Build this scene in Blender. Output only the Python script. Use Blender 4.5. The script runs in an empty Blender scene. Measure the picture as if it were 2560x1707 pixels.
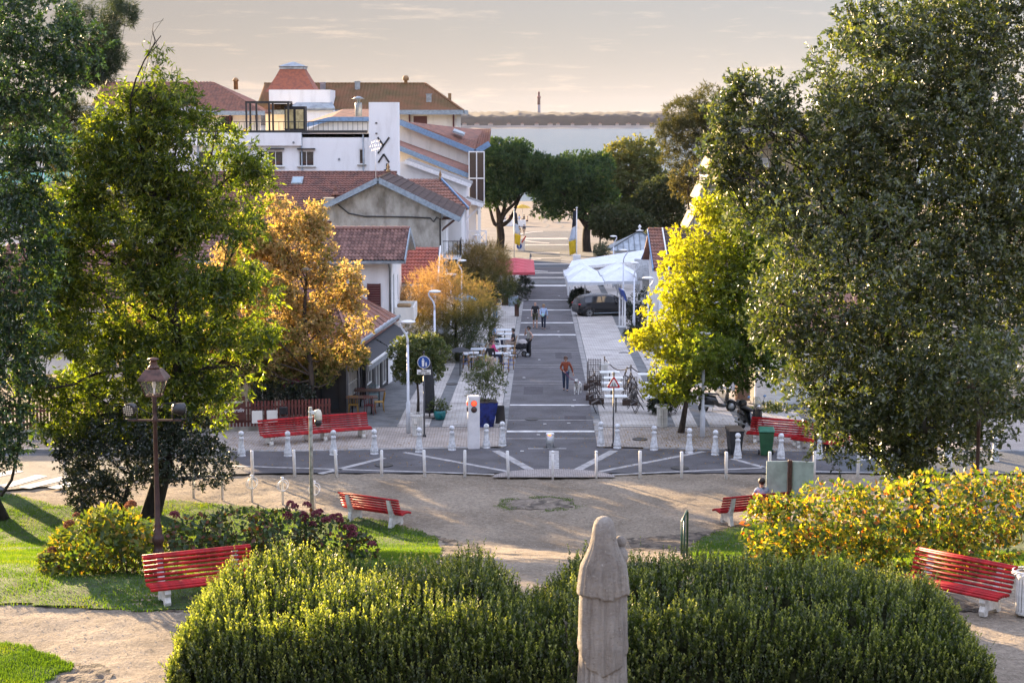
import bpy, bmesh, math, random
import numpy as np
from mathutils import Vector, Matrix, Euler
R = math.radians
random.seed(7)
rng = np.random.default_rng(11)
scene = bpy.context.scene
col = scene.collection

# ------------------------------------------------------------------ camera, sky, sun, exposure
FPX = 4300.0                      # focal length in pixels of a 2560 wide frame
HORIZON = 295.0
CAMZ = 12.5
PITCH = math.atan((853.5 - HORIZON) / FPX)
cam_data = bpy.data.cameras.new('camera')
cam_data.sensor_width = 36.0
cam_data.lens = 36.0 * FPX / 2560.0
cam_data.clip_start = 0.5
cam_data.clip_end = 30000.0
cam = bpy.data.objects.new('camera', cam_data)
col.objects.link(cam)
cam.location = (0, 0, CAMZ)
cam.rotation_euler = (math.pi / 2 - PITCH, 0, 0)
scene.camera = cam

SUN_AZ = R(-35)                   # from +Y (straight ahead), negative = to the left
SUN_EL = R(10.3)
sun_dir = Vector((math.sin(SUN_AZ) * math.cos(SUN_EL), math.cos(SUN_AZ) * math.cos(SUN_EL), math.sin(SUN_EL)))
sun_data = bpy.data.lights.new('sun', 'SUN')
sun_data.energy = 5.0
sun_data.angle = R(0.55)
sun_data.color = (1.0, 0.72, 0.42)
sun = bpy.data.objects.new('sun', sun_data)
col.objects.link(sun)
sun.location = (-40, 60, 40)
sun.rotation_euler = sun_dir.to_track_quat('Z', 'Y').to_euler()

world = bpy.data.worlds.new('World')
scene.world = world
world.use_nodes = True
wn, wl = world.node_tree.nodes, world.node_tree.links
wn.clear()
w_out = wn.new('ShaderNodeOutputWorld')
w_bg = wn.new('ShaderNodeBackground')
w_sky = wn.new('ShaderNodeTexSky')
w_sky.sky_type = 'NISHITA'
w_sky.sun_disc = False
w_sky.sun_elevation = SUN_EL
w_sky.sun_rotation = SUN_AZ
w_sky.air_density = 1.0
w_sky.dust_density = 3.0
w_sky.ozone_density = 1.6
w_bg.inputs['Strength'].default_value = 0.15
# thin streaks of high cloud all over the sky
w_tc = wn.new('ShaderNodeTexCoord')
w_sep = wn.new('ShaderNodeSeparateXYZ')
wl.new(w_tc.outputs['Generated'], w_sep.inputs[0])
w_map = wn.new('ShaderNodeMapping')
w_map.inputs['Scale'].default_value = (13.0, 4.0, 120.0)
w_map.inputs['Location'].default_value = (0.35, 0.0, 0.6)
wl.new(w_tc.outputs['Generated'], w_map.inputs['Vector'])
w_noise = wn.new('ShaderNodeTexNoise')
w_noise.inputs['Scale'].default_value = 1.6
w_noise.inputs['Detail'].default_value = 9.0
w_noise.inputs['Roughness'].default_value = 0.68
wl.new(w_map.outputs['Vector'], w_noise.inputs['Vector'])
w_ramp = wn.new('ShaderNodeValToRGB')
w_ramp.color_ramp.elements[0].position = 0.55
w_ramp.color_ramp.elements[1].position = 0.70
w_ramp.color_ramp.elements[1].color = (1, 1, 1, 1)
wl.new(w_noise.outputs['Fac'], w_ramp.inputs['Fac'])
# sky luminance inverted: brighter overhead and behind than ahead, added to lift the shade
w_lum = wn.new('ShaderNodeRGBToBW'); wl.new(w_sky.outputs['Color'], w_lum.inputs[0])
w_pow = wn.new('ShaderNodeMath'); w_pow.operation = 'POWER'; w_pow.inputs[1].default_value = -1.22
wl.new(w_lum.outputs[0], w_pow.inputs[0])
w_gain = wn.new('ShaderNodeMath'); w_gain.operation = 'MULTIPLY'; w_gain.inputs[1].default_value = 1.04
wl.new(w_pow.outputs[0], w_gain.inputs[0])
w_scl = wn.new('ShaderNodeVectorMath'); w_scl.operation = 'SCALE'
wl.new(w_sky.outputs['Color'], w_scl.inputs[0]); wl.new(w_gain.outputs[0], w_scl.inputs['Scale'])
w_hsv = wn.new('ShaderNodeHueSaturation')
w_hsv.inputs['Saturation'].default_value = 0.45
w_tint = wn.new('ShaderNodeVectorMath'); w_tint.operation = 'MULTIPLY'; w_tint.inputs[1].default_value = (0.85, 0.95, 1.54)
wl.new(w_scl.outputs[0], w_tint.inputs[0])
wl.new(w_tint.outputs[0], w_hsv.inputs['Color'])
w_cl = wn.new('ShaderNodeMixRGB')
w_cl.blend_type = 'MULTIPLY'
w_cl.inputs[0].default_value = 1.0
w_cl.inputs[2].default_value = (1.36, 1.26, 1.17, 1)
wl.new(w_hsv.outputs['Color'], w_cl.inputs[1])
w_mix = wn.new('ShaderNodeMixRGB')
wl.new(w_ramp.outputs['Color'], w_mix.inputs['Fac'])
wl.new(w_hsv.outputs['Color'], w_mix.inputs[1])
wl.new(w_cl.outputs['Color'], w_mix.inputs[2])
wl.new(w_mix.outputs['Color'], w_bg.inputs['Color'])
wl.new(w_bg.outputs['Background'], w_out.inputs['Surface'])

scene.view_settings.view_transform = 'Standard'
scene.view_settings.look = 'None'
scene.view_settings.gamma = 1.0
scene.view_settings.exposure = 2.46
scene.view_settings.use_curve_mapping = False
scene.render.engine = 'CYCLES'
scene.cycles.max_bounces = 6
scene.cycles.diffuse_bounces = 3
scene.cycles.glossy_bounces = 2
scene.cycles.transmission_bounces = 4
scene.cycles.transparent_max_bounces = 6
scene.cycles.volume_bounces = 0
scene.cycles.use_denoising = True
scene.cycles.caustics_reflective = False
scene.cycles.caustics_refractive = False
scene.cycles.sample_clamp_indirect = 4.0

# ------------------------------------------------------------------ land form
def sstep(a, b, x):
    t = min(1.0, max(0.0, (x - a) / (b - a)))
    return t * t * (3 - 2 * t)
def gz(x, y):
    z = 2.8 * (1 - sstep(34.0, 52.0, y)) + 0.012 * max(0, 34 - y)
    if y > 73:
        z -= 0.028 * (min(y, 200) - 73)
    if y > 200:
        z -= 0.0125 * (min(y, 385) - 200)
    if y > 385:
        z -= 0.2 * (min(y, 420) - 385)
    return z
def ray(px, py):
    u, v = (px - 1280.0) / FPX, (853.5 - py) / FPX
    c, s = math.cos(PITCH), math.sin(PITCH)
    return (u, c + v * s, -s + v * c)
def G(px, py, dz=0.0):
    """point of the ground seen at a pixel of the photograph"""
    d = ray(px, py)
    lo, hi = 10.0, 900.0
    t = 10.0
    while t < 900:
        if CAMZ + d[2] * t < gz(d[0] * t, d[1] * t) + dz:
            hi = t; lo = t - 2.0
            break
        t += 2.0
    for _ in range(40):
        m = (lo + hi) / 2
        if CAMZ + d[2] * m < gz(d[0] * m, d[1] * m) + dz: hi = m
        else: lo = m
    return Vector((d[0] * hi, d[1] * hi, gz(d[0] * hi, d[1] * hi)))
def P(px, py, Y):
    d = ray(px, py)
    t = Y / d[1]
    return Vector((d[0] * t, Y, CAMZ + d[2] * t))
def ST(t, y):                      # street coordinates: t metres right of the lane's middle, y metres ahead
    x = t + 1.55 + 0.0173 * (y - 68)
    return (x, y)

# ------------------------------------------------------------------ materials
MATS = {}
def srgb(c):
    return tuple(((v / 255.0) / 12.92 if v / 255.0 <= 0.04045 else ((v / 255.0 + 0.055) / 1.055) ** 2.4) for v in c)
def mat(name, color, rough=0.6, var=0.12, vscale=3.0, bump=0.0, bscale=30.0, metal=0.0, spec=0.5, color2=None, lo=0.42, hi=0.62, coord='Object', stretch=None, detail=5.0):
    """procedural surface: base colour broken by noise towards color2, plus fine relief"""
    if name in MATS: return MATS[name]
    m = bpy.data.materials.new(name)
    m.use_nodes = True
    n, l = m.node_tree.nodes, m.node_tree.links
    b = n['Principled BSDF']
    b.inputs['Roughness'].default_value = rough
    b.inputs['Metallic'].default_value = metal
    b.inputs['Specular IOR Level'].default_value = spec
    tc = n.new('ShaderNodeTexCoord')
    vec = tc.outputs[coord]
    if stretch:
        mp = n.new('ShaderNodeMapping'); mp.inputs['Scale'].default_value = stretch
        l.new(vec, mp.inputs['Vector']); vec = mp.outputs['Vector']
    nz = n.new('ShaderNodeTexNoise'); nz.inputs['Scale'].default_value = vscale; nz.inputs['Detail'].default_value = detail; nz.inputs['Roughness'].default_value = 0.6
    l.new(vec, nz.inputs['Vector'])
    rp = n.new('ShaderNodeValToRGB')
    rp.color_ramp.elements[0].position = lo; rp.color_ramp.elements[1].position = hi
    c2 = color2 or tuple(max(0.0, v * (1 - var * 2.2)) for v in color)
    c1 = color if color2 else tuple(min(1.0, v * (1 + var * 0.6)) for v in color)
    rp.color_ramp.elements[0].color = (*c1, 1); rp.color_ramp.elements[1].color = (*c2, 1)
    l.new(nz.outputs['Fac'], rp.inputs['Fac'])
    l.new(rp.outputs['Color'], b.inputs['Base Color'])
    if bump > 0:
        n2 = n.new('ShaderNodeTexNoise'); n2.inputs['Scale'].default_value = bscale; n2.inputs['Detail'].default_value = 4.0
        l.new(vec, n2.inputs['Vector'])
        bp = n.new('ShaderNodeBump'); bp.inputs['Strength'].default_value = bump; bp.inputs['Distance'].default_value = 0.05
        l.new(n2.outputs['Fac'], bp.inputs['Height']); l.new(bp.outputs['Normal'], b.inputs['Normal'])
    MATS[name] = m
    return m
def leafmat(name, ramp, trans=0.45, rough=0.45, gloss=0.12, glow=None):
    """leaf: diffuse + translucent + a little gloss; the hue of each leaf comes from its own random number"""
    if name in MATS: return MATS[name]
    m = bpy.data.materials.new(name)
    m.use_nodes = True
    n, l = m.node_tree.nodes, m.node_tree.links
    n.clear()
    out = n.new('ShaderNodeOutputMaterial')
    at = n.new('ShaderNodeAttribute'); at.attribute_name = 'tint'
    rp = n.new('ShaderNodeValToRGB')
    els = rp.color_ramp.elements
    while len(els) < len(ramp): els.new(0.5)
    for e, (p, c) in zip(els, ramp):
        e.position = p; e.color = (*c, 1)
    l.new(at.outputs['Fac'], rp.inputs['Fac'])
    df = n.new('ShaderNodeBsdfDiffuse'); l.new(rp.outputs['Color'], df.inputs['Color'])
    tr = n.new('ShaderNodeBsdfTranslucent')
    bright = n.new('ShaderNodeMixRGB'); bright.blend_type = 'MULTIPLY'; bright.inputs[0].default_value = 1.0
    bright.inputs[2].default_value = (*(glow or (1.9, 1.7, 0.7)), 1)
    l.new(rp.outputs['Color'], bright.inputs[1]); l.new(bright.outputs['Color'], tr.inputs['Color'])
    mx = n.new('ShaderNodeMixShader'); mx.inputs[0].default_value = trans
    l.new(df.outputs[0], mx.inputs[1]); l.new(tr.outputs[0], mx.inputs[2])
    gl = n.new('ShaderNodeBsdfGlossy'); gl.inputs['Roughness'].default_value = rough; gl.inputs['Color'].default_value = (0.9, 0.9, 0.9, 1)
    m2 = n.new('ShaderNodeMixShader'); m2.inputs[0].default_value = gloss * .22
    l.new(mx.outputs[0], m2.inputs[1]); l.new(gl.outputs[0], m2.inputs[2])
    l.new(m2.outputs[0], out.inputs['Surface'])
    MATS[name] = m
    return m
def glowmat(name, color, strength):
    m = bpy.data.materials.new(name); m.use_nodes = True
    b = m.node_tree.nodes['Principled BSDF']
    b.inputs['Base Color'].default_value = (*color, 1)
    b.inputs['Emission Color'].default_value = (*color, 1); b.inputs['Emission Strength'].default_value = strength
    MATS[name] = m
    return m
def glassmat(name, color, rough=0.06, alpha=1.0):
    m = bpy.data.materials.new(name); m.use_nodes = True
    b = m.node_tree.nodes['Principled BSDF']
    b.inputs['Base Color'].default_value = (*color, 1); b.inputs['Roughness'].default_value = rough
    b.inputs['Specular IOR Level'].default_value = 0.8
    b.inputs['Alpha'].default_value = alpha
    MATS[name] = m
    return m

# ------------------------------------------------------------------ mesh building
class MB:
    """collects shapes in local coordinates; obj() links them as one mesh object"""
    def __init__(s): s.v = []; s.f = []; s.sm = []
    def _add(s, vs, fs, smooth=False):
        o = len(s.v); s.v += [tuple(p) for p in vs]
        for f in fs: s.f.append(tuple(i + o for i in f)); s.sm.append(smooth)
        return s
    def box(s, c, d, rot=None, bev=0.0):
        x, y, z = d[0] / 2, d[1] / 2, d[2] / 2
        M = Euler(rot).to_matrix() if rot else None
        if bev <= 0:
            vs = [Vector((a * x, b * y, e * z)) for e in (-1, 1) for b in (-1, 1) for a in (-1, 1)]
            fs = [(0, 2, 3, 1), (4, 5, 7, 6), (0, 1, 5, 4), (2, 6, 7, 3), (0, 4, 6, 2), (1, 3, 7, 5)]
        else:
            b_ = min(bev, x * .9, y * .9, z * .9); vs = []
            for e in (-1, 1):
                for (a, b) in ((-1, -1), (1, -1), (1, 1), (-1, 1)):
                    vs += [Vector((a * (x - b_), b * y, e * (z - b_))), Vector((a * x, b * (y - b_), e * (z - b_))), Vector((a * (x - b_), b * (y - b_), e * z))]
            bm = bmesh.new()
            for p in vs: bm.verts.new(p)
            bmesh.ops.convex_hull(bm, input=bm.verts)
            bm.verts.index_update()
            vs = [p.co.copy() for p in bm.verts]; fs = [[p.index for p in f.verts] for f in bm.faces]
            bm.free()
        if M: vs = [M @ p for p in vs]
        c = Vector(c)
        return s._add([p + c for p in vs], fs)
    def quad(s, *p): return s._add(p, [tuple(range(len(p)))])
    def tube(s, path, rad, n=8, caps=True, smooth=True):
        path = [Vector(p) for p in path]; k = len(path)
        if not hasattr(rad, '__len__'): rad = [rad] * k
        vs, fs = [], []
        prev = None
        for i, p in enumerate(path):
            d = (path[min(i + 1, k - 1)] - path[max(i - 1, 0)])
            d = d.normalized() if d.length > 1e-9 else Vector((0, 0, 1))
            if prev is None:
                a = d.cross(Vector((0, 0, 1)) if abs(d.z) < 0.9 else Vector((1, 0, 0))).normalized()
            else:
                a = (prev - d * prev.dot(d)).normalized()
            prev = a; b = d.cross(a)
            for j in range(n):
                t = 2 * math.pi * j / n
                vs.append(p + (a * math.cos(t) + b * math.sin(t)) * rad[i])
        for i in range(k - 1):
            for j in range(n):
                fs.append((i * n + j, i * n + (j + 1) % n, (i + 1) * n + (j + 1) % n, (i + 1) * n + j))
        s._add(vs, fs, smooth)
        if caps:
            o = len(s.v) - len(vs)
            s.f.append(tuple(o + j for j in range(n))[::-1]); s.sm.append(False)
            s.f.append(tuple(o + (k - 1) * n + j for j in range(n))); s.sm.append(False)
        return s
    def lathe(s, prof, n=16, c=(0, 0, 0), smooth=True, sx=1, sy=1, close=True):
        vs, fs = [], []
        for (r, z) in prof:
            for j in range(n):
                t = 2 * math.pi * j / n
                vs.append((c[0] + sx * r * math.cos(t), c[1] + sy * r * math.sin(t), c[2] + z))
        for i in range(len(prof) - 1):
            for j in range(n):
                fs.append((i * n + j, i * n + (j + 1) % n, (i + 1) * n + (j + 1) % n, (i + 1) * n + j))
        s._add(vs, fs, smooth)
        if close:
            o = len(s.v) - len(vs)
            s.f.append(tuple(o + j for j in range(n))[::-1]); s.sm.append(False)
            s.f.append(tuple(o + (len(prof) - 1) * n + j for j in range(n))); s.sm.append(False)
        return s
    def ball(s, c, r, n=12, m=8, sc=(1, 1, 1)):
        pr = [(max(1e-4, r * math.sin(math.pi * i / m)), -r * math.cos(math.pi * i / m)) for i in range(m + 1)]
        o = len(s.v)
        s.lathe(pr, n, (0, 0, 0), True, close=False)
        for i in range(o, len(s.v)):
            p = s.v[i]; s.v[i] = (c[0] + p[0] * sc[0], c[1] + p[1] * sc[1], c[2] + p[2] * sc[2])
        return s
    def torus(s, c, R_, r, axis='z', n=20, m=6, arc=2 * math.pi):
        pts = []
        for i in range(n + 1):
            t = arc * i / n
            a, b = R_ * math.cos(t), R_ * math.sin(t)
            pts.append({'z': (a, b, 0), 'y': (a, 0, b), 'x': (0, a, b)}[axis])
        return s.tube([Vector(c) + Vector(p) for p in pts], r, m, caps=arc < 6.28)
    def prism(s, poly, h0, h1, axis='z'):
        """extrude a polygon (list of 2-tuples); axis = extrusion axis"""
        def mk(a, b, h): return {'z': (a, b, h), 'y': (a, h, b), 'x': (h, a, b)}[axis]
        k = len(poly)
        vs = [mk(a, b, h0) for a, b in poly] + [mk(a, b, h1) for a, b in poly]
        fs = [tuple(range(k))[::-1], tuple(range(k, 2 * k))] + [(i, (i + 1) % k, k + (i + 1) % k, k + i) for i in range(k)]
        return s._add(vs, fs)
    def loft(s, rings, smooth=True, caps=True):
        k = len(rings[0]); vs = [p for r in rings for p in r]; fs = []
        for i in range(len(rings) - 1):
            for j in range(k):
                fs.append((i * k + j, i * k + (j + 1) % k, (i + 1) * k + (j + 1) % k, (i + 1) * k + j))
        s._add(vs, fs, smooth)
        if caps:
            o = len(s.v) - len(vs)
            s.f.append(tuple(o + j for j in range(k))[::-1]); s.sm.append(False)
            s.f.append(tuple(o + (len(rings) - 1) * k + j for j in range(k))); s.sm.append(False)
        return s
    def xf(s, M):
        s.v = [tuple(M @ Vector(p)) for p in s.v]
        return s
    def mesh(s, name, m):
        me = bpy.data.meshes.new(name)
        me.from_pydata(s.v, [], s.f)
        me.polygons.foreach_set('use_smooth', s.sm)
        if m: me.materials.append(m)
        me.update()
        bm = bmesh.new(); bm.from_mesh(me); bmesh.ops.recalc_face_normals(bm, faces=bm.faces); bm.to_mesh(me); bm.free()
        return me
    def obj(s, name, m, parent=None, loc=None):
        return link(name, s.mesh(name, m), parent, loc)
def link(name, me, parent=None, loc=None):
    o = bpy.data.objects.new(name, me)
    col.objects.link(o)
    if parent: o.parent = parent
    if loc is not None: o.location = loc
    return o
def tag(o, label=None, cat=None, group=None, kind=None):
    if label: o['label'] = label
    if cat: o['category'] = cat
    if group: o['group'] = group
    if kind: o['kind'] = kind
    return o
def thing(name, label, cat, loc=(0, 0, 0), rz=0.0, group=None):
    o = bpy.data.objects.new(name, None)
    col.objects.link(o)
    o.empty_display_size = 0.2
    o.location = loc; o.rotation_euler = (0, 0, rz)
    return tag(o, label, cat, group)
KIDS = {}
def kids(o): return [c for c in o.children]
def dup(o, loc=None, rz=None, label=None, parent=None):
    c = o.copy(); col.objects.link(c)
    if parent: c.parent = parent
    for ch in list(o.children): dup(ch, parent=c)
    if loc is not None: c.location = loc
    if rz is not None: c.rotation_euler = (0, 0, rz)
    if label: c['label'] = label
    return c
def struct(name, mb, m):
    return tag(mb.obj(name, m), kind='structure')
ORD = ['first', 'second', 'third', 'fourth', 'fifth', 'sixth', 'seventh', 'eighth', 'ninth', 'tenth', 'eleventh', 'twelfth', 'thirteenth', 'fourteenth', 'fifteenth', 'sixteenth', 'seventeenth', 'eighteenth', 'nineteenth', 'twentieth']

def text_obj(name, body, size, m, parent, loc, rot, align='CENTER', depth=0.004, shear=0.0, bold=0.0):
    cu = bpy.data.curves.new(name, 'FONT')
    cu.body = body; cu.size = size; cu.align_x = align; cu.align_y = 'CENTER'; cu.extrude = depth; cu.shear = shear; cu.offset = bold
    cu.resolution_u = 3
    o = bpy.data.objects.new(name, cu)
    col.objects.link(o)
    dg = bpy.context.evaluated_depsgraph_get()
    me = bpy.data.meshes.new_from_object(o.evaluated_get(dg))
    bpy.data.objects.remove(o)
    bpy.data.curves.remove(cu)
    me.materials.clear(); me.materials.append(m)
    t = link(name, me, parent, loc)
    t.rotation_euler = rot
    return t

# common colours
M_white = mat('white_paint', (0.78, 0.78, 0.77), 0.45, 0.06, 6.0, 0.05, 40)
M_whitewall = mat('white_render', (0.83, 0.83, 0.82), 0.85, 0.05, .9, 0.15, 25, color2=(.70, .69, .67), lo=.48, hi=.75, stretch=(1.6, 1.6, .35), detail=9)
M_cream = mat('cream_render', (0.76, 0.73, 0.66), 0.85, 0.06, 1.0, 0.15, 25, color2=(.60, .57, .50), lo=.48, hi=.75, stretch=(1.6, 1.6, .35), detail=9)
M_black = mat('black_metal', (0.018, 0.018, 0.02), 0.4, 0.1, 8)
M_dark = mat('dark_inside', (0.012, 0.012, 0.013), 0.8, 0.1)
M_brown = mat('brown_wood', (0.10, 0.045, 0.03), 0.6, 0.2, 12, 0.2, 60)
M_red = mat('red_bench_paint', (0.36, 0.010, 0.013), 0.5, 0.18, 5, 0.08, 50, spec=0.25)
M_concrete = mat('bench_concrete', (0.62, 0.60, 0.55), 0.8, 0.12, 6, 0.3, 60)
M_steel = mat('galvanised_steel', (0.42, 0.44, 0.45), 0.4, 0.1, 10, metal=0.6)
M_blue = mat('blue_trim_paint', (0.16, 0.27, 0.42), 0.5, 0.1, 6)
M_bluegrey = mat('grey_blue_trim', (0.25, 0.31, 0.36), 0.55, 0.12, 5)
M_glass = glassmat('window_glass', (0.025, 0.03, 0.035), 0.05)
M_tile = mat('terracotta_tile', (0.26, 0.115, 0.075), 0.8, 0.25, 2.2, 0.2, 30, color2=(0.15, 0.075, 0.055))
M_tile_dark = mat('weathered_brown_tile', (0.20, 0.085, 0.06), 0.85, 0.25, 1.5, 0.2, 30, color2=(0.11, 0.055, 0.045))
M_tile_black = mat('blackened_tile', (0.085, 0.055, 0.045), 0.9, 0.25, 1.3, 0.2, 30, color2=(0.05, 0.035, 0.03))
M_tile_moss = mat('mossy_tile', (0.21, 0.10, 0.045), 0.9, 0.25, 0.35, 0.2, 30, color2=(0.12, 0.085, 0.03))
M_bark = mat('grey_brown_bark', (0.075, 0.055, 0.042), 0.95, 0.3, 5, 0.9, 25, stretch=(1, 1, 0.25))
M_bark_dark = mat('dark_bark', (0.035, 0.027, 0.022), 0.95, 0.3, 5, 0.9, 25, stretch=(1, 1, 0.25))
# ------------------------------------------------------------------ ground, lawns, roads, sea
def vnoise(x, y, sc, seed=0):
    r = np.random.default_rng(seed).random((257, 257))
    u, v = x / sc + 100.37, y / sc + 100.61
    i, j = np.floor(u).astype(int) % 256, np.floor(v).astype(int) % 256
    a, b = u - np.floor(u), v - np.floor(v)
    a = a * a * (3 - 2 * a); b = b * b * (3 - 2 * b)
    return (r[i, j] * (1 - a) + r[i + 1, j] * a) * (1 - b) + (r[i, j + 1] * (1 - a) + r[i + 1, j + 1] * a) * b
def gzv(y):
    s = np.clip((y - 34.0) / 18.0, 0, 1); s = s * s * (3 - 2 * s)
    z = 2.8 * (1 - s) + 0.012 * np.maximum(0, 34 - y)
    z = z - 0.028 * (np.clip(y, 73, 200) - 73) - 0.0125 * (np.clip(y, 200, 385) - 200) - 0.2 * (np.clip(y, 385, 420) - 385)
    return z
def grid_obj(name, xs, ys, zf, m, mask=None, parent=None, smooth=True):
    X, Y = np.meshgrid(xs, ys)
    Z = zf(X, Y)
    nx, ny = len(xs), len(ys)
    V = np.stack([X.ravel(), Y.ravel(), Z.ravel()], 1)
    i, j = np.meshgrid(np.arange(nx - 1), np.arange(ny - 1))
    a = (j * nx + i).ravel()
    F = np.stack([a, a + 1, a + nx + 1, a + nx], 1)
    if mask is not None:
        keep = mask(X, Y).ravel()
        F = F[keep[F].all(1)]
        used = np.unique(F); rm = np.full(len(V), -1); rm[used] = np.arange(len(used))
        V = V[used]; F = rm[F]
    return link(name, np_mesh(name, V, F, m, smooth), parent)
def np_mesh(name, V, F, m, smooth=False, tint=None):
    V = np.asarray(V, dtype=np.float32); F = np.asarray(F, dtype=np.int32)
    me = bpy.data.meshes.new(name)
    k = F.shape[1]
    me.vertices.add(len(V)); me.vertices.foreach_set('co', V.ravel())
    me.loops.add(F.size); me.loops.foreach_set('vertex_index', F.ravel())
    me.polygons.add(len(F)); me.polygons.foreach_set('loop_start', np.arange(0, F.size, k, dtype=np.int32))
    if smooth: me.polygons.foreach_set('use_smooth', np.ones(len(F), dtype=bool))
    if tint is not None:
        at = me.attributes.new('tint', 'FLOAT', 'POINT'); at.data.foreach_set('value', np.asarray(tint, dtype=np.float32))
    me.update(calc_edges=True); me.validate()
    if m: me.materials.append(m)
    return me
def in_poly(px, py, poly):
    inside = np.zeros(px.shape, bool)
    n = len(poly)
    for i in range(n):
        x0, y0 = poly[i]; x1, y1 = poly[(i + 1) % n]
        c = ((y0 > py) != (y1 > py)) & (px < (x1 - x0) * (py - y0) / ((y1 - y0) if y1 != y0 else 1e-9) + x0)
        inside ^= c
    return inside

def groundmat():
    m = bpy.data.materials.new('sandy_gravel'); m.use_nodes = True
    n, l = m.node_tree.nodes, m.node_tree.links
    b = n['Principled BSDF']; b.inputs['Roughness'].default_value = 0.95; b.inputs['Specular IOR Level'].default_value = 0.15
    tc = n.new('ShaderNodeTexCoord')
    def noise(sc, det=6.0, rough=0.65):
        q = n.new('ShaderNodeTexNoise'); q.inputs['Scale'].default_value = sc; q.inputs['Detail'].default_value = det; q.inputs['Roughness'].default_value = rough
        l.new(tc.outputs['Object'], q.inputs['Vector']); return q
    a = noise(0.35); r1 = n.new('ShaderNodeValToRGB')
    r1.color_ramp.elements[0].position = 0.38; r1.color_ramp.elements[0].color = (0.325, 0.275, 0.215, 1)
    r1.color_ramp.elements[1].position = 0.66; r1.color_ramp.elements[1].color = (0.205, 0.17, 0.13, 1)
    l.new(a.outputs['Fac'], r1.inputs['Fac'])
    g = noise(9.0, 4.0, 0.8); r2 = n.new('ShaderNodeValToRGB')
    r2.color_ramp.elements[0].position = 0.35; r2.color_ramp.elements[0].color = (0.45, 0.43, 0.40, 1)
    r2.color_ramp.elements[1].position = 0.62; r2.color_ramp.elements[1].color = (1.1, 1.08, 1.04, 1)
    l.new(g.outputs['Fac'], r2.inputs['Fac'])
    mx = n.new('ShaderNodeMixRGB'); mx.blend_type = 'MULTIPLY'; mx.inputs[0].default_value = 0.75
    l.new(r1.outputs['Color'], mx.inputs[1]); l.new(r2.outputs['Color'], mx.inputs[2])
    s = noise(0.16, 5.0, 0.6); r3 = n.new('ShaderNodeValToRGB')
    r3.color_ramp.elements[0].position = 0.60; r3.color_ramp.elements[0].color = (0, 0, 0, 1)
    r3.color_ramp.elements[1].position = 0.72; r3.color_ramp.elements[1].color = (0.7, 0.7, 0.7, 1)
    l.new(s.outputs['Fac'], r3.inputs['Fac'])
    m2 = n.new('ShaderNodeMixRGB'); m2.inputs[2].default_value = (0.13, 0.10, 0.07, 1)
    l.new(r3.outputs['Color'], m2.inputs['Fac']); l.new(mx.outputs['Color'], m2.inputs[1])
    l.new(m2.outputs['Color'], b.inputs['Base Color'])
    h = noise(14.0, 5.0, 0.7)
    bp = n.new('ShaderNodeBump'); bp.inputs['Strength'].default_value = 0.9; bp.inputs['Distance'].default_value = 0.06
    l.new(h.outputs['Fac'], bp.inputs['Height']); l.new(bp.outputs['Normal'], b.inputs['Normal'])
    return m
M_ground = groundmat()
def ground_z(X, Y):
    near = np.clip((59.9 - .08 * np.maximum(0, np.minimum(-X, 20) - 8) ** 1.6 - .02 * np.maximum(0, X - 12) + .55 - Y) / .5, 0, 1)
    return gzv(Y) + near * ((vnoise(X, Y, 0.45, 1) - 0.5) * 0.05 + (vnoise(X, Y, 0.16, 2) - 0.5) * 0.03 + (vnoise(X, Y, 2.5, 3) - 0.5) * 0.06) - 0.03 - .05 * (1 - near)
xs = np.concatenate([np.array([-4400, -2000, -900, -300, -120]), np.arange(-60, -14, 2.0), np.arange(-14, 15, 0.13), np.arange(16, 62, 2.0), np.array([120, 300, 900, 2000, 4400])])
ys = np.concatenate([np.array([-250, -60, 0, 10]), np.arange(20, 28, 1.0), np.arange(28, 61.5, 0.13), np.arange(62, 120, 2), np.arange(120, 425, 5), np.array([430, 460])])
ground = tag(grid_obj('ground', xs, ys, ground_z, M_ground), kind='structure')

# sea
def watermat():
    m = bpy.data.materials.new('bay_water'); m.use_nodes = True
    n, l = m.node_tree.nodes, m.node_tree.links
    b = n['Principled BSDF']; b.inputs['Base Color'].default_value = (0.07, 0.12, 0.16, 1); b.inputs['Roughness'].default_value = 0.22
    b.inputs['IOR'].default_value = 1.33
    tc = n.new('ShaderNodeTexCoord'); mp = n.new('ShaderNodeMapping'); mp.inputs['Scale'].default_value = (0.05, 0.22, 1)
    l.new(tc.outputs['Object'], mp.inputs['Vector'])
    q = n.new('ShaderNodeTexNoise'); q.inputs['Scale'].default_value = 1.0; q.inputs['Detail'].default_value = 6; l.new(mp.outputs['Vector'], q.inputs['Vector'])
    bp = n.new('ShaderNodeBump'); bp.inputs['Strength'].default_value = 0.55; bp.inputs['Distance'].default_value = 1.2
    l.new(q.outputs['Fac'], bp.inputs['Height']); l.new(bp.outputs['Normal'], b.inputs['Normal'])
    return m
mb = MB(); mb.quad((-4400, 386, -8.4), (4400, 386, -8.4), (4400, 5250, -8.4), (-4400, 5250, -8.4))
struct('sea_water', mb, watermat())

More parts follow.
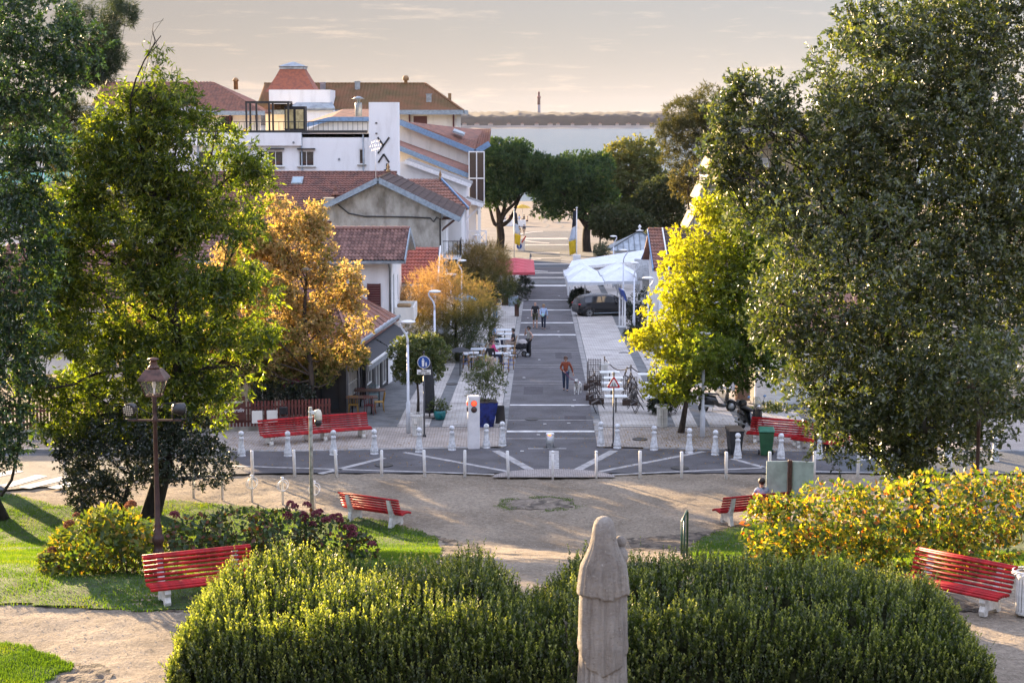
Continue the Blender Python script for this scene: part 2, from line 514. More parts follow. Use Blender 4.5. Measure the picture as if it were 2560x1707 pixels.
# lawns: outlines read off the photograph, laid on the land form
lawn_m = mat('lawn_soil', (0.04, 0.07, 0.015), 0.95, 0.3, 4, 0.5, 20)
LAWNS = {
    'lawn': [(-260, 1215), (0, 1228), (140, 1262), (300, 1275), (430, 1250), (560, 1262), (700, 1275), (860, 1290), (960, 1302), (1040, 1322), (1100, 1352), (1112, 1385), (1075, 1412), (980, 1440), (640, 1500), (500, 1530), (330, 1528), (150, 1520), (0, 1512), (-260, 1500)],
    'lawn_corner': [(-260, 1600), (0, 1604), (80, 1618), (150, 1650), (182, 1668), (120, 1707), (90, 1760), (-260, 1760)],
    'lawn_bank': [(1720, 1372), (1760, 1345), (1830, 1318), (1900, 1308), (2100, 1300), (2660, 1290), (2660, 1400), (2360, 1462), (2250, 1468), (2050, 1456), (1900, 1448), (1790, 1446), (1738, 1430)],
}
LAWN_POLY = {}
for nm, pl in LAWNS.items():
    # denser outline with a little unevenness
    pts = []
    for i in range(len(pl)):
        a, b = pl[i], pl[(i + 1) % len(pl)]
        for k in range(6):
            t = k / 6
            g = G(a[0] + (b[0] - a[0]) * t, a[1] + (b[1] - a[1]) * t)
            pts.append((g.x + random.uniform(-.1, .1), g.y + random.uniform(-.1, .1)))
    LAWN_POLY[nm] = pts
    ax = [p[0] for p in pts]; ay = [p[1] for p in pts]
    o = grid_obj(nm, np.arange(min(ax), max(ax), 0.16), np.arange(min(ay), max(ay), 0.16),
                 lambda X, Y: gzv(Y) + 0.012 + (vnoise(X, Y, 0.8, 5) - 0.5) * 0.05, lawn_m, mask=lambda X, Y: in_poly(X, Y, pts))
    tag(o, kind='structure')

# bare dark soil
soil_m = mat('dark_soil', (0.115, 0.09, 0.066), 0.95, 0.35, 3, 0.9, 18)
SOILS = [[(1240, 1258), (1300, 1246), (1380, 1244), (1440, 1252), (1430, 1266), (1360, 1273), (1270, 1270)],
         [(1040, 1320), (1105, 1338), (1180, 1358), (1232, 1372), (1200, 1392), (1135, 1402), (1075, 1415), (1112, 1385), (1100, 1352)],
         [(1560, 1342), (1640, 1338), (1780, 1322), (1890, 1296), (1930, 1308), (1830, 1318), (1760, 1345), (1720, 1372), (1660, 1385), (1580, 1372)],
         [(182, 1660), (260, 1655), (285, 1680), (240, 1720), (90, 1760), (120, 1707)],
         [(2110, 1480), (2200, 1490), (2330, 1520), (2480, 1530), (2420, 1480), (2300, 1462)],
         [(370, 1510), (420, 1500), (520, 1505), (600, 1500), (560, 1540), (440, 1536)]]
for i, pl in enumerate(SOILS):
    pts = []
    for q in range(len(pl)):
        a, b = pl[q], pl[(q + 1) % len(pl)]
        for k in range(8):
            t = k / 8
            g = G(a[0] + (b[0] - a[0]) * t, a[1] + (b[1] - a[1]) * t)
            pts.append((g.x + random.uniform(-.09, .09), g.y + random.uniform(-.12, .12)))
    ax = [p[0] for p in pts]; ay = [p[1] for p in pts]
    tag(grid_obj('soil_patch', np.arange(min(ax), max(ax), 0.09), np.arange(min(ay), max(ay), 0.09),
             lambda X, Y: ground_z(X, Y) + 0.012 + (vnoise(X, Y, 0.15, 9) - .5) * 0.05, soil_m if i else mat('faint_soil', (0.185, 0.15, 0.115), 0.95, 0.3, 2.5, 0.8, 18), mask=lambda X, Y: in_poly(X, Y, pts)), kind='structure')

# ---- sheets that follow the land form
def sheet(name, poly_fn, ys_, dz, m, parent=None, thick=0.0):
    """strip between left(y) and right(y) edges"""
    mb = MB()
    L = [(poly_fn(y)[0], y) for y in ys_]; Rr = [(poly_fn(y)[1], y) for y in ys_]
    vs = []; fs = []
    for (a, b) in zip(L, Rr):
        vs += [(a[0], a[1], gz(*a) + dz), (b[0], b[1], gz(*b) + dz)]
    for i in range(len(L) - 1): fs.append((2 * i, 2 * i + 1, 2 * i + 3, 2 * i + 2))
    if thick:
        k = len(vs); vs += [(x, y, z - thick) for x, y, z in vs]
        n_ = len(L)
        for i in range(n_ - 1):
            fs.append((2 * i, 2 * i + 2, k + 2 * i + 2, k + 2 * i)); fs.append((2 * i + 1, k + 2 * i + 1, k + 2 * i + 3, 2 * i + 3))
        fs.append((0, k, k + 1, 1)); fs.append((2 * n_ - 2, 2 * n_ - 1, k + 2 * n_ - 1, k + 2 * n_ - 2))
    mb._add(vs, fs)
    return mb.obj(name, m, parent)
def brickmat(name, c1, c2, mortar, bw, bh, var=0.5, rough=0.8, msize=0.012, gain=1.0):
    m = bpy.data.materials.new(name); m.use_nodes = True
    n, l = m.node_tree.nodes, m.node_tree.links
    b = n['Principled BSDF']; b.inputs['Roughness'].default_value = rough; b.inputs['Specular IOR Level'].default_value = 0.3
    tc = n.new('ShaderNodeTexCoord')
    q = n.new('ShaderNodeTexBrick'); q.inputs['Scale'].default_value = 1.0
    q.inputs['Brick Width'].default_value = bw; q.inputs['Row Height'].default_value = bh; q.inputs['Mortar Size'].default_value = msize
    q.inputs['Color1'].default_value = (*c1, 1); q.inputs['Color2'].default_value = (*c2, 1); q.inputs['Mortar'].default_value = (*mortar, 1)
    q.inputs['Bias'].default_value = 0.0
    l.new(tc.outputs['Object'], q.inputs['Vector'])
    z = n.new('ShaderNodeTexNoise'); z.inputs['Scale'].default_value = 0.9; z.inputs['Detail'].default_value = 7; l.new(tc.outputs['Object'], z.inputs['Vector'])
    r = n.new('ShaderNodeValToRGB'); r.color_ramp.elements[0].position = 0.3; r.color_ramp.elements[0].color = (1.1, 1.1, 1.1, 1)
    r.color_ramp.elements[1].position = 0.7; r.color_ramp.elements[1].color = (0.62, 0.60, 0.58, 1)
    l.new(z.outputs['Fac'], r.inputs['Fac'])
    x = n.new('ShaderNodeMixRGB'); x.blend_type = 'MULTIPLY'; x.inputs[0].default_value = var
    l.new(q.outputs['Color'], x.inputs[1]); l.new(r.outputs['Color'], x.inputs[2]); l.new(x.outputs['Color'], b.inputs['Base Color'])
    bp = n.new('ShaderNodeBump'); bp.inputs['Strength'].default_value = 0.35; bp.inputs['Distance'].default_value = 0.01; bp.invert = True
    l.new(q.outputs['Fac'], bp.inputs['Height']); l.new(bp.outputs['Normal'], b.inputs['Normal'])
    return m
M_asphalt = mat('purple_grey_asphalt', (0.098, 0.093, 0.097), 0.75, 0.12, 0.8, 0.5, 60, spec=0.4, color2=(0.066, 0.062, 0.064))
M_asphalt2 = mat('blue_grey_asphalt', (0.075, 0.085, 0.095), 0.75, 0.12, 0.7, 0.5, 60, color2=(0.05, 0.056, 0.062))
M_paver = brickmat('pale_paver', (0.53, 0.50, 0.46), (0.43, 0.405, 0.37), (0.22, 0.205, 0.19), 0.30, 0.15, 0.7)
M_paver2 = brickmat('pinkish_brick_paver', (0.46, 0.41, 0.36), (0.37, 0.32, 0.28), (0.15, 0.13, 0.11), 0.22, 0.11, 0.7)
M_paver_dk = mat('dark_grey_paving', (0.13, 0.135, 0.135), 0.85, 0.15, 1.5, 0.35, 40)
M_kerb = mat('kerb_stone', (0.27, 0.26, 0.245), 0.85, 0.15, 2.0, 0.3, 30)
M_band = mat('pale_stone_band', (0.36, 0.345, 0.33), 0.8, 0.15, 3.0, 0.3, 30)
M_line = mat('worn_white_line', (0.66, 0.65, 0.62), 0.7, 0.12, 2.5, 0.15, 40)

def road_near(x): return 59.9 - 0.08 * max(0, min(-x, 20) - 8) ** 1.6 - 0.02 * max(0, x - 12)
def road_far(x): return 64.6 - 0.016 * abs(x - 1.2) ** 1.75 if abs(x - 1.2) < 9 else 64.6 - 0.016 * 9 ** 1.75 + 0.004 * (abs(x - 1.2) - 9)
def xsheet(name, xs_, near, far, dz, m, parent=None, n=4):
    vs, fs = [], []
    for x in xs_:
        a, b = near(x), far(x)
        for k in range(n + 1):
            y = a + (b - a) * k / n
            vs.append((x, y, gz(x, y) + (dz(k / n) if callable(dz) else dz)))
    for i in range(len(xs_) - 1):
        for k in range(n):
            o = i * (n + 1) + k
            fs.append((o, o + n + 1, o + n + 2, o + 1))
    mb = MB(); mb._add(vs, fs)
    return mb.obj(name, m, parent)
XR = list(np.arange(-60, 61, 0.6))
road = tag(xsheet('road', XR, road_near, road_far, 0.02, M_asphalt2), kind='structure')
mid = list(np.arange(-10.6, 12.01, 0.4))
tag(xsheet('crossing_asphalt', mid, lambda x: road_near(x) + 0.02, lambda x: road_far(x) - .02, 0.026, M_asphalt), kind='structure')
tag(xsheet('footway', list(np.arange(-60, -11.2, .8)), lambda x: road_far(x) + 0.29, lambda x: 72.0, 0.034, mat('brown_grey_footway', (.15, .135, .125), .85, .15, 1.2, .4, 40)), kind='structure')
# kerb stones along both edges of the road
pavement = tag(xsheet('pavement', XR, lambda x: road_far(x) + 0.28, lambda x: 72.0, 0.024, M_paver2), kind='structure')
for i in range(60):
    x0 = -30 + i * 1.0
    if -1.5 < x0 < 4.2: continue
    h = 0.10 if x0 < -13 else 0.035
    mb = MB()
    vs = []
    for x in (x0 + .008, x0 + .992):
        a = road_far(x)
        for (dy, dz) in ((0, 0.0), (0, h), (0.28, h), (0.28, 0.0)): vs.append((x, a + dy, gz(x, a) + dz))
    mb._add(vs, [(0, 1, 5, 4), (1, 2, 6, 5), (2, 3, 7, 6), (0, 3, 2, 1), (4, 5, 6, 7)])
    mb.obj('kerb_stone', M_kerb, pavement)
# fan of pale stone bands, and the cobbled half disc at the gravel's edge
def band(name, p0, p1, w, m, dz, parent, n=6):
    a, b = Vector((*p0, 0)), Vector((*p1, 0))
    d = (b - a).normalized(); s = Vector((-d.y, d.x, 0)) * w / 2
    vs, fs = [], []
    for k in range(n + 1):
        c = a + (b - a) * k / n
        for q in (c - s, c + s): vs.append((q.x, q.y, gz(q.x, q.y) + dz))
    for k in range(n): fs.append((2 * k, 2 * k + 1, 2 * k + 3, 2 * k + 2))
    mb = MB(); mb._add(vs, fs)
    return mb.obj(name, m, parent)
def gp(x, y): g = G(x, y); return (g.x, g.y)
for a, b, w in [((1385, 1128), (1385, 1176), .36), ((1240, 1128), (1330, 1178), .33), ((1535, 1128), (1440, 1178), .33),
                ((1010, 1132), (1270, 1180), .22), ((1760, 1130), (1500, 1180), .22), ((800, 1186), (960, 1146), .26), ((580, 1166), (1235, 1187), .16), ((2010, 1166), (1530, 1188), .16),
                ((1830, 1148), (1940, 1178), .22), ((1940, 1178), (2300, 1186), .14)]:
    band('stone_band', gp(*a), gp(*b), w, M_band, 0.031, road)
c = gp(1385, 1195)
fan = []
for i in range(33):
    t = math.pi * i / 32
    fan.append((c[0] + 2.15 * math.cos(t), c[1] + .02 + 1.45 * math.sin(t), 0.036))
mb = MB(); mb._add(fan + [(c[0], c[1] + .02, 0.036)], [(i, i + 1, 33) for i in range(32)]); mb.obj('cobbled_half_disc', brickmat('cobbles', (0.40, 0.36, 0.33), (0.30, 0.27, 0.25), (0.15, 0.13, 0.12), 0.16, 0.11, .6, msize=.014), road)
band('stop_line', gp(1320, 1123), gp(1416, 1123), .07, M_line, 0.035, road, 2)
# zebra crossing at the left
for a, b in [((-40, 1196), (48, 1178)), ((12, 1217), (105, 1190)), ((60, 1221), (165, 1195)), ((130, 1222), (230, 1200))]:
    band('zebra_stripe', gp(*a), gp(*b), 0.5, M_line, 0.030, road, 3)

# ---- the pedestrian street
ROWS = [64.7, 69.2, 75.0, 83.0, 89.8, 97.2, 106.4, 114.6, 124.6, 134.0, 146.0, 160.0, 175.0]
street = tag(sheet('street', lambda y: (ST(-1.77, y)[0], ST(1.77, y)[0]), [64.3, 66, 70, 73, 80, 90, 105, 120, 140, 160, 180, 200, 214], 0.022 + .008, M_asphalt), kind='structure')
tag(sheet('side_paving', lambda y: (ST(-9.5, y)[0], ST(-1.77, y)[0]), [69.0, 73, 80, 90, 105, 120, 140, 160, 180, 214], 0.029, M_paver_dk), kind='structure')
tag(sheet('side_paving', lambda y: (ST(1.77, y)[0], ST(16, y)[0]), [69.0, 73, 80, 90, 105, 120, 140, 160, 180, 214], 0.029, M_paver_dk), kind='structure')
for sgn in (-1, 1):
    for i in range(len(ROWS) - 1):
        o = sheet('edge_stone', lambda y: tuple(sorted((ST(sgn * 1.78, y)[0], ST(sgn * 2.05, y)[0]))), [max(ROWS[i], 67.0) + .01, ROWS[i + 1] - .01], 0.045, M_kerb, street, 0.03)
for i in range(1, len(ROWS) - 1):
    for (t0, t1) in ((-4.42, -2.09), (-6.25, -4.95), (2.09, 4.58), (5.1, 6.0), (6.5, 7.7), (8.2, 10.5)):
        if t1 < -6 and i > 8: continue
        sheet('paving_panel', lambda y: (ST(t0, y)[0], ST(t1, y)[0]), [ROWS[i] + .20, (ROWS[i] + ROWS[i + 1]) / 2, ROWS[i + 1] - .20], 0.05, M_paver, street, 0.03)
        sheet('joint_stone', lambda y: (ST(t0, y)[0], ST(t1, y)[0]), [ROWS[i] - .12, ROWS[i] + .12], 0.046, M_paver, street, 0.03)
for py in (1014, 1080):
    y = G(1380, py).y
    sheet('white_stripe', lambda q: (ST(-1.76, q)[0], ST(1.76, q)[0]), [y - .17, y + .17], 0.036, M_line, street)
for py in (838, 808, 776, 751):
    y = G(1380, py).y
    sheet('white_stripe', lambda q: (ST(-1.76, q)[0], ST(1.76, q)[0]), [y - .3, y + .3], 0.036, M_line, street)
for py in (876, 881, 914, 919, 955, 961, 1052, 1098):
    y = G(1380, py).y
    sheet('joint_line', lambda q: (ST(-1.76, q)[0], ST(1.76, q)[0]), [y - .05, y + .05], 0.036, M_band, street)
for (py, w, m_) in ((715, .9, M_line), (706, 2.2, M_paver_dk), (695, 1.1, M_paver), (683, 1.2, M_paver), (668, .8, M_band), (655, 1.4, M_paver)):
    y = G(1380, py).y
    sheet('cross_band', lambda q: (ST(-1.9, q)[0], ST(2.6, q)[0]), [y - w, y + w], 0.040, m_, street)
# promenade towards the beach
tag(sheet('square_paving', lambda y: (-30, 40), list(range(176, 266, 6)) + [266], 0.05, mat('grey_square_paving', (.125, .118, .115), .85, .2, .25, .3, 12, color2=(.085, .082, .082))), kind='structure')
tag(sheet('promenade', lambda y: (-30 + (y - 176) * .02, 40), list(range(266, 386, 6)) + [386], 0.05, brickmat('warm_promenade_paving', (0.20, 0.172, 0.145), (0.17, 0.147, 0.124), (0.13, 0.112, 0.092), 1.2, 0.6, .8)), kind='structure')
lane2 = sheet('promenade_lane', lambda y: (ST(-2.6, y)[0], ST(2.2 + .03 * (y - 176), y)[0]), list(range(178, 262, 6)), 0.07, M_asphalt2, street)
for (y, w) in ((184, 1.0), (196, .7), (206, 1.4), (222, .9), (236, 1.6)):
    sheet('cross_band', lambda q: (ST(-2.6, q)[0], ST(3.2, q)[0]), [y - w, y + w], 0.085, M_paver, street)
for (cx, cy, r_) in ((4.6, 182, 5.2), (6.2, 240, 6.5)):
    vs, fs = [], []
    for i in range(25):
        t = 0.3 + 2.6 * i / 24
        for rr in (r_, r_ + .7):
            x, y = cx - rr * math.sin(t) * .8, cy + rr * 2.2 * math.cos(t)
            vs.append((x, y, gz(x, y) + .1))
    for i in range(24): fs.append((2 * i, 2 * i + 1, 2 * i + 3, 2 * i + 2))
    mb = MB(); mb._add(vs, fs); mb.obj('paving_arc', M_paver, street)
for k in range(3):
    x0 = 5.5 + k * 2.2
    pts = [(x0 + .35 * math.sin(y * .35 + k), y) for y in range(265, 384, 3)]
    for i in range(0, len(pts) - 1): band('wave_line', pts[i], pts[i + 1], .3, M_paver_dk, 0.075, street, 1)
# worn spots of the street: repair patches and iron covers
M_patch = mat('newer_asphalt_patch', (0.055, 0.05, 0.055), 0.8, 0.15, 2, 0.5, 60)
for (t0, t1, y0, y1) in ((-1.2, -.3, 78.2, 81.0), (.4, 1.3, 93.0, 96.2), (-.9, .2, 110, 112.6), (.6, 1.5, 70.2, 71.6)):
    sheet('asphalt_patch', lambda y: (ST(t0, y)[0], ST(t1, y)[0]), [y0, y1], 0.0335, M_patch, street)
for (px, py, r_) in ((1420, 925, .33), (1330, 1050, .3), (1130, 962, .3), (1300, 860, .33), (1600, 1100, .3), (960, 1165, .33), (1700, 1172, .33), (1560, 884, .3)):
    g = G(px, py); mb = MB(); mb.lathe([(r_, -.01), (r_, .008), (r_ * .93, .01), (r_ * .9, .004), (.01, .004)], 20); mb.obj('iron_cover', mat('cast_iron_cover', (.05, .048, .045), .6, .2, 12, .4, 40), street, (g.x, g.y, gz(g.x, g.y) + .05))
# small white road studs
for (px, py) in [(1310, 946), (1326, 871), (1362, 1062), (1432, 1018), (1436, 1002), (1320, 796), (1398, 843), (1396, 830), (1348, 901), (1398, 741), (1422, 1060), (1346, 1089), (1305, 1130)]:
    g = G(px, py)
    mb = MB(); mb.box((0, 0, .0), (.13, .1, .02), bev=.006)
    s_ = mb.obj('road_stud', M_line, street, (g.x, g.y, gz(g.x, g.y) + .045))

# far shore with its woods
def far_band():
    xs_ = np.linspace(-1500, 1500, 260)
    top = 17 + 5 * vnoise(xs_, xs_ * 0, 160, 3) + 4 * vnoise(xs_, xs_ * 0 + 7, 40, 4)
    return xs_, top
sand_m = mat('far_beach_sand', (0.19, 0.165, 0.14), 0.9, 0.2, .01)
mb = MB()
for i in range(86):
    x0, x1 = -4300 + i * 100, -4200 + i * 100
    mb.quad((x0, 3430, -8.6), (x1, 3430, -8.6), (x1, 3520, -3), (x0, 3520, -3))
    mb.quad((x0, 3520, -3), (x1, 3520, -3), (x1, 4600, 1), (x0, 4600, 1))
struct('far_shore', mb, sand_m)
# ------------------------------------------------------------------ buildings
class Bld:
    def __init__(s, name, label, cat, base):
        s.o = Vector(base); s.root = thing(name, label, cat, base)
    def add(s, name, mb, m, parent=None):
        mb.v = [(p[0] - s.o.x, p[1] - s.o.y, p[2] - s.o.z) for p in mb.v]
        ob = mb.obj(name, m, parent or s.root)
        return ob
def wall(b, name, m, o, u, L, z0, z1, holes=(), depth=0.18, top=None):
    """wall plane from o along u (2-D unit vector), outward normal (u.y,-u.x); holes (a0,a1,z0,z1) get reveals; top(a) optional sloping top"""
    u = Vector((u[0], u[1])).normalized(); n = Vector((u.y, -u.x))
    A = sorted({0.0, L, *[h[0] for h in holes], *[h[1] for h in holes]})
    Z = sorted({z0, z1, *[h[2] for h in holes], *[h[3] for h in holes]})
    mb = MB()
    def pt(a, z, d=0.0): return (o[0] + u.x * a - n.x * d, o[1] + u.y * a - n.y * d, z)
    for i in range(len(A) - 1):
        for j in range(len(Z) - 1):
            ca, cz = (A[i] + A[i + 1]) / 2, (Z[j] + Z[j + 1]) / 2
            if any(h[0] < ca < h[1] and h[2] < cz < h[3] for h in holes): continue
            mb.quad(pt(A[i], Z[j]), pt(A[i + 1], Z[j]), pt(A[i + 1], Z[j + 1]), pt(A[i], Z[j + 1]))
    if top: mb.quad(*[pt(a, z) for a, z in top])
    for (a0, a1, h0, h1) in holes:
        for (p, q) in (((a0, h0), (a1, h0)), ((a1, h0), (a1, h1)), ((a1, h1), (a0, h1)), ((a0, h1), (a0, h0))):
            mb.quad(pt(*p), pt(*q), pt(*q, depth), pt(*p, depth))
    w = b.add(name, mb, m)
    b.last = (o, u, n)
    return w
def window(b, o, u, a0, a1, z0, z1, fm, gm=None, cols=2, rows=1, inset=0.10, name='window', fw=0.07, back=True):
    u = Vector((u[0], u[1])).normalized(); n = Vector((u.y, -u.x))
    gm = gm or M_glass
    ang = math.atan2(u.y, u.x)
    c = Vector((o[0] + u.x * (a0 + a1) / 2 - n.x * inset, o[1] + u.y * (a0 + a1) / 2 - n.y * inset, (z0 + z1) / 2))
    W, H = a1 - a0, z1 - z0
    f = MB()
    for x in (-W / 2 + fw / 2, W / 2 - fw / 2): f.box((x, 0, 0), (fw, .08, H))
    for z in (-H / 2 + fw / 2, H / 2 - fw / 2): f.box((0, 0, z), (W - 2 * fw, .078, fw))
    for i in range(1, cols): f.box((-W / 2 + W * i / cols, 0, 0), (fw * .7, .076, H - 2 * fw))
    for i in range(1, rows): f.box((0, 0, -H / 2 + H * i / rows), (W - 2 * fw, .074, fw * .6))
    M = Matrix.Translation(c - b.o) @ Matrix.Rotation(ang, 4, 'Z')
    f.xf(M)
    w = f.obj(name, fm, b.root)
    for i in range(cols):
        g = MB(); g.box((-W / 2 + W * (i + .5) / cols, .03, 0), (W / cols - fw * .5, .02, H - fw))
        g.xf(M); g.obj('pane', gm, w)
    return w
def tiles_mesh(p00, p10, p01, nu, nv, h=0.05, seg=4, lift=0.05, p11=None):
    """corrugated tile field: p00 eave-left, p10 eave-right, p01 ridge-left (parallelogram) or 4 corners via p11"""
    p00, p10, p01 = Vector(p00), Vector(p10), Vector(p01)
    p11 = Vector(p11) if p11 else p10 + p01 - p00
    n = (p10 - p00).cross(p01 - p00).normalized()
    if n.z < 0: n = -n
    vs, fs = [], []
    m = nu * seg + 1
    for j in range(nv):
        for (v, l) in ((j / nv, lift), ((j + 1.0) / nv, 0.0)):
            for i in range(m):
                t = (i % seg) / seg
                q = i / (m - 1); vs.append(p00 * ((1 - q) * (1 - v)) + p10 * (q * (1 - v)) + p01 * ((1 - q) * v) + p11 * (q * v) + n * (l + h * math.sin(math.pi * t)))
        o = 2 * m * j
        for i in range(m - 1): fs.append((o + i, o + i + 1, o + m + i + 1, o + m + i))
    # step faces between rows
    for j in range(nv - 1):
        o = 2 * m * j + m
        for i in range(m - 1): fs.append((o + i, o + i + 1, o + m + i + 1, o + m + i))
    return vs, fs
def tile_field(b, name, m, p00, p10, p01, nu, nv, clip=None, parent=None, **k):
    vs, fs = tiles_mesh(p00, p10, p01, nu, nv, **k)
    mb = MB()
    if clip: fs = [f for f in fs if all(clip(vs[i]) for i in f)]
    mb._add(vs, fs, False)
    ob = b.add(name, mb, m, parent); ob['kind'] = 'stuff'
    return ob
def slab(pts, th):
    """thick polygon (list of 3-D points), extruded down"""
    mb = MB(); k = len(pts)
    mb._add([tuple(p) for p in pts] + [(p[0], p[1], p[2] - th) for p in pts],
            [tuple(range(k)), tuple(range(k, 2 * k))[::-1]] + [(i, (i + 1) % k, k + (i + 1) % k, k + i) for i in range(k)])
    return mb
def bar(p, q, w, h):
    """straight beam between two points"""
    p, q = Vector(p), Vector(q); d = q - p
    mb = MB(); mb.box((0, 0, 0), (d.length, w, h))
    rot = d.to_track_quat('X', 'Z').to_matrix().to_4x4()
    return mb.xf(Matrix.Translation((p + q) / 2) @ rot)
def join(*mbs):
    r = MB()
    for m in mbs: r._add(m.v, m.f); r.sm[-len(m.f):] = m.sm
    return r
def ridge_caps(b, p, q, n, m, parent=None, r=0.10):
    p, q = Vector(p), Vector(q)
    me = None
    for i in range(n):
        a = p + (q - p) * (i / n); c = p + (q - p) * ((i + 1.1) / n)
        if me is None:
            mb = MB(); mb.tube([(0, 0, 0), (c - a)], [r * 1.12, r], 6); me = mb.mesh('ridge_tile', m)
        o = link('ridge_tile', me, parent or b.root, a - b.o)

UX, UY = (1, 0), (0, 1)
M_frame_white = mat('white_frame', (0.75, 0.75, 0.73), 0.5, 0.05)
M_grille = mat('grey_shutter', (0.20, 0.22, 0.23), 0.6, 0.1)
M_awning = mat('charcoal_awning', (0.03, 0.032, 0.036), 0.85, 0.1, 10)
M_shutter = mat('dark_red_shutter', (0.11, 0.03, 0.03), 0.6, 0.15, 8, stretch=(1, 1, 8))
M_zinc = mat('zinc_sheet', (0.30, 0.34, 0.37), 0.45, 0.15, 1.5, metal=0.3)
M_cement = mat('weathered_cement', (0.40, 0.385, 0.34), 0.95, 0.2, 1.3, 0.4, 14, color2=(0.17, 0.155, 0.125), lo=.40, hi=.66, stretch=(1, 1, .55), detail=9)

# --- black fronted cafe with lean-to tiled roof
A = Vector((-7.05, 72.3)); Bp = Vector((-5.85, 83.2))
uf = (Bp - A).normalized(); Lf = (Bp - A).length
b = Bld('cafe', 'single storey cafe with black shopfront and tiled lean-to roof behind orange tree', 'building', (-10.5, 77, 0))
zb = -0.35
holes = [(0.45, 2.6, 0.55, 2.3), (3.0, 4.3, zb + .1, 2.35), (4.6, 6.1, 0.45, 2.3), (6.6, 8.0, -.1, 2.4), (8.4, 9.7, -.1, 2.4)]
wall(b, 'shopfront', mat('black_shopfront', (0.02, 0.021, 0.024), 0.45, 0.1), A, uf, Lf - 1.1, zb, 2.75, holes, 0.15)
wall(b, 'white_pier', M_whitewall, A + uf * (Lf - 1.1), uf, 1.1, zb, 2.75)
window(b, A, uf, .45, 2.6, .55, 2.3, M_frame_white, cols=6, rows=3, fw=.05)
window(b, A, uf, 3.0, 4.3, zb + .1, 2.35, M_black, cols=2, name='door')
window(b, A, uf, 4.6, 6.1, .45, 2.3, M_frame_white, cols=2, fw=.06)
window(b, A, uf, 6.6, 8.0, -.1, 2.4, M_frame_white, cols=2, fw=.09)
window(b, A, uf, 8.4, 9.7, -.1, 2.4, M_frame_white, cols=2, fw=.06)
wall(b, 'front_wall', MATS['black_shopfront'], (-9.6, 72.3), UX, 2.55, -.1, 2.75, [(.25, 1.2, .1, 2.3), (1.35, 2.3, .1, 2.3)])
window(b, (-9.6, 72.3), UX, .25, 1.2, .1, 2.3, M_black, cols=1); window(b, (-9.6, 72.3), UX, 1.35, 2.3, .1, 2.3, M_black, cols=1)
wall(b, 'front_wall', M_cream, (-17.5, 72.35), UX, 7.9, -.1, 2.75, [(1.2, 2.6, .9, 2.3), (4.4, 5.8, .9, 2.3), (6.3, 7.4, 0.05, 2.3)])
for a0, a1, h0 in ((1.2, 2.6, .9), (4.4, 5.8, .9), (6.3, 7.4, .05)): window(b, (-17.5, 72.35), UX, a0, a1, h0, 2.3, M_frame_white)
# hipped lean-to: eaves front and street side, ridge against the house behind
e0 = (-17.8, 71.9, 2.75); e1 = (-6.75, 71.9, 2.75); e2 = (-5.55, 84.2, 2.75); r0 = (-17.8, 84.6, 5.2); r1 = (-9.2, 84.6, 4.65)
rf = b.add('roof', join(slab([e0, e1, r1, r0], .12), slab([e1, e2, r1], .12)), M_tile_dark)
tile_field(b, 'roof_tiles', M_tile_dark, (-17.8, 71.9, 2.78), (-6.75, 71.9, 2.78), (-17.8, 84.6, 5.0), 44, 22, clip=lambda p: p.x < -6.8 - (p.y - 71.9) * .19, parent=rf)
pe = Vector(e1); pu = (Vector(e2) - Vector(e1)); pr = Vector(r1)
for i in range(11):          # broad tile courses on the street-side slope
    t0, t1 = i / 11, (i + 1) / 11
    q0, q1 = pe + pu * t0, pe + pu * t1
    k0, k1 = q0 + (pr - q0) * .96, q1 + (pr - q1) * .96
    up = Vector((.02, 0, .06))
    mb = slab([q0 + up, q1 + up * .5, k1 + up * .5, k0 + up], .05); b.add('tile_course', mb, M_tile, rf)
nf = Vector((uf.y, -uf.x))
for (s0, s1, out, m_, z_) in ((0.1, 5.4, .95, M_awning, 2.62), (5.6, Lf - .2, .8, M_awning, 2.68)):
    p, q = A + uf * s0, A + uf * s1
    aw = slab([(p.x, p.y, z_), (q.x, q.y, z_), (q.x + nf.x * out, q.y + nf.y * out, z_ - .5), (p.x + nf.x * out, p.y + nf.y * out, z_ - .5)], .03)
    w_ = b.add('awning', aw, m_)
    b.add('awning_bar', bar((p.x + nf.x * out, p.y + nf.y * out, z_ - .53), (q.x + nf.x * out, q.y + nf.y * out, z_ - .53), .06, .09), M_frame_white, w_)
    b.add('valance', bar((p.x + nf.x * (out + .02), p.y + nf.y * (out + .02), z_ - .68), (q.x + nf.x * (out + .02), q.y + nf.y * (out + .02), z_ - .68), .015, .24), M_grille, w_)
    b.add('cassette', bar((p.x + nf.x * .12, p.y + nf.y * .12, z_ + .12), (q.x + nf.x * .12, q.y + nf.y * .12, z_ + .12), .26, .16), mat('pale_grey_metal', (.50, .53, .56), .5, .08), w_)
p = A + uf * 8.1 + nf * .86
text_obj('lettering', 'BIST', .24, M_white, b.root, Vector((p.x, p.y, 2.0)) - b.o, (math.pi / 2, 0, math.atan2(uf.y, uf.x)))
gut = b.add('gutter', bar((A.x + .25, A.y - .3, 2.83), (Bp.x + .3, Bp.y + 1, 2.83), .13, .11), M_zinc)

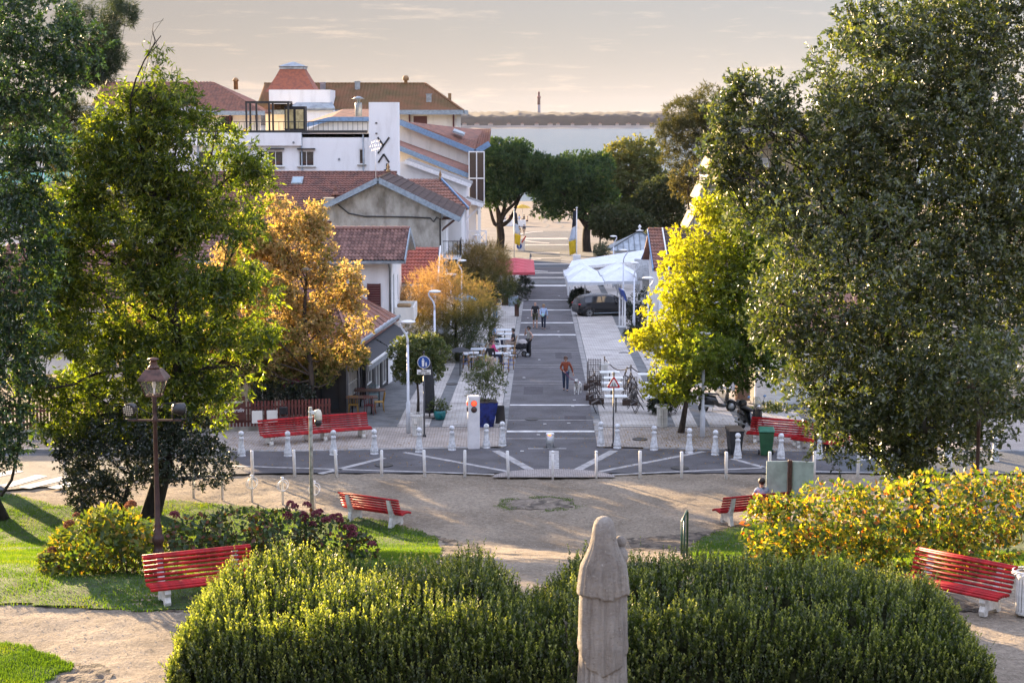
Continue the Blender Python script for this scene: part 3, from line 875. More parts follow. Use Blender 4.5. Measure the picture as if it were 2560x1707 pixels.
# --- white house above it, roof of separate tiles
b = Bld('white_house', 'white house with curved brown roof tiles and dark shutters above the cafe', 'house', (-10, 88, -.35))
wall(b, 'front_wall', M_whitewall, (-15.5, 85.0), UX, 9.53, -.35, 5.65, [(6.7, 8.0, 2.95, 4.35), (1.2, 2.5, 2.95, 4.35)])
window(b, (-15.5, 85.0), UX, 6.7, 8.0, 2.95, 4.35, M_shutter, cols=2); window(b, (-15.5, 85.0), UX, 1.2, 2.5, 2.95, 4.35, M_shutter)
for x in (-9.45, -6.85): 
    mb = MB()
    for k in range(12): mb.box((x, 84.95, 2.95 + .058 + k * .117), (.62, .04, .10))
    mb.box((x - .31, 84.94, 3.65), (.05, .05, 1.42)); mb.box((x + .31, 84.94, 3.65), (.05, .05, 1.42))
    b.add('shutter', mb, M_shutter)
wall(b, 'side_wall', M_whitewall, (-5.97, 85.0), UY, 7.5, -.35, 5.65, [(.9, 1.9, 2.6, 4.7), (4, 5, 3, 4.4)], top=[(0, 5.65), (7.5, 5.65), (3.75, 6.65)])
window(b, (-5.97, 85.0), UY, .9, 1.9, 2.6, 4.7, mat('grey_door_paint', (.33, .35, .36), .6), name='door', cols=1); window(b, (-5.97, 85.0), UY, 4, 5, 3, 4.4, M_frame_white)
E0 = Vector((-15.9, 84.35, 5.52)); E1 = Vector((-5.30, 84.35, 5.52)); K0 = Vector((-15.9, 88.75, 6.75)); K1 = Vector((-5.30, 88.75, 6.75))
rf = b.add('roof', join(slab([E0, E1, K1, K0], .1), slab([K0, K1, (-5.3, 93.1, 5.5), (-15.9, 93.1, 5.5)], .1)), M_bluegrey)
nu, nv = 56, 10
cols_ind = 30
tu = (E1 - E0) / nu; tv = (K0 - E0) / nv
mb = MB()
seg = 5
for v_, lift in ((0, .055), (1.12, .012)):
    for i in range(seg + 1):
        t = i / seg
        hh = .065 * math.sin(math.pi * min(1, t / .72)) if t < .72 else -.0
        mb.v.append(tuple(tu * (t * 1.04) + tv * v_ + Vector((0, -.33, .94)) * (lift + hh)))
for i in range(seg): mb.f.append((i, i + 1, seg + 2 + i, seg + 1 + i)); mb.sm.append(True)
k = len(mb.v)
mb.v += [tuple(Vector(p) - Vector((0, -.33, .94)) * .022) for p in mb.v[:seg + 1]]
for i in range(seg): mb.f.append((i, k + i, k + i + 1, i + 1)); mb.sm.append(False)
tile_mats = [mat('pinkish_roof_tile', (0.31, 0.17, 0.135), 0.75, 0.2, 6, 0.2, 40, color2=(.20, .105, .085)), mat('brown_roof_tile', (0.24, 0.125, 0.10), 0.75, 0.2, 6, 0.2, 40, color2=(.15, .08, .065)), mat('dark_roof_tile', (0.17, 0.09, 0.075), 0.8, 0.2, 6, 0.2, 40)]
tmes = [mb.mesh('roof_tile', m_) for m_ in tile_mats]
for j in range(nv):
    for i in range(nu - cols_ind, nu):
        p = E0 + tu * i + tv * j
        o = link('roof_tile', random.choice(tmes), rf, p - b.o + Vector((0, random.uniform(-.012, .012), random.uniform(0, .008))))
        o.rotation_euler = (random.uniform(-.012, .012), 0, random.uniform(-.012, .012))
tile_field(b, 'other_roof_tiles', tile_mats[1], E0 + Vector((0, 0, .02)), E0 + tu * (nu - cols_ind) + Vector((0, 0, .02)), K0 + Vector((0, 0, .02)), nu - cols_ind, nv, parent=rf, h=.06)
ridge_caps(b, K0 + Vector((0, 0, .1)), K1 + Vector((0, 0, .1)), 28, tile_mats[0], rf, .12)
b.add('bargeboard', join(bar((-5.26, 84.25, 5.5), (-5.26, 88.75, 6.77), .05, .26), bar((-5.26, 88.75, 6.77), (-5.26, 93.2, 5.5), .05, .26)), M_bluegrey, rf)
b.add('gutter', bar((-15.9, 84.28, 5.46), (-5.3, 84.28, 5.46), .14, .12), M_zinc, rf)
mb = MB(); mb.tube([(-6.1, 84.6, 5.4), (-6.05, 84.93, 5.1), (-6.05, 84.93, 2.7)], .05, 6); b.add('drainpipe', mb, M_grille)
# balcony at the street side
mb = MB(); mb.box((-5.45, 87.6, 2.35), (1.0, 3.2, .14)); mb.box((-4.98, 87.6, 2.72), (.08, 3.2, .65)); mb.box((-5.45, 86.05, 2.72), (.9, .08, .65)); mb.box((-5.45, 89.15, 2.72), (.9, .08, .65))
bal = b.add('balcony', mb, M_cream)
mb = MB(); mb.box((-5.45, 86.5, 3.1), (.7, .5, .2), bev=.06); b.add('cushion', mb, mat('tan_cushion', (.35, .23, .12), .9), bal)

# --- small red-roofed house further down
b = Bld('small_house', 'small low house with bright red tiled roof next to the white house', 'house', (-7, 102, -.8))
wall(b, 'front_wall', M_cream, (-9.5, 100), UX, 4.75, -.8, 3.0, [(3.1, 4.1, .6, 1.9)]); window(b, (-9.5, 100), UX, 3.1, 4.1, .6, 1.9, M_frame_white)
wall(b, 'side_wall', M_whitewall, (-4.75, 100), UY, 6.5, -.8, 3.0, [(1, 2.2, 0, 2.2), (3.5, 5, 0, 2.2)], top=[(0, 3), (6.5, 3), (3.2, 4.6)])
window(b, (-4.75, 100), UY, 1, 2.2, 0, 2.2, M_frame_white); window(b, (-4.75, 100), UY, 3.5, 5, 0, 2.2, M_frame_white)
rf = b.add('roof', join(slab([(-9.6, 99.5, 2.92), (-4.35, 99.5, 2.92), (-4.35, 103.2, 4.75), (-9.6, 103.2, 4.75)], .1), slab([(-9.6, 103.2, 4.75), (-4.35, 103.2, 4.75), (-4.35, 107, 2.9), (-9.6, 107, 2.9)], .1)), M_bluegrey)
tile_field(b, 'roof_tiles', mat('bright_red_tile', (.33, .085, .05), .75, .2, 3, .2, 30, color2=(.22, .06, .04)), (-9.6, 99.5, 2.95), (-4.4, 99.5, 2.95), (-9.6, 103.2, 4.78), 26, 11, parent=rf)
b.add('bargeboard', bar((-4.3, 99.4, 2.92), (-4.3, 103.2, 4.8), .06, .24), M_white, rf)

# --- grey cement gable house with a long wing behind
b = Bld('gable_house', 'grey cement gable house with dark tiled roof and black balcony', 'house', (-8, 118, -1.2))
GY = 112.0
gx0, gx1, gp_, gzl, gzr = -11.75, -4.6, (-8.65, 8.3), 6.75, 6.35
mb = MB(); mb.quad((gx0, GY, -1.2), (gx1, GY, -1.2), (gx1, GY, gzr), (gp_[0], GY, gp_[1]), (gx0, GY, gzl)); b.add('gable_wall', mb, M_cement)
wall(b, 'side_wall', M_whitewall, (gx1, GY), UY, 12, -1.2, 6.3, [(1.2, 2.2, 3.5, 5.6), (3.6, 4.6, 3.5, 5.6), (6, 7, 3.5, 5.6), (1, 4, -1, 1.6), (5, 9, -1, 1.6)])
for a0, a1 in ((1.2, 2.2), (3.6, 4.6), (6, 7)): window(b, (gx1, GY), UY, a0, a1, 3.5, 5.6, M_frame_white)
for a0, a1 in ((1, 4), (5, 9)): window(b, (gx1, GY), UY, a0, a1, -1, 1.6, M_black)
pk = Vector((gp_[0], GY - .5, 8.55)); re = Vector((-3.35, GY - .5, 6.0)); le = Vector((-12.15, GY - .5, 6.85))
bk = Vector((0, 12.8, 0))
rf = b.add('roof', join(slab([re, re + bk, pk + bk, pk], .12), slab([le, pk, pk + bk, le + bk], .12)), M_bluegrey)
tile_field(b, 'roof_tiles', M_tile_black, re + bk + Vector((0, 0, .03)), re + Vector((0, 0, .03)), pk + bk + Vector((0, 0, .03)), 44, 13, parent=rf)
tile_field(b, 'roof_tiles', M_tile_black, le + Vector((0, 0, .03)), le + bk + Vector((0, 0, .03)), pk + Vector((0, 0, .03)), 44, 9, parent=rf)
b.add('bargeboard', join(bar(re + Vector((0, -.06, -.05)), pk + Vector((0, -.06, -.03)), .07, .34), bar(pk + Vector((0, -.06, -.03)), le + Vector((0, -.06, -.05)), .07, .34)), M_bluegrey, rf)
ridge_caps(b, pk + Vector((0, 0, .06)), pk + bk + Vector((0, 0, .06)), 26, M_tile_black, rf, .1)
mb = MB(); mb.box((-11.95, 112.3, 6.6), (.7, .7, 1.5)); b.add('chimney', mb, M_cement)
mb = MB(); mb.tube([(-11.3, GY - .06, 6.9), (-10.6, GY - .07, 6.35), (-9.6, GY - .07, 6.15), (-7, GY - .07, 6.12), (-5.3, GY - .07, 6.05), (-5.1, GY - .07, 5.8), (-4.9, GY - .07, 6.1), (-4.68, GY - .07, 6.0), (-4.66, GY - .07, 3)], .045, 5); b.add('cable', mb, M_black)
# balcony over the street
mb = MB(); mb.box((-4.0, 115.2, 3.3), (1.2, 3.6, .14)); bal = b.add('balcony', mb, M_white)
mb = MB()
for i in range(14): mb.box((-3.45, 113.5 + i * .27, 3.9), (.03, .03, 1.05))
for i in range(4): mb.box((-4.5 + i * .3, 113.42, 3.9), (.03, .03, 1.05))
mb.box((-3.45, 115.2, 4.43), (.05, 3.7, .05)); mb.box((-4.0, 113.42, 4.43), (1.15, .05, .05)); b.add('railing', mb, M_black, bal)
# eave brackets
for y in (112.2, 113.2, 114.4): b.add('bracket', join(bar((-4.58, y, 5.2), (-3.6, y, 6.0), .09, .09), bar((-4.58, y, 5.95), (-3.6, y, 5.98), .08, .08)), M_brown)
# wing behind
b2 = Bld('long_house', 'long house with brown tiled roof, skylight and red vent pipe behind orange tree', 'house', (-16, 120, -1.3))
wall(b2, 'front_wall', M_cement, (-24, 116), UX, 12.2, -1.3, 5.5, [(2, 3.2, 2.6, 4.2), (6, 7.2, 2.6, 4.2)])
window(b2, (-24, 116), UX, 2, 3.2, 2.6, 4.2, M_frame_white); window(b2, (-24, 116), UX, 6, 7.2, 2.6, 4.2, M_frame_white)
q0, q1, q2, q3 = Vector((-24.5, 115.4, 5.35)), Vector((-8.2, 115.4, 5.35)), Vector((-8.2, 122.3, 8.62)), Vector((-24.5, 122.3, 8.62))
rf = b2.add('roof', join(slab([q0, q1, q2, q3], .12), slab([q3, q2, (-8.2, 129, 5.3), (-24.5, 129, 5.3)], .12)), M_tile_dark)
tile_field(b2, 'roof_tiles', M_tile_dark, q0 + Vector((0, 0, .03)), q1 + Vector((0, 0, .03)), q3 + Vector((0, 0, .03)), 66, 22, parent=rf)
ridge_caps(b2, q3 + Vector((0, 0, .06)), q2 + Vector((0, 0, .06)), 30, M_tile_dark, rf, .11)
c = q0 + (q1 - q0) * .58 + (q3 - q0) * .82
mb = MB(); mb.box((0, 0, .1), (.78, 1.0, .16)); mb.xf(Matrix.Translation(c) @ Euler((math.atan2(3.27, 6.9), 0, 0)).to_matrix().to_4x4()); sk = b2.add('skylight', mb, M_zinc, rf)
mb = MB(); mb.box((0, 0, .19), (.62, .84, .02)); mb.xf(Matrix.Translation(c) @ Euler((math.atan2(3.27, 6.9), 0, 0)).to_matrix().to_4x4()); b2.add('pane', mb, glassmat('sky_glass', (.25, .34, .38), .1), sk)
c = q0 + (q1 - q0) * .755 + (q3 - q0) * .55
mb = MB(); mb.tube([c, c + Vector((0, 0, .85))], .09, 8); mb.lathe([(.34, 0), (.2, .16), (.1, .3)], 10, c + Vector((0, 0, .05))); b2.add('vent_pipe', mb, M_tile, rf)
c = q2 + Vector((-.55, 0, .1))
mb = MB(); mb.lathe([(.16, 0), (.13, .1), (.05, .2), (.12, .32), (.07, .45), (.02, .62)], 8, c); b2.add('finial', mb, mat('ochre_terracotta', (.28, .17, .08), .8), rf)
# TV aerial
an = thing('tv_aerial', 'thin white television aerial on a mast above the grey gable', 'aerial', (-8.95, 113.5, 8.4))
mb = MB(); mb.tube([(0, 0, 0), (0, 0, 2.5)], .03, 6); mb.obj('mast', M_white, an)
for k, (dz, L_) in enumerate(((2.45, .5), (2.2, .7), (1.95, .5))):
    mb = MB(); mb.tube([(-L_ / 2, 0, dz), (L_ / 2, 0, dz + .12)], .018, 5)
    for i in range(6): mb.tube([(-L_ / 2 + L_ * i / 5, -.1, dz - .1 + .02 * i), (-L_ / 2 + L_ * i / 5, .1, dz + .12 + .02 * i)], .01, 4)
    mb.obj('element', M_white, an)

# --- hipped tile roof with finial, beyond the gable house
b = Bld('hip_house', 'narrow white house with hipped red tile roof and finial beyond the gable house', 'house', (-5.3, 129, -1.5))
wall(b, 'front_wall', M_whitewall, (-8, 126), UX, 4.3, -1.5, 6.0); wall(b, 'side_wall', M_whitewall, (-3.7, 126), UY, 8, -1.5, 6.0, [(1, 2, 2.5, 4.6), (4, 5, 2.5, 4.6)])
window(b, (-3.7, 126), UY, 1, 2, 2.5, 4.6, M_frame_white); window(b, (-3.7, 126), UY, 4, 5, 2.5, 4.6, M_frame_white)
pt = Vector((-5.4, 130, 7.9)); pt0 = Vector((-8.3, 130, 7.9))
cs = [Vector((-8.4, 125.5, 5.95)), Vector((-3.2, 125.5, 5.95)), Vector((-3.2, 134.5, 5.95)), Vector((-8.4, 134.5, 5.95))]
rf = b.add('roof', join(slab([cs[0], cs[1], pt, pt0], .1), slab([cs[1], cs[2], pt], .1), slab([cs[2], cs[3], pt0, pt], .1)), M_tile)
tile_field(b, 'roof_tiles', M_tile, cs[0] + Vector((0, 0, .03)), cs[1] + Vector((0, 0, .03)), cs[0] + (pt - cs[1]) * Vector((0, 1, 1)) + Vector((0, 0, .03)), 22, 10, clip=lambda p: p.x < -3.2 - (p.y - 125.5) * .49, parent=rf)
mb = MB(); mb.lathe([(.16, 0), (.13, .1), (.05, .2), (.12, .35), (.07, .5), (.02, .7)], 8, pt); b.add('finial', mb, MATS['ochre_terracotta'], rf)
b.add('bargeboard', bar(cs[1] + Vector((.05, -.05, 0)), pt + Vector((.05, 0, .05)), .1, .2), M_blue, rf)

# --- white annexe with grey sheet lean-to roofs
b = Bld('annexe', 'white annexe with two stepped grey sheet roofs below the blue-trimmed hotel', 'building', (-6, 142, -1.9))
mb = MB(); mb.quad((-9.2, 139, -1.9), (-3.7, 139, -1.9), (-3.7, 139, 7.3), (-8.4, 139, 9.0), (-9.2, 139, 9.0)); b.add('front_wall', mb, M_whitewall)
wall(b, 'side_wall', M_whitewall, (-3.7, 139), UY, 8, -1.9, 7.2, [(1, 2.4, 1.5, 4), (4, 5.4, 1.5, 4)])
window(b, (-3.7, 139), UY, 1, 2.4, 1.5, 4, M_frame_white); window(b, (-3.7, 139), UY, 4, 5.4, 1.5, 4, M_frame_white)
b.add('roof', slab([(-8.6, 138.4, 9.15), (-3.3, 138.4, 7.2), (-3.3, 146, 7.2), (-8.6, 146, 9.15)], .14), mat('grey_corrugated', (.26, .25, .235), .8, .2, 8, .5, 20, stretch=(12, .3, 1)))
b.add('bargeboard', bar((-8.6, 138.32, 9.05), (-3.3, 138.32, 7.1), .06, .3), M_white)
mb = MB(); mb.box((-2.95, 139.5, 5.6), (.1, 3.5, .1)); b.add('lower_roof', slab([(-4.4, 137.5, 6.35), (-2.3, 137.5, 5.65), (-2.3, 142, 5.65), (-4.4, 142, 6.35)], .12), MATS['grey_corrugated'])
b.add('bargeboard', bar((-4.4, 137.42, 6.25), (-2.3, 137.42, 5.55), .06, .28), M_white)
b.add('bracket', join(bar((-3.68, 138, 4.4), (-2.5, 138, 5.5), .1, .1), bar((-3.68, 140, 4.4), (-2.5, 140, 5.5), .1, .1)), M_white)
# lattice balcony
mb = MB()
for z in (2.6, 3.6): mb.box((-2.75, 136.5, z), (1.5, .06, .09))
for x in (-3.45, -2.75, -2.05): mb.box((x, 136.5, 3.1), (.08, .08, 1.1))
for x in (-3.1, -2.4):
    mb2 = join(bar((x - .33, 136.5, 2.65), (x + .33, 136.5, 3.55), .05, .06), bar((x - .33, 136.5, 3.55), (x + .33, 136.5, 2.65), .05, .06)); mb._add(mb2.v, mb2.f)
mb.box((-2.75, 137.5, 2.5), (1.6, 2.1, .12)); b.add('lattice_balcony', mb, M_white)

# --- white block with tall sign pylon and roof terrace
b = Bld('white_hotel', 'white flat-roofed hotel with roof terrace and pylon carrying black letters', 'hotel', (-18, 138, -1.8))
W0 = -29.0
hs = [(9.93, 11.13, 8.75, 9.95), (12.35, 13.55, 8.75, 9.95), (17.05, 17.5, 8.9, 10.1), (4.5, 5.7, 8.75, 9.95), (9.93, 11.13, 5.2, 6.6), (12.35, 13.55, 5.2, 6.6)]
wall(b, 'front_wall', M_whitewall, (W0, 135), UX, 18.0, -1.8, 11.3, hs)
for h in hs: window(b, (W0, 135), UX, *h, M_frame_white, cols=2 if h[1] - h[0] > .8 else 1)
for h in hs[:2]: b.add('window_canopy', slab([(W0 + h[0] - .1, 134.75, 10.15), (W0 + h[1] + .1, 134.75, 10.15), (W0 + h[1] + .1, 135, 10.15), (W0 + h[0] - .1, 135, 10.15)], .1), M_black)
mb = MB(); mb.box((-22.2, 134.85, 10.85), (11.6, .3, 1.0)); b.add('parapet_band', mb, M_whitewall)
wall(b, 'side_wall', M_whitewall, (-11.0, 135), UY, 9, -1.8, 11.3)
b.add('roof_terrace', slab([(W0, 135, 11.28), (-11, 135, 11.28), (-11, 146, 11.28), (W0, 146, 11.28)], .3), mat('terrace_floor', (.3, .28, .25), .9))
mb = MB(); mb.box((-10.0, 135.9, 5.95), (2.25, 2.2, 15.5)); py = b.add('pylon', mb, M_whitewall)
def letter(strokes):
    q = [bar((x0, 134.76, z0), (x1, 134.76, z1), .05, .13) for (x0, z0, x1, z1) in strokes]
    b.add('letter', join(*q), M_black, py)
letter([(-10.45, 11.0, -10.0, 10.35), (-9.55, 11.0, -10.45, 9.75)])
letter([(-10.42, 9.05, -10.0, 9.7), (-10.0, 9.7, -9.58, 9.05)])
letter([(-9.75, 8.98, -9.75, 7.9), (-9.98, 8.45, -9.48, 8.45)])
for z in (12.1, 11.3):
    mb = MB(); mb.box((-10.55, 134.77, z), (.16, .04, .1)); b.add('vent', mb, M_black, py)
for x in (-11.6, -16.4, -24.5):
    mb = MB(); mb.tube([(x, 134.92, 11.2), (x, 134.92, 2)], .06, 6); b.add('drainpipe', mb, M_zinc)
for h in hs:
    mb = MB(); mb.box((W0 + (h[0] + h[1]) / 2, 134.93, h[2] - .05), (h[1] - h[0] + .25, .2, .08)); b.add('window_sill', mb, M_cement)
for (x, z) in ((-20.2, 10.6), (-17.0, 10.6), (-13.5, 9.3)):
    mb = MB(); mb.lathe([(.09, -.02), (.09, .03)], 10, (0, 0, 0)); mb.xf(Matrix.Translation((x, 134.68 if z > 10 else 134.97, z)) @ Matrix.Rotation(math.pi / 2, 4, 'X')); b.add('wall_vent', mb, M_grille)
mb = MB()
for i in range(46): mb.box((W0 + .4 + i * .385, 135.35, 11.75), (.03, .03, .85))
mb.box((-20.1, 135.35, 12.2), (17.6, .05, .05)); mb.box((-20.1, 135.35, 11.42), (17.6, .12, .22)); b.add('terrace_railing', mb, M_black)
mb = MB()
for x in (-20.9, -20.1, -19.1, -17.6):
    mb.box((x, 136.5, 12.5), (.14, .14, 2.5))
    if x != -20.1: mb.box((x, 138.6, 12.5), (.14, .14, 2.5))
mb.box((-19.25, 136.5, 13.72), (3.4, .16, .16)); mb.box((-19.25, 138.6, 13.72), (3.4, .16, .16)); mb.box((-20.9, 137.5, 13.72), (.16, 2, .16)); mb.box((-17.6, 137.5, 13.72), (.16, 2, .16)); b.add('pergola', mb, M_black)
mb = MB(); mb.box((-17.2, 138, 12.35), (1.6, 1.5, 2.1)); lf = b.add('stair_housing', mb, M_dark)
for x in (-17.6, -16.8):
    mb = MB(); mb.box((x, 137.23, 12.4), (.6, .03, 1.5)); b.add('pane', mb, mat('amber_pane', (.45, .37, .18), .2, .15), lf)
mb = MB(); mb.lathe([(.28, 0), (.28, 1.0), (.24, 1.1)], 10, (-12.2, 138, 12.6)); mb.lathe([(.12, 1.1), (.12, 1.35), (.5, 1.4), (.1, 1.6)], 10, (-12.2, 138, 12.6)); b.add('flue', mb, M_zinc)

rr_ = [Vector((-19.0, 145, 11.55)), Vector((-15.2, 145, 12.5)), Vector((-11.6, 145, 12.5)), Vector((-11.6, 150, 13.25)), Vector((-14.6, 150, 13.25))]
rf = b.add('rear_roof', slab(rr_, .15), M_tile)
b.add('rear_fascia', join(bar(rr_[0] + Vector((0, -.06, -.1)), rr_[1] + Vector((0, -.06, -.1)), .06, .36), bar(rr_[1] + Vector((0, -.06, -.1)), rr_[2] + Vector((0, -.06, -.1)), .06, .36)), M_blue, rf)
mb = MB(); mb.quad((-18.5, 145.3, 10.9), (-11.6, 145.3, 10.9), (-11.6, 145.3, 12.4), (-15.2, 145.3, 12.4)); b.add('rear_wall', mb, M_cream)

# --- hotel with blue fascias and glazed corner bay
b = Bld('blue_trim_hotel', 'cream hotel with sloping blue fascias, red tiles and glazed corner bay', 'hotel', (-6.5, 156, -2.2))
mb = MB(); mb.quad((-10.4, 150, -2.2), (-3.1, 150, -2.2), (-3.1, 150, 7.2), (-10.4, 150, 10.1)); b.add('lower_wall', mb, M_cream)
b.add('lower_roof', slab([(-10.4, 149.4, 10.3), (-3.0, 149.4, 7.35), (-3.0, 156, 7.9), (-10.4, 156, 10.6)], .16), M_tile)
b.add('lower_fascia', bar((-10.4, 149.34, 10.18), (-2.95, 149.34, 7.2), .06, .42), M_blue)
mb = MB(); mb.quad((-10.6, 156, 6), (-3.0, 156, 6), (-3.0, 156, 9.45), (-10.6, 156, 12.3)); b.add('upper_wall', mb, M_cream)
up = [Vector((-10.6, 155.3, 12.45)), Vector((-3.3, 155.3, 9.55)), Vector((-2.0, 155.3, 10.35)), Vector((-2.0, 166, 11.4)), Vector((-8.3, 166, 11.4))]
rf = b.add('upper_roof', slab(up, .15), M_tile)
b.add('upper_fascia', join(bar(up[0] + Vector((0, -.06, -.12)), up[1] + Vector((0, -.06, -.12)), .06, .5), bar(up[1] + Vector((0, -.06, -.12)), up[2] + Vector((0, -.06, -.12)), .06, .5)), M_blue, rf)
tile_field(b, 'roof_tiles', M_tile, (-10.4, 155.45, 12.42), (-3.3, 155.45, 9.58), (-8.3, 166, 11.45), 30, 16, parent=rf, p11=(-3.0, 166, 11.45))
tile_field(b, 'roof_tiles', M_tile, (-3.3, 155.45, 9.58), (-2.03, 155.45, 10.36), (-3.0, 166, 11.45), 5, 16, parent=rf, p11=(-2.03, 166, 11.45))
c = Vector((-4.9, 158.5, 11.05))
mb = MB(); mb.box((0, 0, .14), (1.1, 1.4, .16)); mb.xf(Matrix.Translation(c) @ Euler((.15, .35, 0)).to_matrix().to_4x4()); sk = b.add('skylight', mb, M_zinc, rf)
mb = MB(); mb.box((0, 0, .235), (.85, 1.1, .02)); mb.xf(Matrix.Translation(c) @ Euler((.15, .35, 0)).to_matrix().to_4x4()); b.add('pane', mb, MATS['sky_glass'], sk)
wall(b, 'side_wall', M_cream, (-3.0, 150.0), UY, 16, -2.2, 9.4, [(3, 5, 4, 6), (8, 10, 4, 6), (3, 5, 0, 2), (8, 10, 0, 2)])
for a0, z0 in ((3, 4), (8, 4), (3, 0), (8, 0)): window(b, (-3.0, 150), UY, a0, a0 + 2, z0, z0 + 2, M_frame_white)
mb = MB(); mb.box((-3.05, 150.6, 7.35), (1.3, 3.2, 4.5)); bay = b.add('corner_bay', mb, M_dark)
for x in (-3.38, -2.72):
    for z in (6.2, 8.5):
        mb = MB(); mb.box((x, 148.98, z), (.60, .03, 2.15)); b.add('pane', mb, glassmat('brown_glass', (.05, .035, .03), .12) if 'brown_glass' not in MATS else MATS['brown_glass'], bay)
for y in (149.6, 151.2):
    for z in (6.2, 8.5):
        mb = MB(); mb.box((-2.385, y, z), (.03, 1.4, 2.15)); b.add('pane', mb, MATS['brown_glass'], bay)
mb = MB()
for x in (-3.7, -3.05, -2.4): mb.box((x, 148.95, 7.35), (.09, .1, 4.6))
for z in (5.1, 7.33, 9.6): mb.box((-3.05, 148.95, z), (1.38, .09, .1))
b.add('bay_frame', mb, M_frame_white, bay)

# --- grand hotel with long mossy roof and turret
b = Bld('grand_hotel', 'large old hotel with long mossy tiled roof and square turret on skyline', 'hotel', (-20, 194, -3.4))
wall(b, 'front_wall', M_cream, (-27, 190), UX, 21, -3.4, 13.3, [(12.2, 13.9, 11.6, 12.9), (16.2, 17.7, 10.4, 12.7), (9, 10.5, 10.4, 12.7)])
for h in ((12.2, 13.9, 11.6, 12.9), (16.2, 17.7, 10.4, 12.7), (9, 10.5, 10.4, 12.7)): window(b, (-27, 190), UX, *h, M_shutter, gm=M_shutter, cols=2, inset=.06)
wall(b, 'end_wall', M_cream, (-6, 190), UY, 13, -3.4, 13.3, [(3, 4.5, 9, 12)]); window(b, (-6, 190), UY, 3, 4.5, 9, 12, M_shutter)
c0, c1, c2, c3 = Vector((-28, 188.9, 13.2)), Vector((-5.3, 188.9, 13.2)), Vector((-5.3, 204, 13.2)), Vector((-28, 204, 13.2))
k0, k1 = Vector((-28, 196.5, 16.25)), Vector((-9.8, 196.5, 16.25))
rf = b.add('roof', join(slab([c0, c1, k1, k0], .15), slab([c1, c2, k1], .15), slab([c2, c3, k0, k1], .15)), M_tile_moss)
tile_field(b, 'roof_tiles', M_tile_moss, c0 + Vector((0, 0, .03)), c1 + Vector((0, 0, .03)), k0 + Vector((0, 0, .03)), 62, 24, clip=lambda p: p.x < -5.4 - (p.y - 188.9) * .59, parent=rf, h=.06)
ridge_caps(b, k0 + Vector((0, 0, .08)), k1 + Vector((0, 0, .08)), 40, M_tile_moss, rf, .14)
ridge_caps(b, c1 + Vector((0, 0, .08)), k1 + Vector((0, 0, .08)), 20, M_tile_moss, rf, .14)
b.add('eave_board', bar(c0 + Vector((0, -.1, -.1)), c1 + Vector((0, -.1, -.1)), .12, .5), M_bluegrey, rf)
b.add('eave_board', bar(c1 + Vector((.1, 0, -.1)), c2 + Vector((.1, 0, -.1)), .12, .5), M_bluegrey, rf)
for (u_, v_) in ((.30, .78), (.47, .82), (.83, .35)):
    c = c0 + (c1 - c0) * u_ + (k0 - c0) * v_
    mb = MB(); mb.box((0, -.1, .35), (.55, .6, .9)); mb.box((0, -.1, .83), (.7, .75, .08)); mb.xf(Matrix.Translation(c)); b.add('roof_vent', mb, M_zinc, rf)
mb = MB(); mb.lathe([(.2, -.4), (.2, .25), (.36, .35), (.36, .6), (.25, .8), (.08, .85)], 10, (-12.0, 196.5, 16.4)); b.add('chimney', mb, MATS['ochre_terracotta'], rf)
mb = MB(); mb.box((-6.9, 192.5, 14.5), (.35, .35, 1.4)); b.add('chimney', mb, MATS['ochre_terracotta'], rf)
for x in (-24.5, -16, -11.2, -6.4): b.add('bracket', join(bar((x, 189.95, 11.6), (x, 189.1, 12.9), .16, .16), bar((x, 189.93, 11.4), (x, 189.93, 13.1), .16, .14)), M_shutter)
# turret
mb = MB(); mb.box((-22.9, 190, 14.75), (6.6, 5.4, 1.5)); tb = b.add('turret_base', mb, M_whitewall)
b.add('turret_skirt', slab([(-24.0, 186.2, 13.55), (-19.0, 186.2, 13.55), (-19.4, 187.4, 14.2), (-23.2, 187.4, 14.2)], .2), M_zinc, tb)
mb = MB(); mb.box((-21.5, 187.8, 11.8), (4.6, 2.6, 3.0)); b.add('turret_wall', mb, M_whitewall, tb)
def sq(cx, cy, h, z): return [(cx - h, cy - h, z), (cx + h, cy - h, z), (cx + h, cy + h, z), (cx - h, cy + h, z)]
mb = MB(); mb.loft([sq(-23.9, 190.3, 2.75, 15.3), sq(-23.9, 190.3, 2.45, 15.7), sq(-23.9, 190.3, 1.75, 16.9), sq(-23.9, 190.3, 1.3, 17.75)], smooth=False); tr = b.add('turret_roof', mb, mat('plain_red_tile', (.30, .095, .05), .8, .2, 3, .35, 25, color2=(.2, .07, .045)), tb)
mb = MB(); mb.loft([sq(-23.9, 190.3, 1.35, 17.75), sq(-23.9, 190.3, 1.35, 17.95), sq(-23.9, 190.3, 1.5, 18.05), sq(-23.9, 190.3, .15, 18.55)], smooth=False); b.add('turret_cap', mb, M_zinc, tb)
# projecting left wing
wall(b, 'wing_wall', M_cream, (-44, 185), UX, 17.2, -3.4, 13.1, [(4, 5.2, 11, 12.7), (9, 10.2, 11, 12.7), (13, 14.2, 11, 12.7)])
for a0 in (4, 9, 13): window(b, (-44, 185), UX, a0, a0 + 1.2, 11, 12.7, M_shutter)
w0, w1, w2, w3 = Vector((-45, 184, 13.1)), Vector((-26.2, 184, 13.1)), Vector((-26.2, 198, 13.1)), Vector((-45, 198, 13.1))
v0, v1 = Vector((-45, 191.5, 16.4)), Vector((-32.8, 191.5, 16.4))
rf2 = b.add('wing_roof', join(slab([w0, w1, v1, v0], .15), slab([w1, w2, v1], .15)), M_tile)
tile_field(b, 'roof_tiles', M_tile, w0 + Vector((0, 0, .03)), w1 + Vector((0, 0, .03)), v0 + Vector((0, 0, .03)), 52, 24, clip=lambda p: p.x < -26.3 - (p.y - 184) * .87, parent=rf2, h=.06)
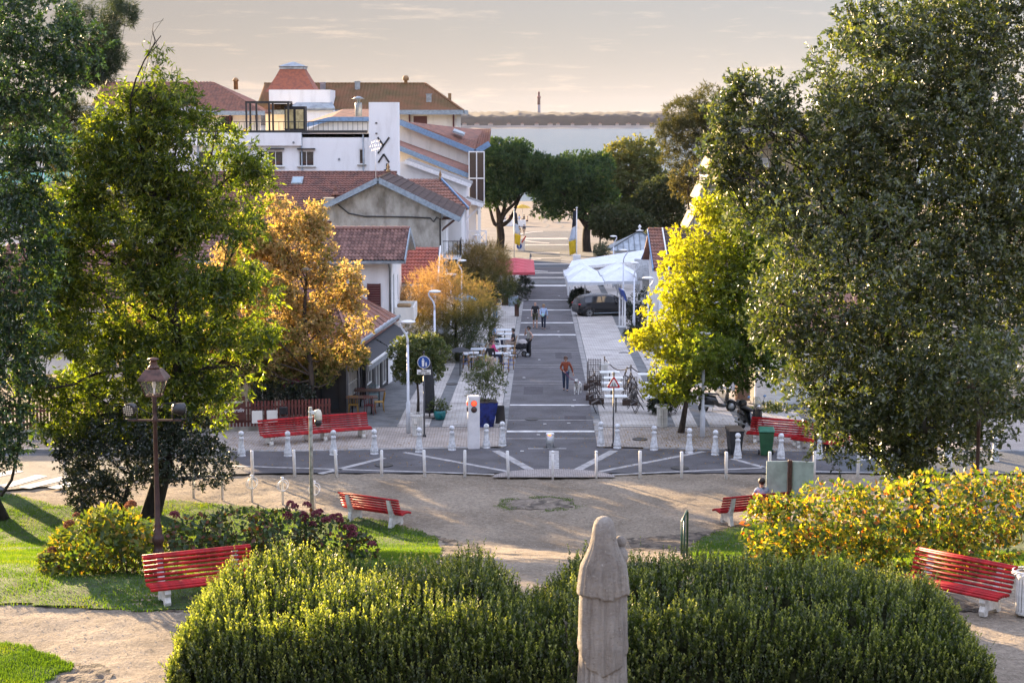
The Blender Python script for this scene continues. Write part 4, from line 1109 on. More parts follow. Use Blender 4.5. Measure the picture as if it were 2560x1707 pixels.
b.add('eave_board', bar(w0 + Vector((0, -.1, -.1)), w1 + Vector((0, -.1, -.1)), .12, .45), M_bluegrey, rf2)
for x in (-42, -38, -34, -30, -27.2): b.add('bracket', join(bar((x, 184.95, 11.5), (x, 184.2, 12.8), .16, .16), bar((x, 184.93, 11.3), (x, 184.93, 13), .16, .14)), M_shutter)
mb = MB(); mb.lathe([(.25, -.6), (.25, .3), (.4, .36), (.15, .7)], 10, (-30.5, 192, 16.2)); b.add('chimney', mb, MATS['ochre_terracotta'], rf2)

# --- apartment block with turquoise glass balconies, far left
b = Bld('apartment_block', 'white apartment block with turquoise glass balconies behind the left trees', 'building', (-36, 152, -2.2))
hs = []
for z0 in (10.6, 7.3, 4.0):
    for a0 in (2, 6, 10, 13.4): hs.append((a0, a0 + 1.7, z0, z0 + 2.1))
wall(b, 'front_wall', M_whitewall, (-46, 150), UX, 17, -2.2, 13.2, hs)
for h in hs: window(b, (-46, 150), UX, *h, M_frame_white)
b.add('roof', slab([(-46.6, 148.6, 13.5), (-28.4, 148.6, 13.5), (-28.4, 160, 13.5), (-46.6, 160, 13.5)], .45), mat('grey_render', (.42, .42, .42), .85))
gl_t = glassmat('turquoise_glass', (.16, .46, .44), .25)
for z in (10.2, 6.9, 3.6):
    bal = b.add('balcony', slab([(-46, 148.4, z), (-29, 148.4, z), (-29, 150, z), (-46, 150, z)], .25), M_white)
    for i in range(9):
        mb = MB(); mb.box((-45.0 + i * 1.89, 148.42, z + .52), (1.8, .03, .95)); b.add('glass_panel', mb, gl_t, bal)

# --- two houses behind the left tree
b = Bld('tiled_house', 'low house with brown tiled roof and white sill behind the left tree', 'house', (-17, 88, 0))
wall(b, 'front_wall', M_cream, (-26, 86), UX, 9.6, -.35, 3.6, [(1.5, 4.6, 1.0, 2.5), (6, 8, 1.0, 2.5)])
window(b, (-26, 86), UX, 1.5, 4.6, 1, 2.5, M_black, cols=2); window(b, (-26, 86), UX, 6, 8, 1, 2.5, M_frame_white, cols=2)
mb = MB(); mb.box((-22.95, 85.85, .93), (3.4, .35, .16)); b.add('sill', mb, M_white)
q0, q1, q3 = Vector((-26.6, 85.3, 3.45)), Vector((-15.9, 85.3, 3.45)), Vector((-26.6, 90.5, 5.9))
rf = b.add('roof', join(slab([q0, q1, q3 + (q1 - q0), q3], .12), slab([q3, q3 + (q1 - q0), (-15.9, 96, 3.4), (-26.6, 96, 3.4)], .12)), M_tile_dark)
tile_field(b, 'roof_tiles', M_tile_dark, q0 + Vector((0, 0, .03)), q1 + Vector((0, 0, .03)), q3 + Vector((0, 0, .03)), 44, 15, parent=rf)
b = Bld('slate_house', 'white house with grey slate roof glimpsed through the left tree', 'house', (-27, 104, 0))
wall(b, 'front_wall', M_whitewall, (-33, 101), UX, 12, -.8, 6.2, [(2, 3.2, 3.5, 5), (6, 7.2, 3.5, 5), (9, 10.2, 3.5, 5)])
for a0 in (2, 6, 9): window(b, (-33, 101), UX, a0, a0 + 1.2, 3.5, 5, M_shutter)
b.add('roof', join(slab([(-33.5, 100.4, 6.1), (-20.5, 100.4, 6.1), (-20.5, 104.5, 8.6), (-33.5, 104.5, 8.6)], .15), slab([(-33.5, 104.5, 8.6), (-20.5, 104.5, 8.6), (-20.5, 109, 6.1), (-33.5, 109, 6.1)], .15)), mat('slate', (.13, .14, .16), .6, .15, 6, .3, 20))

# --- right side: stepped apartments
M_beige = mat('beige_concrete', (0.30, 0.24, 0.145), 0.85, 0.12, .8, 0.3, 12)
b = Bld('stepped_apartments', 'beige stepped apartment building with slanting balconies behind yellow tree', 'building', (24, 176, -3.3))
for k in range(5):
    x0 = 16.3 + k * .95; z0 = -3.3 + k * 3.0 + 2.0
    mb = MB(); mb.box(((x0 + 1.4 + 40) / 2, 177, z0 + .5), (40 - x0 - 1.4, 12, 3.0)); fl = b.add('storey', mb, M_beige)
    # slanted parapet of the balcony: solid lower part and slatted rail
    lo = [(x0, z0), (x0 + .25, z0), (x0 + .95, z0 + 1.5), (x0 + .7, z0 + 1.5)]
    mb = MB(); mb.prism(lo, 169.0, 176.0, 'y'); b.add('parapet', mb, M_beige, fl)
    mb = MB(); mb.prism([(x0, z0), (x0 + 6, z0), (x0 + 6, z0 + .9), (x0 + .6, z0 + .9)], 168.9, 169.1, 'y'); b.add('end_panel', mb, M_cement, fl)
    mb = MB(); mb.box((x0 + 3.5, 172.5, z0 - .02), (7, 7, .2)); b.add('balcony_slab', mb, M_beige, fl)
    mb = MB()
    for i in range(9): mb.box((x0 + .9, 169.4 + i * .75, z0 + 1.75), (.06, .06, .6))
    mb.box((x0 + .9, 172.4, z0 + 2.07), (.08, 6.9, .08)); b.add('rail', mb, M_white, fl)

# --- right side: tiled houses, kiosk
b = Bld('right_tiled_house', 'house with steep red tiled roof and blue bargeboard right of the street', 'house', (13, 116, -1.2))
wall(b, 'front_wall', M_whitewall, (9.6, 112), UX, 9, -1.2, 3.0, [(1, 2.4, -.2, 1.8), (4, 5.4, -.2, 1.8)])
window(b, (9.6, 112), UX, 1, 2.4, -.2, 1.8, M_frame_white); window(b, (9.6, 112), UX, 4, 5.4, -.2, 1.8, M_frame_white)
mb = MB(); mb.quad((9.6, 120, -1.2), (9.6, 112, -1.2), (9.6, 112, 3.0), (9.6, 116, 4.9), (9.6, 120, 3.0)); b.add('side_wall', mb, M_whitewall)
q0, q1, q3 = Vector((9.2, 111.3, 2.75)), Vector((19, 111.3, 2.75)), Vector((9.2, 116.2, 4.95))
rf = b.add('roof', join(slab([q0, q1, q3 + (q1 - q0), q3], .12), slab([q3, q3 + (q1 - q0), (19, 121, 2.7), (9.2, 121, 2.7)], .12)), M_tile)
tile_field(b, 'roof_tiles', M_tile_black, q0 + Vector((1.0, 0, .05)), q1 + Vector((0, 0, .05)), q3 + Vector((1.0, 0, .05)), 32, 12, parent=rf, h=.07)
tile_field(b, 'roof_tiles', M_tile, q0 + Vector((0, 0, .04)), q0 + Vector((1.0, 0, .04)), q3 + Vector((0, 0, .04)), 5, 12, parent=rf)
ridge_caps(b, q3 + Vector((0, 0, .08)), q3 + (q1 - q0) + Vector((0, 0, .08)), 22, M_tile, rf, .13)
b.add('bargeboard', bar(q0 + Vector((-.05, -.1, -.02)), q3 + Vector((-.05, 0, .02)), .06, .26), M_blue, rf)
b.add('bargeboard', bar(q0 + Vector((.95, -.25, .05)), q3 + Vector((.95, -.05, .12)), .08, .22), M_white, rf)

b = Bld('kiosk', 'white beach kiosk with grey metal pyramid roof and blue panels', 'kiosk', (10.2, 137, -1.9))
kx, ky = 11.9, 165.0
b.root.location = (kx, ky, gz(kx, ky)); b.o = Vector((kx, ky, gz(kx, ky)))
mb = MB(); mb.box((kx, ky, -1.2), (4.2, 4.0, 2.8)); kb = b.add('kiosk_wall', mb, M_white)
M_cyan = mat('cyan_panel', (.03, .25, .38), .5)
mb = MB(); mb.box((kx - 1.3, ky - 2.03, -.75), (1.3, .04, .5)); b.add('sign_panel', mb, M_cyan, kb)
for i in range(3):
    mb = MB(); mb.box((kx - .4 + i * .9, ky - 2.02, -.6), (.7, .04, .9)); b.add('window', mb, M_glass, kb)
mb = MB(); mb.lathe([(.42, -.02), (.42, .02)], 20); mb.xf(Matrix.Translation((kx + .1, ky - 2.12, -.5)) @ Matrix.Rotation(math.pi / 2, 4, 'X')); rs = b.add('round_sign', mb, mat('navy_sign', (.012, .03, .09), .5), kb)
text_obj('lettering', '+X', .5, M_white, rs, Vector((kx + .05, ky - 2.16, -.5)) - b.o, (math.pi / 2, 0, 0), bold=.01)
ap = Vector((kx + .35, ky, 1.75)); cn = [Vector((kx - 2.7, ky - 2.6, .1)), Vector((kx + 2.7, ky - 2.6, .1)), Vector((kx + 2.7, ky + 2.6, .1)), Vector((kx - 2.7, ky + 2.6, .1))]
mb = join(*[slab([cn[i], cn[(i + 1) % 4], ap], .08) for i in range(4)]); kr = b.add('roof', mb, M_zinc)
for i in range(10):
    t = (i + .5) / 10
    p = cn[0] + (cn[1] - cn[0]) * t; apex_t = 3.05 / 5.4
    f_ = min(t / apex_t, (1 - t) / (1 - apex_t))
    q = p + (Vector((p.x, ap.y, ap.z)) - p) * f_
    b.add('standing_seam', bar(p + Vector((0, 0, .05)), q + Vector((0, 0, .05)), .05, .07), mat('dark_seam', (.12, .14, .15), .5), kr)
for i in range(2): b.add('hip_seam', bar(cn[i] + Vector((0, 0, .04)), ap + Vector((0, 0, .04)), .09, .09), MATS['dark_seam'], kr)
mb = MB(); mb.lathe([(.36, 0), (.38, .06), (.1, .12), (.07, .25), (.16, .34), (.16, .42), (.03, .6)], 12, ap); b.add('finial', mb, M_white, kr)
# white clapboard house on the right
b = Bld('clapboard_house', 'white clapboard house with small window behind the parked scooter', 'house', (12.5, 78, 0))
M_board = mat('white_clapboard', (.72, .73, .72), .6, .06, 3)
c0 = G(1893, 1046)
hx, hy = c0.x, 75.0
hx = (1896 - 1280) / FPX * 75.0
mb = MB(); mb.box((hx + 3, hy + 3.1, 1.5), (5.96, 6, 3.3)); core = b.add('core_wall', mb, M_dark)
for k in range(19):
    mb = MB(); mb.box((0, 0, 0), (6.0, .03, .19), rot=(.14, 0, 0)); mb.xf(Matrix.Translation((hx + 3, hy, .02 + k * .165))); b.add('board', mb, M_board, core)
mb = MB(); mb.box((hx + .02, hy - .03, 1.5), (.12, .1, 3.2)); b.add('corner_post', mb, M_board, core)
window(b, (hx, hy - .06), UX, 1.05, 1.75, 1.15, 2.0, M_frame_white, cols=2, rows=2, inset=0)
b.add('roof', join(slab([(hx - .4, hy - .6, 3.1), (hx + 6.5, hy - .6, 3.1), (hx + 6.5, hy + 3.1, 4.6), (hx - .4, hy + 3.1, 4.6)], .1), slab([(hx - .4, hy + 3.1, 4.6), (hx + 6.5, hy + 3.1, 4.6), (hx + 6.5, hy + 6.8, 3.1), (hx - .4, hy + 6.8, 3.1)], .1)), M_tile)

# lighthouse on the far shore
LH = thing('lighthouse', 'distant tall lighthouse with white shaft and red top on the far shore', 'lighthouse', ((1346.5 - 1280) / FPX * 3800, 3800, -1))
M_lhw = mat('lighthouse_white', (.22, .20, .21), .8, .05); M_lhr = mat('lighthouse_red', (.16, .03, .03), .7, .05)
mb = MB(); mb.lathe([(4.3, 0), (3.4, 42)], 20); mb.obj('shaft', M_lhw, LH)
mb = MB(); mb.lathe([(3.4, 42), (3.1, 56), (4.6, 57), (4.6, 59.5), (3.2, 59.5), (3.0, 62)], 20); mb.obj('red_upper_shaft', M_lhr, LH)
mb = MB(); mb.lathe([(2.2, 62), (2.2, 66.5), (2.7, 67), (1.8, 69.5), (.3, 71)], 14); mb.obj('lantern_room', M_lhr, LH)
# houses glimpsed on the far shore
for i in range(16):
    x = -90 + i * 27 + rng.uniform(-9, 9); y = rng.uniform(3526, 3538)
    s_ = rng.uniform(4, 7)
    h_ = thing('shore_house', 'tiny pale house among trees on the far shore', 'house', (x, y, -3), 0, 'houses on the far shore')
    mb = MB(); mb.box((0, 0, 1.7), (s_ * 1.5, s_, 3.6)); mb.obj('wall', mat('shore_house_wall', (.30, .27, .24), .9), h_)
    mb = MB(); mb.prism([(-s_ * .85, 3.5), (s_ * .85, 3.5), (0, 5.6)], -s_ * .55, s_ * .55, 'y'); mb.obj('roof', M_tile, h_)
# ------------------------------------------------------------------ street furniture
def PZ(px, py, z):
    d = ray(px, py); t = (z - CAMZ) / d[2]
    return Vector((d[0] * t, d[1] * t, z))
def on(x, y): return Vector((x, y, gz(x, y)))

# --- benches: round red slats on white concrete feet (front faces -Y)
SLATS = [(-.36, .395), (-.28, .425), (-.19, .435), (-.10, .430), (-.01, .415), (.075, .405),
         (.150, .47), (.19, .555), (.225, .64), (.26, .725), (.29, .81), (.315, .89), (.375, .915)]
slat = MB(); slat.tube([(-1.12, 0, 0), (1.12, 0, 0)], .032, 10); slat_me = slat.mesh('slat', M_red)
foot = MB()
foot.prism([(-.34, 0), (-.22, 0), (-.20, .10), (.10, .08), (.16, 0), (.30, 0), (.27, .14), (.22, .30), (.33, .60), (.40, .88), (.33, .90), (.245, .66), (.12, .40), (.05, .375), (-.10, .395), (-.27, .385), (-.35, .36), (-.37, .28), (-.32, .20), (-.37, .10)], -.06, .06, 'x')
foot_me = foot.mesh('foot', M_concrete)
def bench(name, label, pL, pR, front=True, z=None):
    a, b_ = G(*pL, dz=.89), G(*pR, dz=.89)
    if z: a, b_ = PZ(*pL, z), PZ(*pR, z)
    d = b_ - a; ang = math.atan2(d.y, d.x)
    if not front: ang += math.pi
    c = (a + b_) / 2
    off = Vector((math.sin(ang), -math.cos(ang), 0)) * .33      # centre of the seat lies in front of the back
    c = c + off
    base = Vector((c.x, c.y, min(gz(c.x, c.y - .2), gz(c.x, c.y + .2))))
    t = thing(name, label, 'bench', base, ang, 'red slatted benches')
    for (y, zz) in SLATS: link('slat', slat_me, t, (0, y, zz))
    for x in (-.78, .78): link('foot', foot_me, t, (x, 0, 0))
    return t
bench_fl = bench('bench', 'red slatted bench at lower left, half hidden by the front hedge', (351, 1395), (632, 1368))
bench_fr = bench('bench', 'red slatted bench at lower right beside the white litter bin', (2297, 1375), (2535, 1420))
bench_ml = bench('bench', 'empty red bench seen from behind on the gravel, left of centre', (847, 1232), (995, 1252), False)
bench_mr = bench('bench', 'red bench seen from behind with a person sitting on it', (1816, 1246), (1960, 1233), False)
bench('bench', 'red bench below the restaurant sign, left one of the pair by the fence', (657, 1053), (770, 1044))
bench('bench', 'red bench nearest the cafe tables, right one of the pair by the fence', (792, 1042), (905, 1034))
bench('bench', 'red bench behind the green wheelie bin', (1896, 1046), (2003, 1054))
bench('bench', 'red bench half hidden by the yellow-lidded wheelie bin', (2012, 1060), (2120, 1074))

# --- round white posts along the gravel's edge
post_me = {}
mb = MB(); mb.lathe([(.055, -.1), (.055, .92), (.045, .945), (.01, .95)], 12); post_me['plain'] = mb.mesh('post', M_white)
mb = MB(); mb.lathe([(.045, -.1), (.045, .86), (.03, .88)], 12); mb.ball((0, 0, .92), .055, 10, 8); post_me['ball'] = mb.mesh('post', M_white)
PX = [(632, 1192), (737, 1190), (842, 1190), (954, 1191), (1062, 1191), (1162, 1191), (1271, 1193), (1382, 1194), (1491, 1194), (1600, 1193), (1704, 1195), (1815, 1195), (1924, 1195), (2035, 1194), (2144, 1193), (2376, 1190)]
for i, (x, y) in enumerate(PX):
    k = 'ball' if i in (7, 8) else 'plain'
    g = G(x, y)
    o = link('edge_post', post_me[k], None, g)
    tilt = {1: (-.05), 2: (-.05), 4: -.04, 6: -.05, 14: -.03}.get(i, random.uniform(-.012, .012))
    o.rotation_euler = (random.uniform(-.01, .01), -tilt * 1.0, random.uniform(0, 6))
    lab = 'slim white post with ball top, %s of the two in the row' % ('left one' if i == 7 else 'right one') if k == 'ball' else 'slim white cylindrical post at the gravel edge, %s from the left' % ORD[i]
    tag(o, lab, 'post', 'white posts along the gravel')
g = G(165, 1212); tag(link('edge_post', post_me['plain'], None, g), 'slim white post by the zebra crossing behind dark shrub', 'post', 'white posts along the gravel')
# --- ball bollards
mb = MB(); mb.lathe([(.155, -.05), (.155, .05), (.14, .075), (.125, .09), (.15, .12), (.148, .17), (.115, .33), (.092, .52), (.083, .64), (.098, .66), (.098, .71), (.088, .73), (.055, .75), (.05, .77)], 18); bol_me = mb.mesh('shaft', mat('white_bollard_paint', (.68, .69, .70), .55, .12, 9, .5, 35))
mb = MB(); mb.ball((0, 0, .865), .105, 16, 12); ball_me = mb.mesh('ball', MATS['white_bollard_paint'])
BP = [(604, 1141), (720, 1141), (834, 1138), (936, 1136), (1048, 1131), (1130, 1126), (1216, 1121), (1256, 1115), (1502, 1115), (1543, 1121), (1635, 1126), (1723, 1133), (1788, 1138), (1844, 1146), (1952, 1147), (2048, 1148), (2154, 1150), (2367, 1152), (2487, 1153)]
for i, p in enumerate(BP):
    t = thing('ball_bollard', 'white ball-topped stone bollard along the pavement, %s from the left' % ORD[i], 'bollard', G(*p), random.uniform(0, 6), 'ball-topped bollards')
    link('shaft', bol_me, t); link('ball', ball_me, t)

# --- bicycle posts with spiral rings
RING = mat('white_ring_paint', (.74, .75, .76), .4)
for i, (x, y, ring) in enumerate([(484, 1243, 0), (556, 1246, 0), (630, 1252, 1), (707, 1258, 1), (786, 1268, 1)]):
    lab = ['short plain white post half under the dark shrub, left one', 'short plain white post half under the dark shrub, right one', 'white cycle post with ring, leftmost of the three ringed ones', 'white cycle post with ring, middle of the three ringed ones', 'white cycle post with ring, behind the camera pole'][i]
    t = thing('cycle_post', lab, 'bike rack', G(x, y), .2, 'cycle posts')
    mb = MB(); mb.lathe([(.042, -.05), (.042, .82), (.05, .83), (.05, .88), (.01, .89)], 10); mb.obj('post', M_white, t)
    if ring:
        for k in range(2):
            mb = MB(); mb.torus((0, 0, 0), .19 - .02 * k, .013, 'y', 22, 6); o = mb.obj('ring', RING, t, (.03 - .05 * k, -.05 - .03 * k, .62 - .03 * k)); o.rotation_euler = (0, 0, .5 - .7 * k)

# --- litter bins with vertical slats
M_bin = mat('off_white_bin', (.66, .65, .61), .5, .1, 5)
binslat = MB(); binslat.box((0, 0, 0), (.05, .012, .72)); binslat_me = binslat.mesh('slat', M_bin)
lip = MB(); lip.box((0, 0, 0), (.035, .14, .012), rot=(-.28, 0, 0)); lip_me = lip.mesh('rim_slat', M_bin)
def litter_bin(label, g, rz=0):
    t = thing('litter_bin', label, 'bin', g, rz, 'slatted litter bins')
    for z in (.06, .78): 
        mb = MB(); mb.lathe([(.205, z - .03), (.215, z - .03), (.215, z + .03), (.205, z + .03), (.205, z - .03)], 24, close=False); mb.obj('hoop', M_bin, t)
    mb = MB(); mb.torus((0, 0, .90), .29, .014, 'z', 28, 6); mb.obj('rim', M_bin, t)
    mb = MB(); mb.lathe([(.165, .02), (.165, .74)], 16); mb.obj('liner', M_dark, t)
    n = 20
    for i in range(n):
        a = 2 * math.pi * i / n
        o = link('slat', binslat_me, t, (.212 * math.cos(a), .212 * math.sin(a), .42)); o.rotation_euler = (0, 0, a + math.pi / 2)
        o = link('rim_slat', lip_me, t, (.25 * math.cos(a), .25 * math.sin(a), .865)); o.rotation_euler = (0, 0, a - math.pi / 2)
    mb = MB(); mb.box((-.07, -.235, .64), (.12, .05, .22), bev=.01); mb.obj('ash_box', M_bin, t)
litter_bin('white slatted litter bin beside the lower right bench', G(2566, 1537))
litter_bin('white slatted litter bin behind the yellow hydrangea', G(2232, 1258))
litter_bin('white slatted litter bin at the foot of the yellow tree', G(1655, 1068))
litter_bin('white slatted litter bin beside the pedestrian sign', G(1044, 1090))
litter_bin('white slatted litter bin behind the trellis screens', G(1508, 952))

# --- cast-iron lantern posts
M_iron = mat('maroon_iron', (.04, .016, .014), .45, .2, 8, .1, 30)
M_copper = mat('copper_lantern', (.085, .04, .028), .5, .25, 6, metal=.35)
def lantern_post(label, g, spots=True):
    t = thing('lantern_post', label, 'street lamp', g)
    mb = MB(); mb.lathe([(.14, 0), (.14, .12), (.11, .16), (.115, .5), (.13, .54), (.095, .60), (.10, .72), (.135, .80), (.12, .88), (.085, .95), (.10, 1.02), (.07, 1.06), (.085, 1.12), (.062, 1.18), (.052, 2.2), (.045, 3.35), (.06, 3.38), (.06, 3.46), (.04, 3.5), (.05, 3.62), (.04, 3.8), (.055, 3.9), (.02, 3.98)], 16); mb.obj('column', M_iron, t)
    mb = MB(); mb.loft([sq(0, 0, .30, 4.30), sq(0, 0, .285, 4.34), sq(0, 0, .19, 4.48), sq(0, 0, .15, 4.53)], smooth=False); ro = mb.obj('lantern_roof', M_copper, t)
    mb = MB(); mb.lathe([(.13, 4.53), (.11, 4.58), (.07, 4.62), (.09, 4.66), (.055, 4.70), (.12, 4.72), (.12, 4.745), (.03, 4.77)], 14); mb.obj('chimney_cap', M_copper, ro)
    mb = MB()
    for sx in (-1, 1):
        for sy in (-1, 1): mb.tube([(sx * .15, sy * .15, 3.95), (sx * .255, sy * .255, 4.31)], .014, 6)
    for sx in (-1, 1): mb.box((sx * .15, 0, 3.96), (.03, .3, .03)); mb.box((0, sx * .15, 3.961), (.3, .03, .03))
    cg = mb.obj('lantern_cage', M_copper, t)
    for k in range(4):
        a = k * math.pi / 2
        mb = MB(); mb.quad((-.145, -.148, 3.97), (.145, -.148, 3.97), (.245, -.25, 4.30), (-.245, -.25, 4.30)); mb.xf(Matrix.Rotation(a, 4, 'Z')); mb.obj('pane', MATS.get('lantern_glass') or glassmat('lantern_glass', (.5, .5, .48), .1, .12), cg)
    mb = MB(); mb.tube([(0, 0, 3.95), (0, 0, 4.12)], .02, 6); mb.lathe([(.03, 4.12), (.045, 4.2), (.03, 4.27), (.01, 4.28)], 8); mb.obj('bulb', M_white, cg)
    if spots:
        mb = MB(); mb.box((0, 0, 3.42), (1.15, .07, .035)); cr = mb.obj('crossbar', M_iron, t)
        for sx in (-1, 1):
            mb = MB(); mb.lathe([(.05, -.16), (.10, -.13), (.135, -.02), (.145, .06), (.145, .10)], 14)
            mb.xf(Matrix.Translation((sx * .52, 0, 3.66)) @ Euler((math.radians(100), 0, math.radians(-15 if sx < 0 else 120))).to_matrix().to_4x4())
            mb.tube([(sx * .38, 0, 3.44), (sx * .37, 0, 3.66)], .015, 5); mb.tube([(sx * .66, 0, 3.44), (sx * .67, 0, 3.66)], .015, 5); mb.tube([(sx * .38, 0, 3.44), (sx * .66, 0, 3.44)], .015, 5)
            sp = mb.obj('spotlight', M_black, t)
            mb = MB()
            for i in range(-2, 3):
                for j in range(-2, 3):
                    if i * i + j * j < 6: mb.ball((i * .045, j * .045, .105), .02, 6, 4)
            mb.xf(Matrix.Translation((sx * .52, 0, 3.66)) @ Euler((math.radians(100), 0, math.radians(-15 if sx < 0 else 120))).to_matrix().to_4x4())
            o = mb.obj('lens_array', mat('lens_cream', (.55, .48, .36), .3), sp); o['kind'] = 'stuff'
        mb = MB(); mb.tube([(-.45, 0, 3.75), (-.2, -.02, 3.62), (-.05, -.03, 3.55), (.2, 0, 3.78), (.45, 0, 3.8)], .012, 5); mb.obj('cable', M_black, t)
lantern_post('copper lantern post with two spotlights in front of the left tree', G(398, 1440))
lantern_post('maroon lantern post rising through the right evergreen tree', on(11.98, 43.5), False)

# --- camera pole
t = thing('camera_pole', 'grey steel pole carrying a white dome camera', 'camera pole', G(780, 1276))
mb = MB(); mb.lathe([(.065, -.05), (.058, 3.35), (.05, 3.37)], 12); mb.obj('pole', mat('greenish_grey_pole', (.40, .41, .36), .6, .2, 6), t)
mb = MB(); mb.box((.13, -.02, 3.2), (.2, .07, .1)); mb.box((0, 0, 3.22), (.14, .14, .03)); mb.box((0, 0, 3.05), (.14, .14, .03)); br = mb.obj('bracket', M_white, t)
mb = MB(); mb.lathe([(.03, 3.30), (.09, 3.27), (.125, 3.15), (.13, 3.0), (.12, 2.96)], 16, (.24, -.02, 0)); mb.obj('camera_housing', mat('ivory_plastic', (.62, .58, .46), .4), t)
mb = MB(); mb.lathe([(.115, 2.96), (.115, 2.86), (.09, 2.78), (.02, 2.74)], 16, (.24, -.02, 0)); mb.obj('camera_dome', M_black, t)

# --- modern white street lamps
def lamp(label, g, H=4.5, side=1):
    t = thing('street_lamp', label, 'street lamp', g, 0, 'white disc street lamps')
    mb = MB(); mb.lathe([(.085, -.02), (.085, 1.25), (.055, 1.32), (.048, H - .9)], 12); mb.tube([(0, 0, H - .95), (0, 0, H - .7), (-.06 * side, 0, H - .5), (-.26 * side, 0, H - .2), (-.28 * side, 0, H - .1), (-.2 * side, 0, H - .05)], [.048, .046, .044, .04, .038, .035], 8); mb.obj('column', mat('pale_blue_white_paint', (.62, .65, .70), .45, .06), t)
    mb = MB(); mb.lathe([(.02, H - .09), (.2, H - .06), (.30, H - .02), (.29, H + .02), (.15, H + .06), (.01, H + .07)], 18, (.02 * side, 0, 0), sy=.75); mb.obj('disc_head', mat('lamp_white', (.80, .80, .79), .35, .03), t)
lefts = [(1016, 801), (1086, 731), (1127, 688), (1154, 653), (1171, 624), (1191, 590)]
for i, p in enumerate(lefts): lamp(['tall white disc street lamp beside the clipped tree, nearest on the left', 'white disc street lamp rising from the orange tamarisk', 'white disc street lamp between the two tamarisks', 'white disc street lamp above the far tamarisk', 'white disc street lamp in front of the white lattice balcony', 'farthest white disc street lamp on the left, near the pine'][i], G(*p, dz=4.45) if i else on(*G(1021, 1084)[:2]), 4.5, 1)
for i, p in enumerate([(1621, 697), (1586, 659), (1559, 627), (1534, 592)]): lamp(['white disc street lamp on the right nearest the yellow tree', 'white disc street lamp right of the white parasols', 'white disc street lamp over the slatted pergola', 'farthest white disc street lamp on the right, before the kiosk'][i], G(*p, dz=4.45), 4.5, -1)
t = thing('street_lamp', 'plain grey-white lamp column whose top is lost in yellow leaves', 'street lamp', G(1756, 1095))
mb = MB(); mb.lathe([(.10, -.02), (.10, 1.1), (.06, 1.18), (.05, 4.1)], 12); mb.obj('column', MATS['pale_blue_white_paint'], t)
mb = MB(); mb.lathe([(.02, 4.08), (.28, 4.14), (.28, 4.2), (.01, 4.24)], 16); mb.obj('disc_head', MATS['lamp_white'], t)

# --- road signs
def sign_pole(t, H, m=M_black, r=.035):
    mb = MB(); mb.lathe([(.09, -.02), (.06, .10), (r, .14), (r, H)], 12); return mb.obj('pole', m, t)
t = thing('pedestrian_sign', 'round blue pedestrian zone sign with small white plate below', 'sign', G(1061, 1093))
sign_pole(t, 3.32)
mb = MB(); mb.ball((0, 0, 3.38), .055, 10, 8); mb.obj('finial', M_black, t)
RX = Matrix.Rotation(math.pi / 2, 4, 'X')
def disc(r, z, y, m, name, par, n=32, x=0.0):
    mb = MB(); mb.lathe([(r, -.006), (r, .006)], n); mb.xf(Matrix.Translation((x, y, z)) @ RX); return mb.obj(name, m, par)
d_ = disc(.25, 3.0, -.05, M_white, 'disc', t); disc(.228, 3.0, -.062, mat('sign_blue', (.012, .07, .30), .4, .05), 'blue_face', d_)
def fig(x, s, z0):
    q = MB(); q.ball((x, -.072, z0 + .30 * s), .032 * s, 8, 6, (1, .3, 1)); q.prism([(x - .05 * s, z0 + .26 * s), (x + .05 * s, z0 + .26 * s), (x + .045 * s, z0 + .12 * s), (x + .035 * s, z0), (x + .008 * s, z0), (x, z0 + .10 * s), (x - .008 * s, z0), (x - .035 * s, z0), (x - .045 * s, z0 + .12 * s)], -.075, -.068, 'y'); return q
fig(-.03, 1.0, 2.83).obj('pedestrian_symbol', M_white, d_); fig(.09, .55, 2.83).obj('child_symbol', M_white, d_)
mb = MB(); mb.box((0, -.05, 2.61), (.54, .012, .19), bev=.004); pl = mb.obj('plate', M_white, t)
text_obj('lettering', 'ZONE', .085, M_black, pl, (0, -.06, 2.655), (math.pi / 2, 0, 0), bold=.002)
text_obj('lettering', 'PIED A TERRE', .075, M_black, pl, (0, -.06, 2.565), (math.pi / 2, 0, 0), bold=.002)
t = thing('warning_sign', 'red and white triangular warning sign on black pole', 'sign', G(1533, 1116))
sign_pole(t, 2.78, r=.03)
mb = MB(); mb.ball((0, 0, 2.84), .06, 10, 8); mb.lathe([(.045, 2.74), (.045, 2.78)], 10); mb.obj('finial', mat('tarnished_knob', (.25, .22, .16), .5), t)
def tri(r, y, m, name, par):
    pts = []
    for k in range(3):
        a0 = math.pi / 2 + k * 2 * math.pi / 3
        for da in (-.12, 0, .12): pts.append((r * (1 if da == 0 else .985) * math.cos(a0 + da) * 1.0, 2.44 + r * (1 if da == 0 else .985) * math.sin(a0 + da)))
    mb = MB(); mb.prism(pts, y, y - .01, 'y'); return mb.obj(name, m, par)
tr_ = tri(.275, -.035, M_white, 'panel', t); tri(.265, -.047, mat('sign_red', (.45, .012, .014), .4, .05), 'red_border', tr_); tri(.175, -.059, mat('sign_white', (.75, .75, .73), .45, .04), 'white_face', tr_)
mb = MB(); mb.box((-.035, -.073, 2.42), (.022, .004, .13)); mb.box((.035, -.073, 2.42), (.022, .004, .13)); mb.box((0, -.073, 2.365), (.2, .004, .015)); mb.box((-.065, -.073, 2.39), (.02, .004, .07)); mb.box((.065, -.073, 2.39), (.02, .004, .07)); o = mb.obj('pictogram', M_black, tr_)

